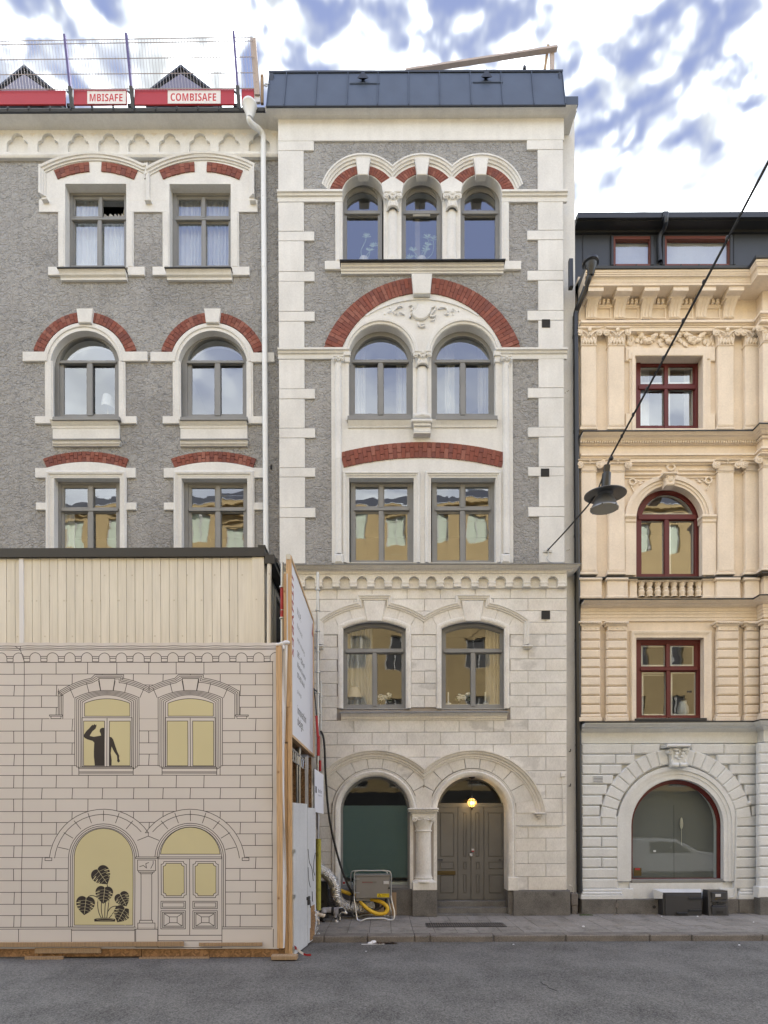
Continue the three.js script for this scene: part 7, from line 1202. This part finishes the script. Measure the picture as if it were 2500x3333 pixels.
{ // ---- edge protection on the roof of the left wing ----
  const t = thing('roof_guard_rail', 'wire mesh safety railing with red toe boards along the roof edge', 'guard rail', w3(430, 345, .2));
  const zt = .50, z0 = .16, yA = (px) => 131 - px * .0165;
  const at = (px, u) => { const a = w3(px, 340, z0), b = w3(px - 26 + px * .012, yA(px), zt); return a.map((v, i) => v + (b[i] - v) * u); };
  const posts = [235, 433, 778]; const bays = [[-90, 232], [238, 430], [436, 772], [780, 838]];
  for (const [a, b] of bays) { const g = []; for (let px = a + 4; px <= b; px += 9.9) g.push(rod(at(px, .22), at(px, .985), .005, 5)); for (const u of [.24, .47, .70, .93, .985]) g.push(rod(at(a, u), at(b, u), .0075, 5)); part(t, 'mesh_panel', g, M.wireMesh); }
  for (const px of posts) { const a = at(px, -.06), b = at(px, 1.06); part(t, 'post', [beam(a, b, .05, .06)], M.purple); part(t, 'post_shoe', [beam(at(px, -.08), at(px, .26), .075, .09), cube(a[0] - .14, a[1] + .05, a[2] - .1, a[0] - .02, a[1] + .12, a[2]), rod([a[0] - .12, a[1] + .38, a[2] + .02], [a[0] + .03, a[1] + .22, a[2] + .06], .02)], M.boxDark); }
  const bz = z0 + .05;
  for (const [a, b, y0] of [[-90, 213, 294], [240, 412, 291], [438, 762, 290], [786, 827, 289]]) part(t, 'toe_board', R(a, y0, b, 339.5, bz, .03, .004), M.redPaint);
  for (const [a, b, txt, y0, y1] of [[284, 410, 'MBISAFE', 296, 338], [546, 718, 'COMBISAFE', 294, 337]]) {
    const tx = canvasTex(512, 160, (c, w, h) => { c.fillStyle = '#d8d3cf'; c.fillRect(0, 0, w, h); c.fillStyle = '#b32a26'; c.font = 'bold 128px sans-serif'; const m = c.measureText(txt).width; c.save(); c.translate(w * .045, h * .80); c.scale(w * .88 / m, 1); c.fillText(txt, 0, 0); c.restore(); });
    printed(t, 'name_plate', [w3(a, y1, bz + .006), w3(b, y1, bz + .006), w3(b, y0, bz + .006), w3(a, y0, bz + .006)], mat('plate print', [1, 1, 1], { map: tx, roughness: .5 }));
  }
  const tp = thing('timber_post', 'single upright timber at the end of the roof railing', 'timber', w3(825, 300, .3)); part(tp, 'timber', [beam(w3(838, 312, .2), w3(824, 129, .42), .13, .07)], M.paleWood); part(tp, 'offcut', R(826, 300, 846, 331, .2, .05), M.whitePaint);
  const st = thing('roof_stake', 'short grey stake with a ring bolt beside the slate blue roof', 'stake', w3(852, 330, .1)); part(st, 'stake', R(848, 241, 857, 334, .1, .05, .004), M.woodGrey); part(st, 'ring', (() => { const g = new THREE.TorusGeometry(.035, .01, 6, 16), p = w3(866, 277, .1); g.translate(...p); return [g, rod(w3(858, 278, .1), w3(876, 272, .1), .012)]; })(), M.steel);
  const br = thing('timber_brace', 'long raking timber propped on two uprights at the edge of the bay roof', 'timber', w3(1790, 233, -.5)); part(br, 'raking_beam', beam(w3(1320, 234, -.3), w3(1813, 158, -.55), .10, .05, 1.57), M.paleWood); part(br, 'upright', beam(w3(1797, 236, -.6), w3(1797, 162, -.62), .10, .06), M.paleWood); part(br, 'strut', beam(w3(1772, 236, -.6), w3(1784, 150, -.66), .06, .06), M.woodGrey);
}
// ================= things on sills and behind glass =================
{
  const zs = -.36, y0 = PY(1380, 2297, zs);
  for (const cx of [1219, 1539]) part(grey, 'window_board', cube(X0(cx - 105, zs), y0 - .03, -.62, X0(cx + 105, zs), y0, -.20), M.sash);
  const lampThing = (name, label, px, w, h, z, yb, shade) => { const x = PX(px, 2270, z), t = thing(name, label, 'table lamp', [x, yb, z]); part(t, 'lamp_shade', lathe([[w * .34, yb + h], [w * .40, yb + h * .8], [w * .5, yb + h * .42]], x, 0, z, 22), shade); part(t, 'lamp_foot', lathe([[.001, yb], [w * .22, yb], [w * .2, yb + .02], [w * .05, yb + .04], [w * .06, yb + h * .3], [w * .04, yb + h * .45], [.001, yb + h * .9]], x, 0, z, 14), M.sash); };
  lampThing('table_lamp', 'table lamp with a pleated cream shade inside the left first floor window', 1154, .36, .45, zs, y0, M.drape);
  const zl = WZ - .4; lampThing('table_lamp', 'white lampshade glimpsed in the left arched window of the wing', 355, .34, .55, zl, PY(355, 1362, zl), M.whitePaint);
  const petals = mat('white petals', [.78, .77, .70], { roughness: .8 }), leaves = mat('dark leaves', [.06, .09, .04], { roughness: .7 });
  const bouquet = (px, label, seed) => { const f = rnd(seed), x = PX(px, 2280, zs), t = thing('flower_bouquet', label, 'flowers', [x, y0, zs]); part(t, 'vase', lathe([[.001, y0], [.08, y0], [.11, y0 + .06], [.10, y0 + .12]], x, 0, zs, 16), M.boxDark);
    for (let k = 0; k < 7; k++) { const a = k / 7 * 6.28, cx = x + .13 * Math.cos(a) * (k ? 1 : 0) + .03, cy = y0 + .20 + .05 * Math.sin(a * 2), cz = zs + .08 * Math.sin(a), g = []; for (let i = 0; i < 26; i++) { const u = f() * 6.28, v = Math.acos(2 * f() - 1), r = .058; g.push(ball(cx + r * Math.sin(v) * Math.cos(u), cy + r * .85 * Math.cos(v), cz + r * Math.sin(v) * Math.sin(u), .022, 1, .7, 1)); } part(t, 'flower_head', g, petals); }
    const lv = []; for (let k = 0; k < 16; k++) lv.push(ball(x + (f() - .5) * .36, y0 + .11 + f() * .08, zs + (f() - .5) * .16, .04, 1.2, .5, .8)); part(t, 'leaf', lv, leaves); };
  bouquet(1251, 'bouquet of white hydrangeas inside the left first floor window', 5); bouquet(1508, 'bouquet of white hydrangeas inside the right first floor window', 6);
  const stick = (px, label) => { const x = PX(px, 2280, zs), t = thing('candlestick', label, 'candlestick', [x, y0, zs]); part(t, 'foot', [lathe([[.001, y0], [.075, y0], [.06, y0 + .03], [.02, y0 + .05], [.03, y0 + .08], [.02, y0 + .11], [.001, y0 + .11]], x, 0, zs, 14), ball(x - .04, y0 + .04, zs + .03, .03), ball(x + .04, y0 + .04, zs + .03, .03)], M.chrome); part(t, 'candle', rod([x, y0 + .1, zs], [x, y0 + .33, zs], .019, 10), petals); };
  stick(1459, 'silver candlestick left of the flowers in the right first floor window'); stick(1580, 'silver candlestick right of the flowers in the right first floor window');
  const zy = -.62, yv = PY(2223, 2329, zy), xv = PX(2223, 2310, zy), v = thing('glass_jar', 'rounded pale glass jar inside the dark red first floor window', 'jar', [xv, yv, zy]);
  part(cream, 'window_board', cube(X0(2073, zy), yv - .03, -.95, X0(2290, zy), yv, -.47), M.sash);
  part(v, 'jar', lathe([[.001, yv], [.11, yv], [.135, yv + .08], [.13, yv + .2], [.09, yv + .29], [.085, yv + .34], [.1, yv + .36]], xv, 0, zy, 22), mat('pale glass', [.75, .76, .74], { physical: true, transmission: .5, thickness: 0, roughness: .2, ior: 1.5 })); part(v, 'figure', [ball(xv, yv + .12, zy, .085, 1, 1.2, .9, 2), ball(xv, yv + .22, zy, .05, 1, 1, 1, 2)], M.sash);
  // plants in the triple window
  const zp = -.42, leafM = mat('pale green leaf', [.42, .55, .40], { physical: true, transmission: .3, thickness: 0, roughness: .9 });
  const plant = (label, px, stems) => { const yb = PY(px, 852, zp), t = thing('window_plant', label, 'plant', w3(px, 852, zp)); part(t, 'pot', lathe([[.001, yb - .1], [.1, yb - .1], [.13, yb + .03], [.12, yb + .03]], PX(px, 850, zp), 0, zp, 16), M.sash);
    const gs = [], gl = [], f = rnd(px); for (const pts of stems) { const w = pts.map(([x, y]) => w3(x, y, zp + (f() - .5) * .05)); gs.push(tube(w, .008, 5)); const e = w[w.length - 1]; for (let k = 0; k < 7; k++) { const a = -1.2 + k * .4, g = ball(0, .06, 0, .045, .32, 1.4, .12); g.rotateZ(-a); g.translate(e[0] + (f() - .5) * .02, e[1], e[2] + (f() - .5) * .04); gl.push(g); } } part(t, 'stem', gs, leafM); part(t, 'leaves', gl, leafM); };
  plant('spindly pale plant in the left window of the triple window', 1185, [[[1180, 850], [1176, 815], [1190, 785], [1192, 772]], [[1184, 850], [1198, 825], [1210, 812], [1217, 802]], [[1190, 850], [1202, 830], [1204, 818]]]);
  plant('leafy potted plant in the middle window of the triple window', 1372, [[[1370, 850], [1376, 820], [1392, 802]], [[1372, 850], [1390, 815], [1396, 790], [1390, 775]], [[1374, 850], [1404, 830], [1412, 800], [1410, 782]], [[1368, 850], [1352, 825], [1344, 818]], [[1366, 850], [1345, 832], [1334, 842]], [[1372, 850], [1380, 828], [1386, 818]]]);
}
// ================= right-hand pavement furniture =================
{
  const zf = .18, t = thing('metal_cabinet', 'low charcoal steel cabinet with strap hinges against the granite plinth', 'cabinet', [PX(2222, 2983, zf), 0, 0]);
  part(t, 'cabinet_body', [R(2158, 2905, 2284, 2986, zf - .03, .35, .008)], M.boxDark); part(t, 'door_panel', R(2166, 2912, 2281, 2981, zf - .005, .03, .01), M.boxDark);
  for (const y of [2922, 2961]) part(t, 'strap_hinge', R(2243, y, 2285, y + 7, zf + .015, .03, .004), M.blackPipe);
  part(t, 'handle', [R(2205, 2971, 2240, 2975, zf + .05, .06, .006), R(2208, 2974, 2237, 2979, zf + .02, .03)], M.blackPipe);
  const lid = [w3(2124, 2893, -.06), w3(2282, 2893, -.06), w3(2284, 2905, zf - .03), w3(2158, 2905, zf - .03)]; part(t, 'sloping_lid', [geo([...lid[0], ...lid[3], ...lid[2], ...lid[0], ...lid[2], ...lid[1]]), geo([...lid[0], ...lid[3], ...w3(2158, 2925, zf - .04), ...lid[0], ...w3(2158, 2925, zf - .04), ...w3(2128, 2925, -.06)])], M.offwhite);
  const m = thing('service_box', 'black tapered plastic service box with slots and a white plate by the plinth', 'box', [PX(2337, 2985, .2), 0, 0]);
  const a = w3(2304, 2898, .08), b = w3(2368, 2899, .08), c = w3(2372, 2985, .2), d = w3(2307, 2985, .2);
  const zb = -.12, q = (A, B, C, D) => [...A, ...B, ...C, ...A, ...C, ...D], bk = (p) => [p[0], p[1], zb];
  part(m, 'shell', geo([...q(a, d, c, b), ...q(a, bk(a), bk(d), d), ...q(b, c, bk(c), bk(b)), ...q(a, b, bk(b), bk(a)), ...q(d, bk(d), bk(c), c)]), M.boxDark);
  part(m, 'front_panel', [R(2318, 2905, 2366, 2930, .14, .05, .012), R(2318, 2951, 2368, 2978, .2, .06, .012), R(2318, 2932, 2367, 2936, .16, .06, .006), R(2321, 2946, 2366, 2950, .19, .06, .006)], M.boxDark);
  part(m, 'white_plate', R(2329, 2910, 2347, 2919, .148, .02, .004), M.whitePaint); part(m, 'slot', [R(2323, 2939, 2362, 2942.5, .175, .04), R(2337, 2936, 2348, 2944, .18, .04), R(2333, 2964, 2354, 2973, .207, .03)], M.rubber); part(m, 'yellow_mark', [R(2330, 2922.5, 2352, 2924, .1435, .02), R(2328, 2925, 2334, 2929, .1435, .02)], M.brass); part(m, 'lead', tube([w3(2290, 2922, 0), w3(2296, 2920, .05), w3(2304, 2922, .05)], .012, 6), M.rubber);
}
{ // ---- litter ----
  const f = rnd(41);
  const crumple = (x, y, z, s) => { const g = new THREE.IcosahedronGeometry(s, 2), p = g.attributes.position; for (let i = 0; i < p.count; i++) { const a = p.getX(i), b = p.getY(i), c = p.getZ(i), k = .6 + .8 * vn(a / s * 2 + 9, b / s * 2 + c / s * 2 + 5, 0, 3); p.setXYZ(i, x + a * k * 1.3, Math.max(y + .003, y + s * .5 + b * k * .8), z + c * k * .9); } return g; };
  const heap = thing('litter_heap', 'small heap of wet brown leaves and white paper in the gutter by the kerb', 'litter', [X0(1245, 2.45), -.12, 2.45]);
  heap.userData.kind = 'stuff';
  const lv = []; for (let i = 0; i < 90; i++) { const g = new THREE.CircleGeometry(.018 + .02 * f(), 5); g.scale(1, .6, 1); g.rotateX(-1.57 + (f() - .5) * .9); g.rotateY(f() * 6); g.translate(X0(1215 + 75 * f(), 2.45), -.112 + .03 * f() * f(), 2.36 + .12 * f()); lv.push(g); }
  part(heap, 'leaves', lv, mat('wet leaves', [.045, .028, .018], { roughness: .6 })); part(heap, 'paper', [crumple(X0(1215, 2.45), -.12, 2.42, .045), crumple(X0(1203, 2.45), -.12, 2.45, .03), rod([X0(1175, 2.5), -.114, 2.50], [X0(1250, 2.5), -.114, 2.48], .006, 5)], M.banner);
  const bits = [[1898, 3020, 0, 'white paper scrap on the pavement near the house corner', .02], [2270, 2988, 0, 'pale crumpled scrap at the foot of the charcoal cabinet', .016], [2153, 2987, 0, 'small white scrap on the pavement left of the charcoal cabinet', .012], [2452, 3007, 0, 'white scrap on the pavement at the far right', .012], [1670, 3077, -.12, 'flat white scrap on the road below the drain grate', .012], [2405, 3082, -.12, 'white scrap on the road near the right edge', .015], [1190, 3097, -.12, 'white speck of paper on the open road beside the hoarding', .009]];
  for (const [px, py, y, label, s] of bits) { const dz = FOC * (EYE - y) / (py - CY), z = DIST - dz, x = (px - CX) * dz / FOC, t = thing('paper_scrap', label, 'litter', [x, y, z]); part(t, 'paper', crumple(x, y, z, s), M.banner); }
  const dl = thing('dead_leaves', 'scatter of brown leaves along the foot of the cream building', 'leaves', [5.6, 0, .15]); dl.userData.kind = 'stuff';
  const g2 = []; for (let i = 0; i < 60; i++) { const g = new THREE.CircleGeometry(.012 + .016 * f(), 5); g.scale(1, .6, 1); g.rotateX(-1.57 + (f() - .5) * .6); g.rotateY(f() * 6); g.translate(4.6 + 3.6 * f(), .006 + .006 * f(), .02 + .25 * f() * f()); g2.push(g); } part(dl, 'leaves', g2, mat('dry leaves', [.16, .09, .03], { roughness: .8 }));
  const ms = thing('moss_patch', 'green moss growing in the corner where the two buildings meet', 'moss', [PX(1895, 2984, 0), 0, .05]); ms.userData.kind = 'stuff';
  const g3 = []; for (let i = 0; i < 70; i++) g3.push(ball(PX(1885 + 40 * f(), 2985, 0), .004, -.02 + .1 * f(), .012 + .01 * f(), 1.3, .5, 1.2)); part(ms, 'moss', g3, mat('moss', [.05, .075, .02], { roughness: 1 }));
  const ck = thing('road_crack', 'short dark crack in the asphalt in the middle of the road', 'crack', [0, -.12, 5.5]);
  { const g = (px, py) => { const dz = FOC * (EYE + .12) / (py - CY); return [(px - CX) * dz / FOC, -.118, DIST - dz]; }; part(ck, 'crack', tube([g(1757, 3198), g(1766, 3206), g(1778, 3210), g(1786, 3219), g(1800, 3224), g(1812, 3229)], .005, 4, 40), M.rubber); }
}
renderer.render(scene, camera);
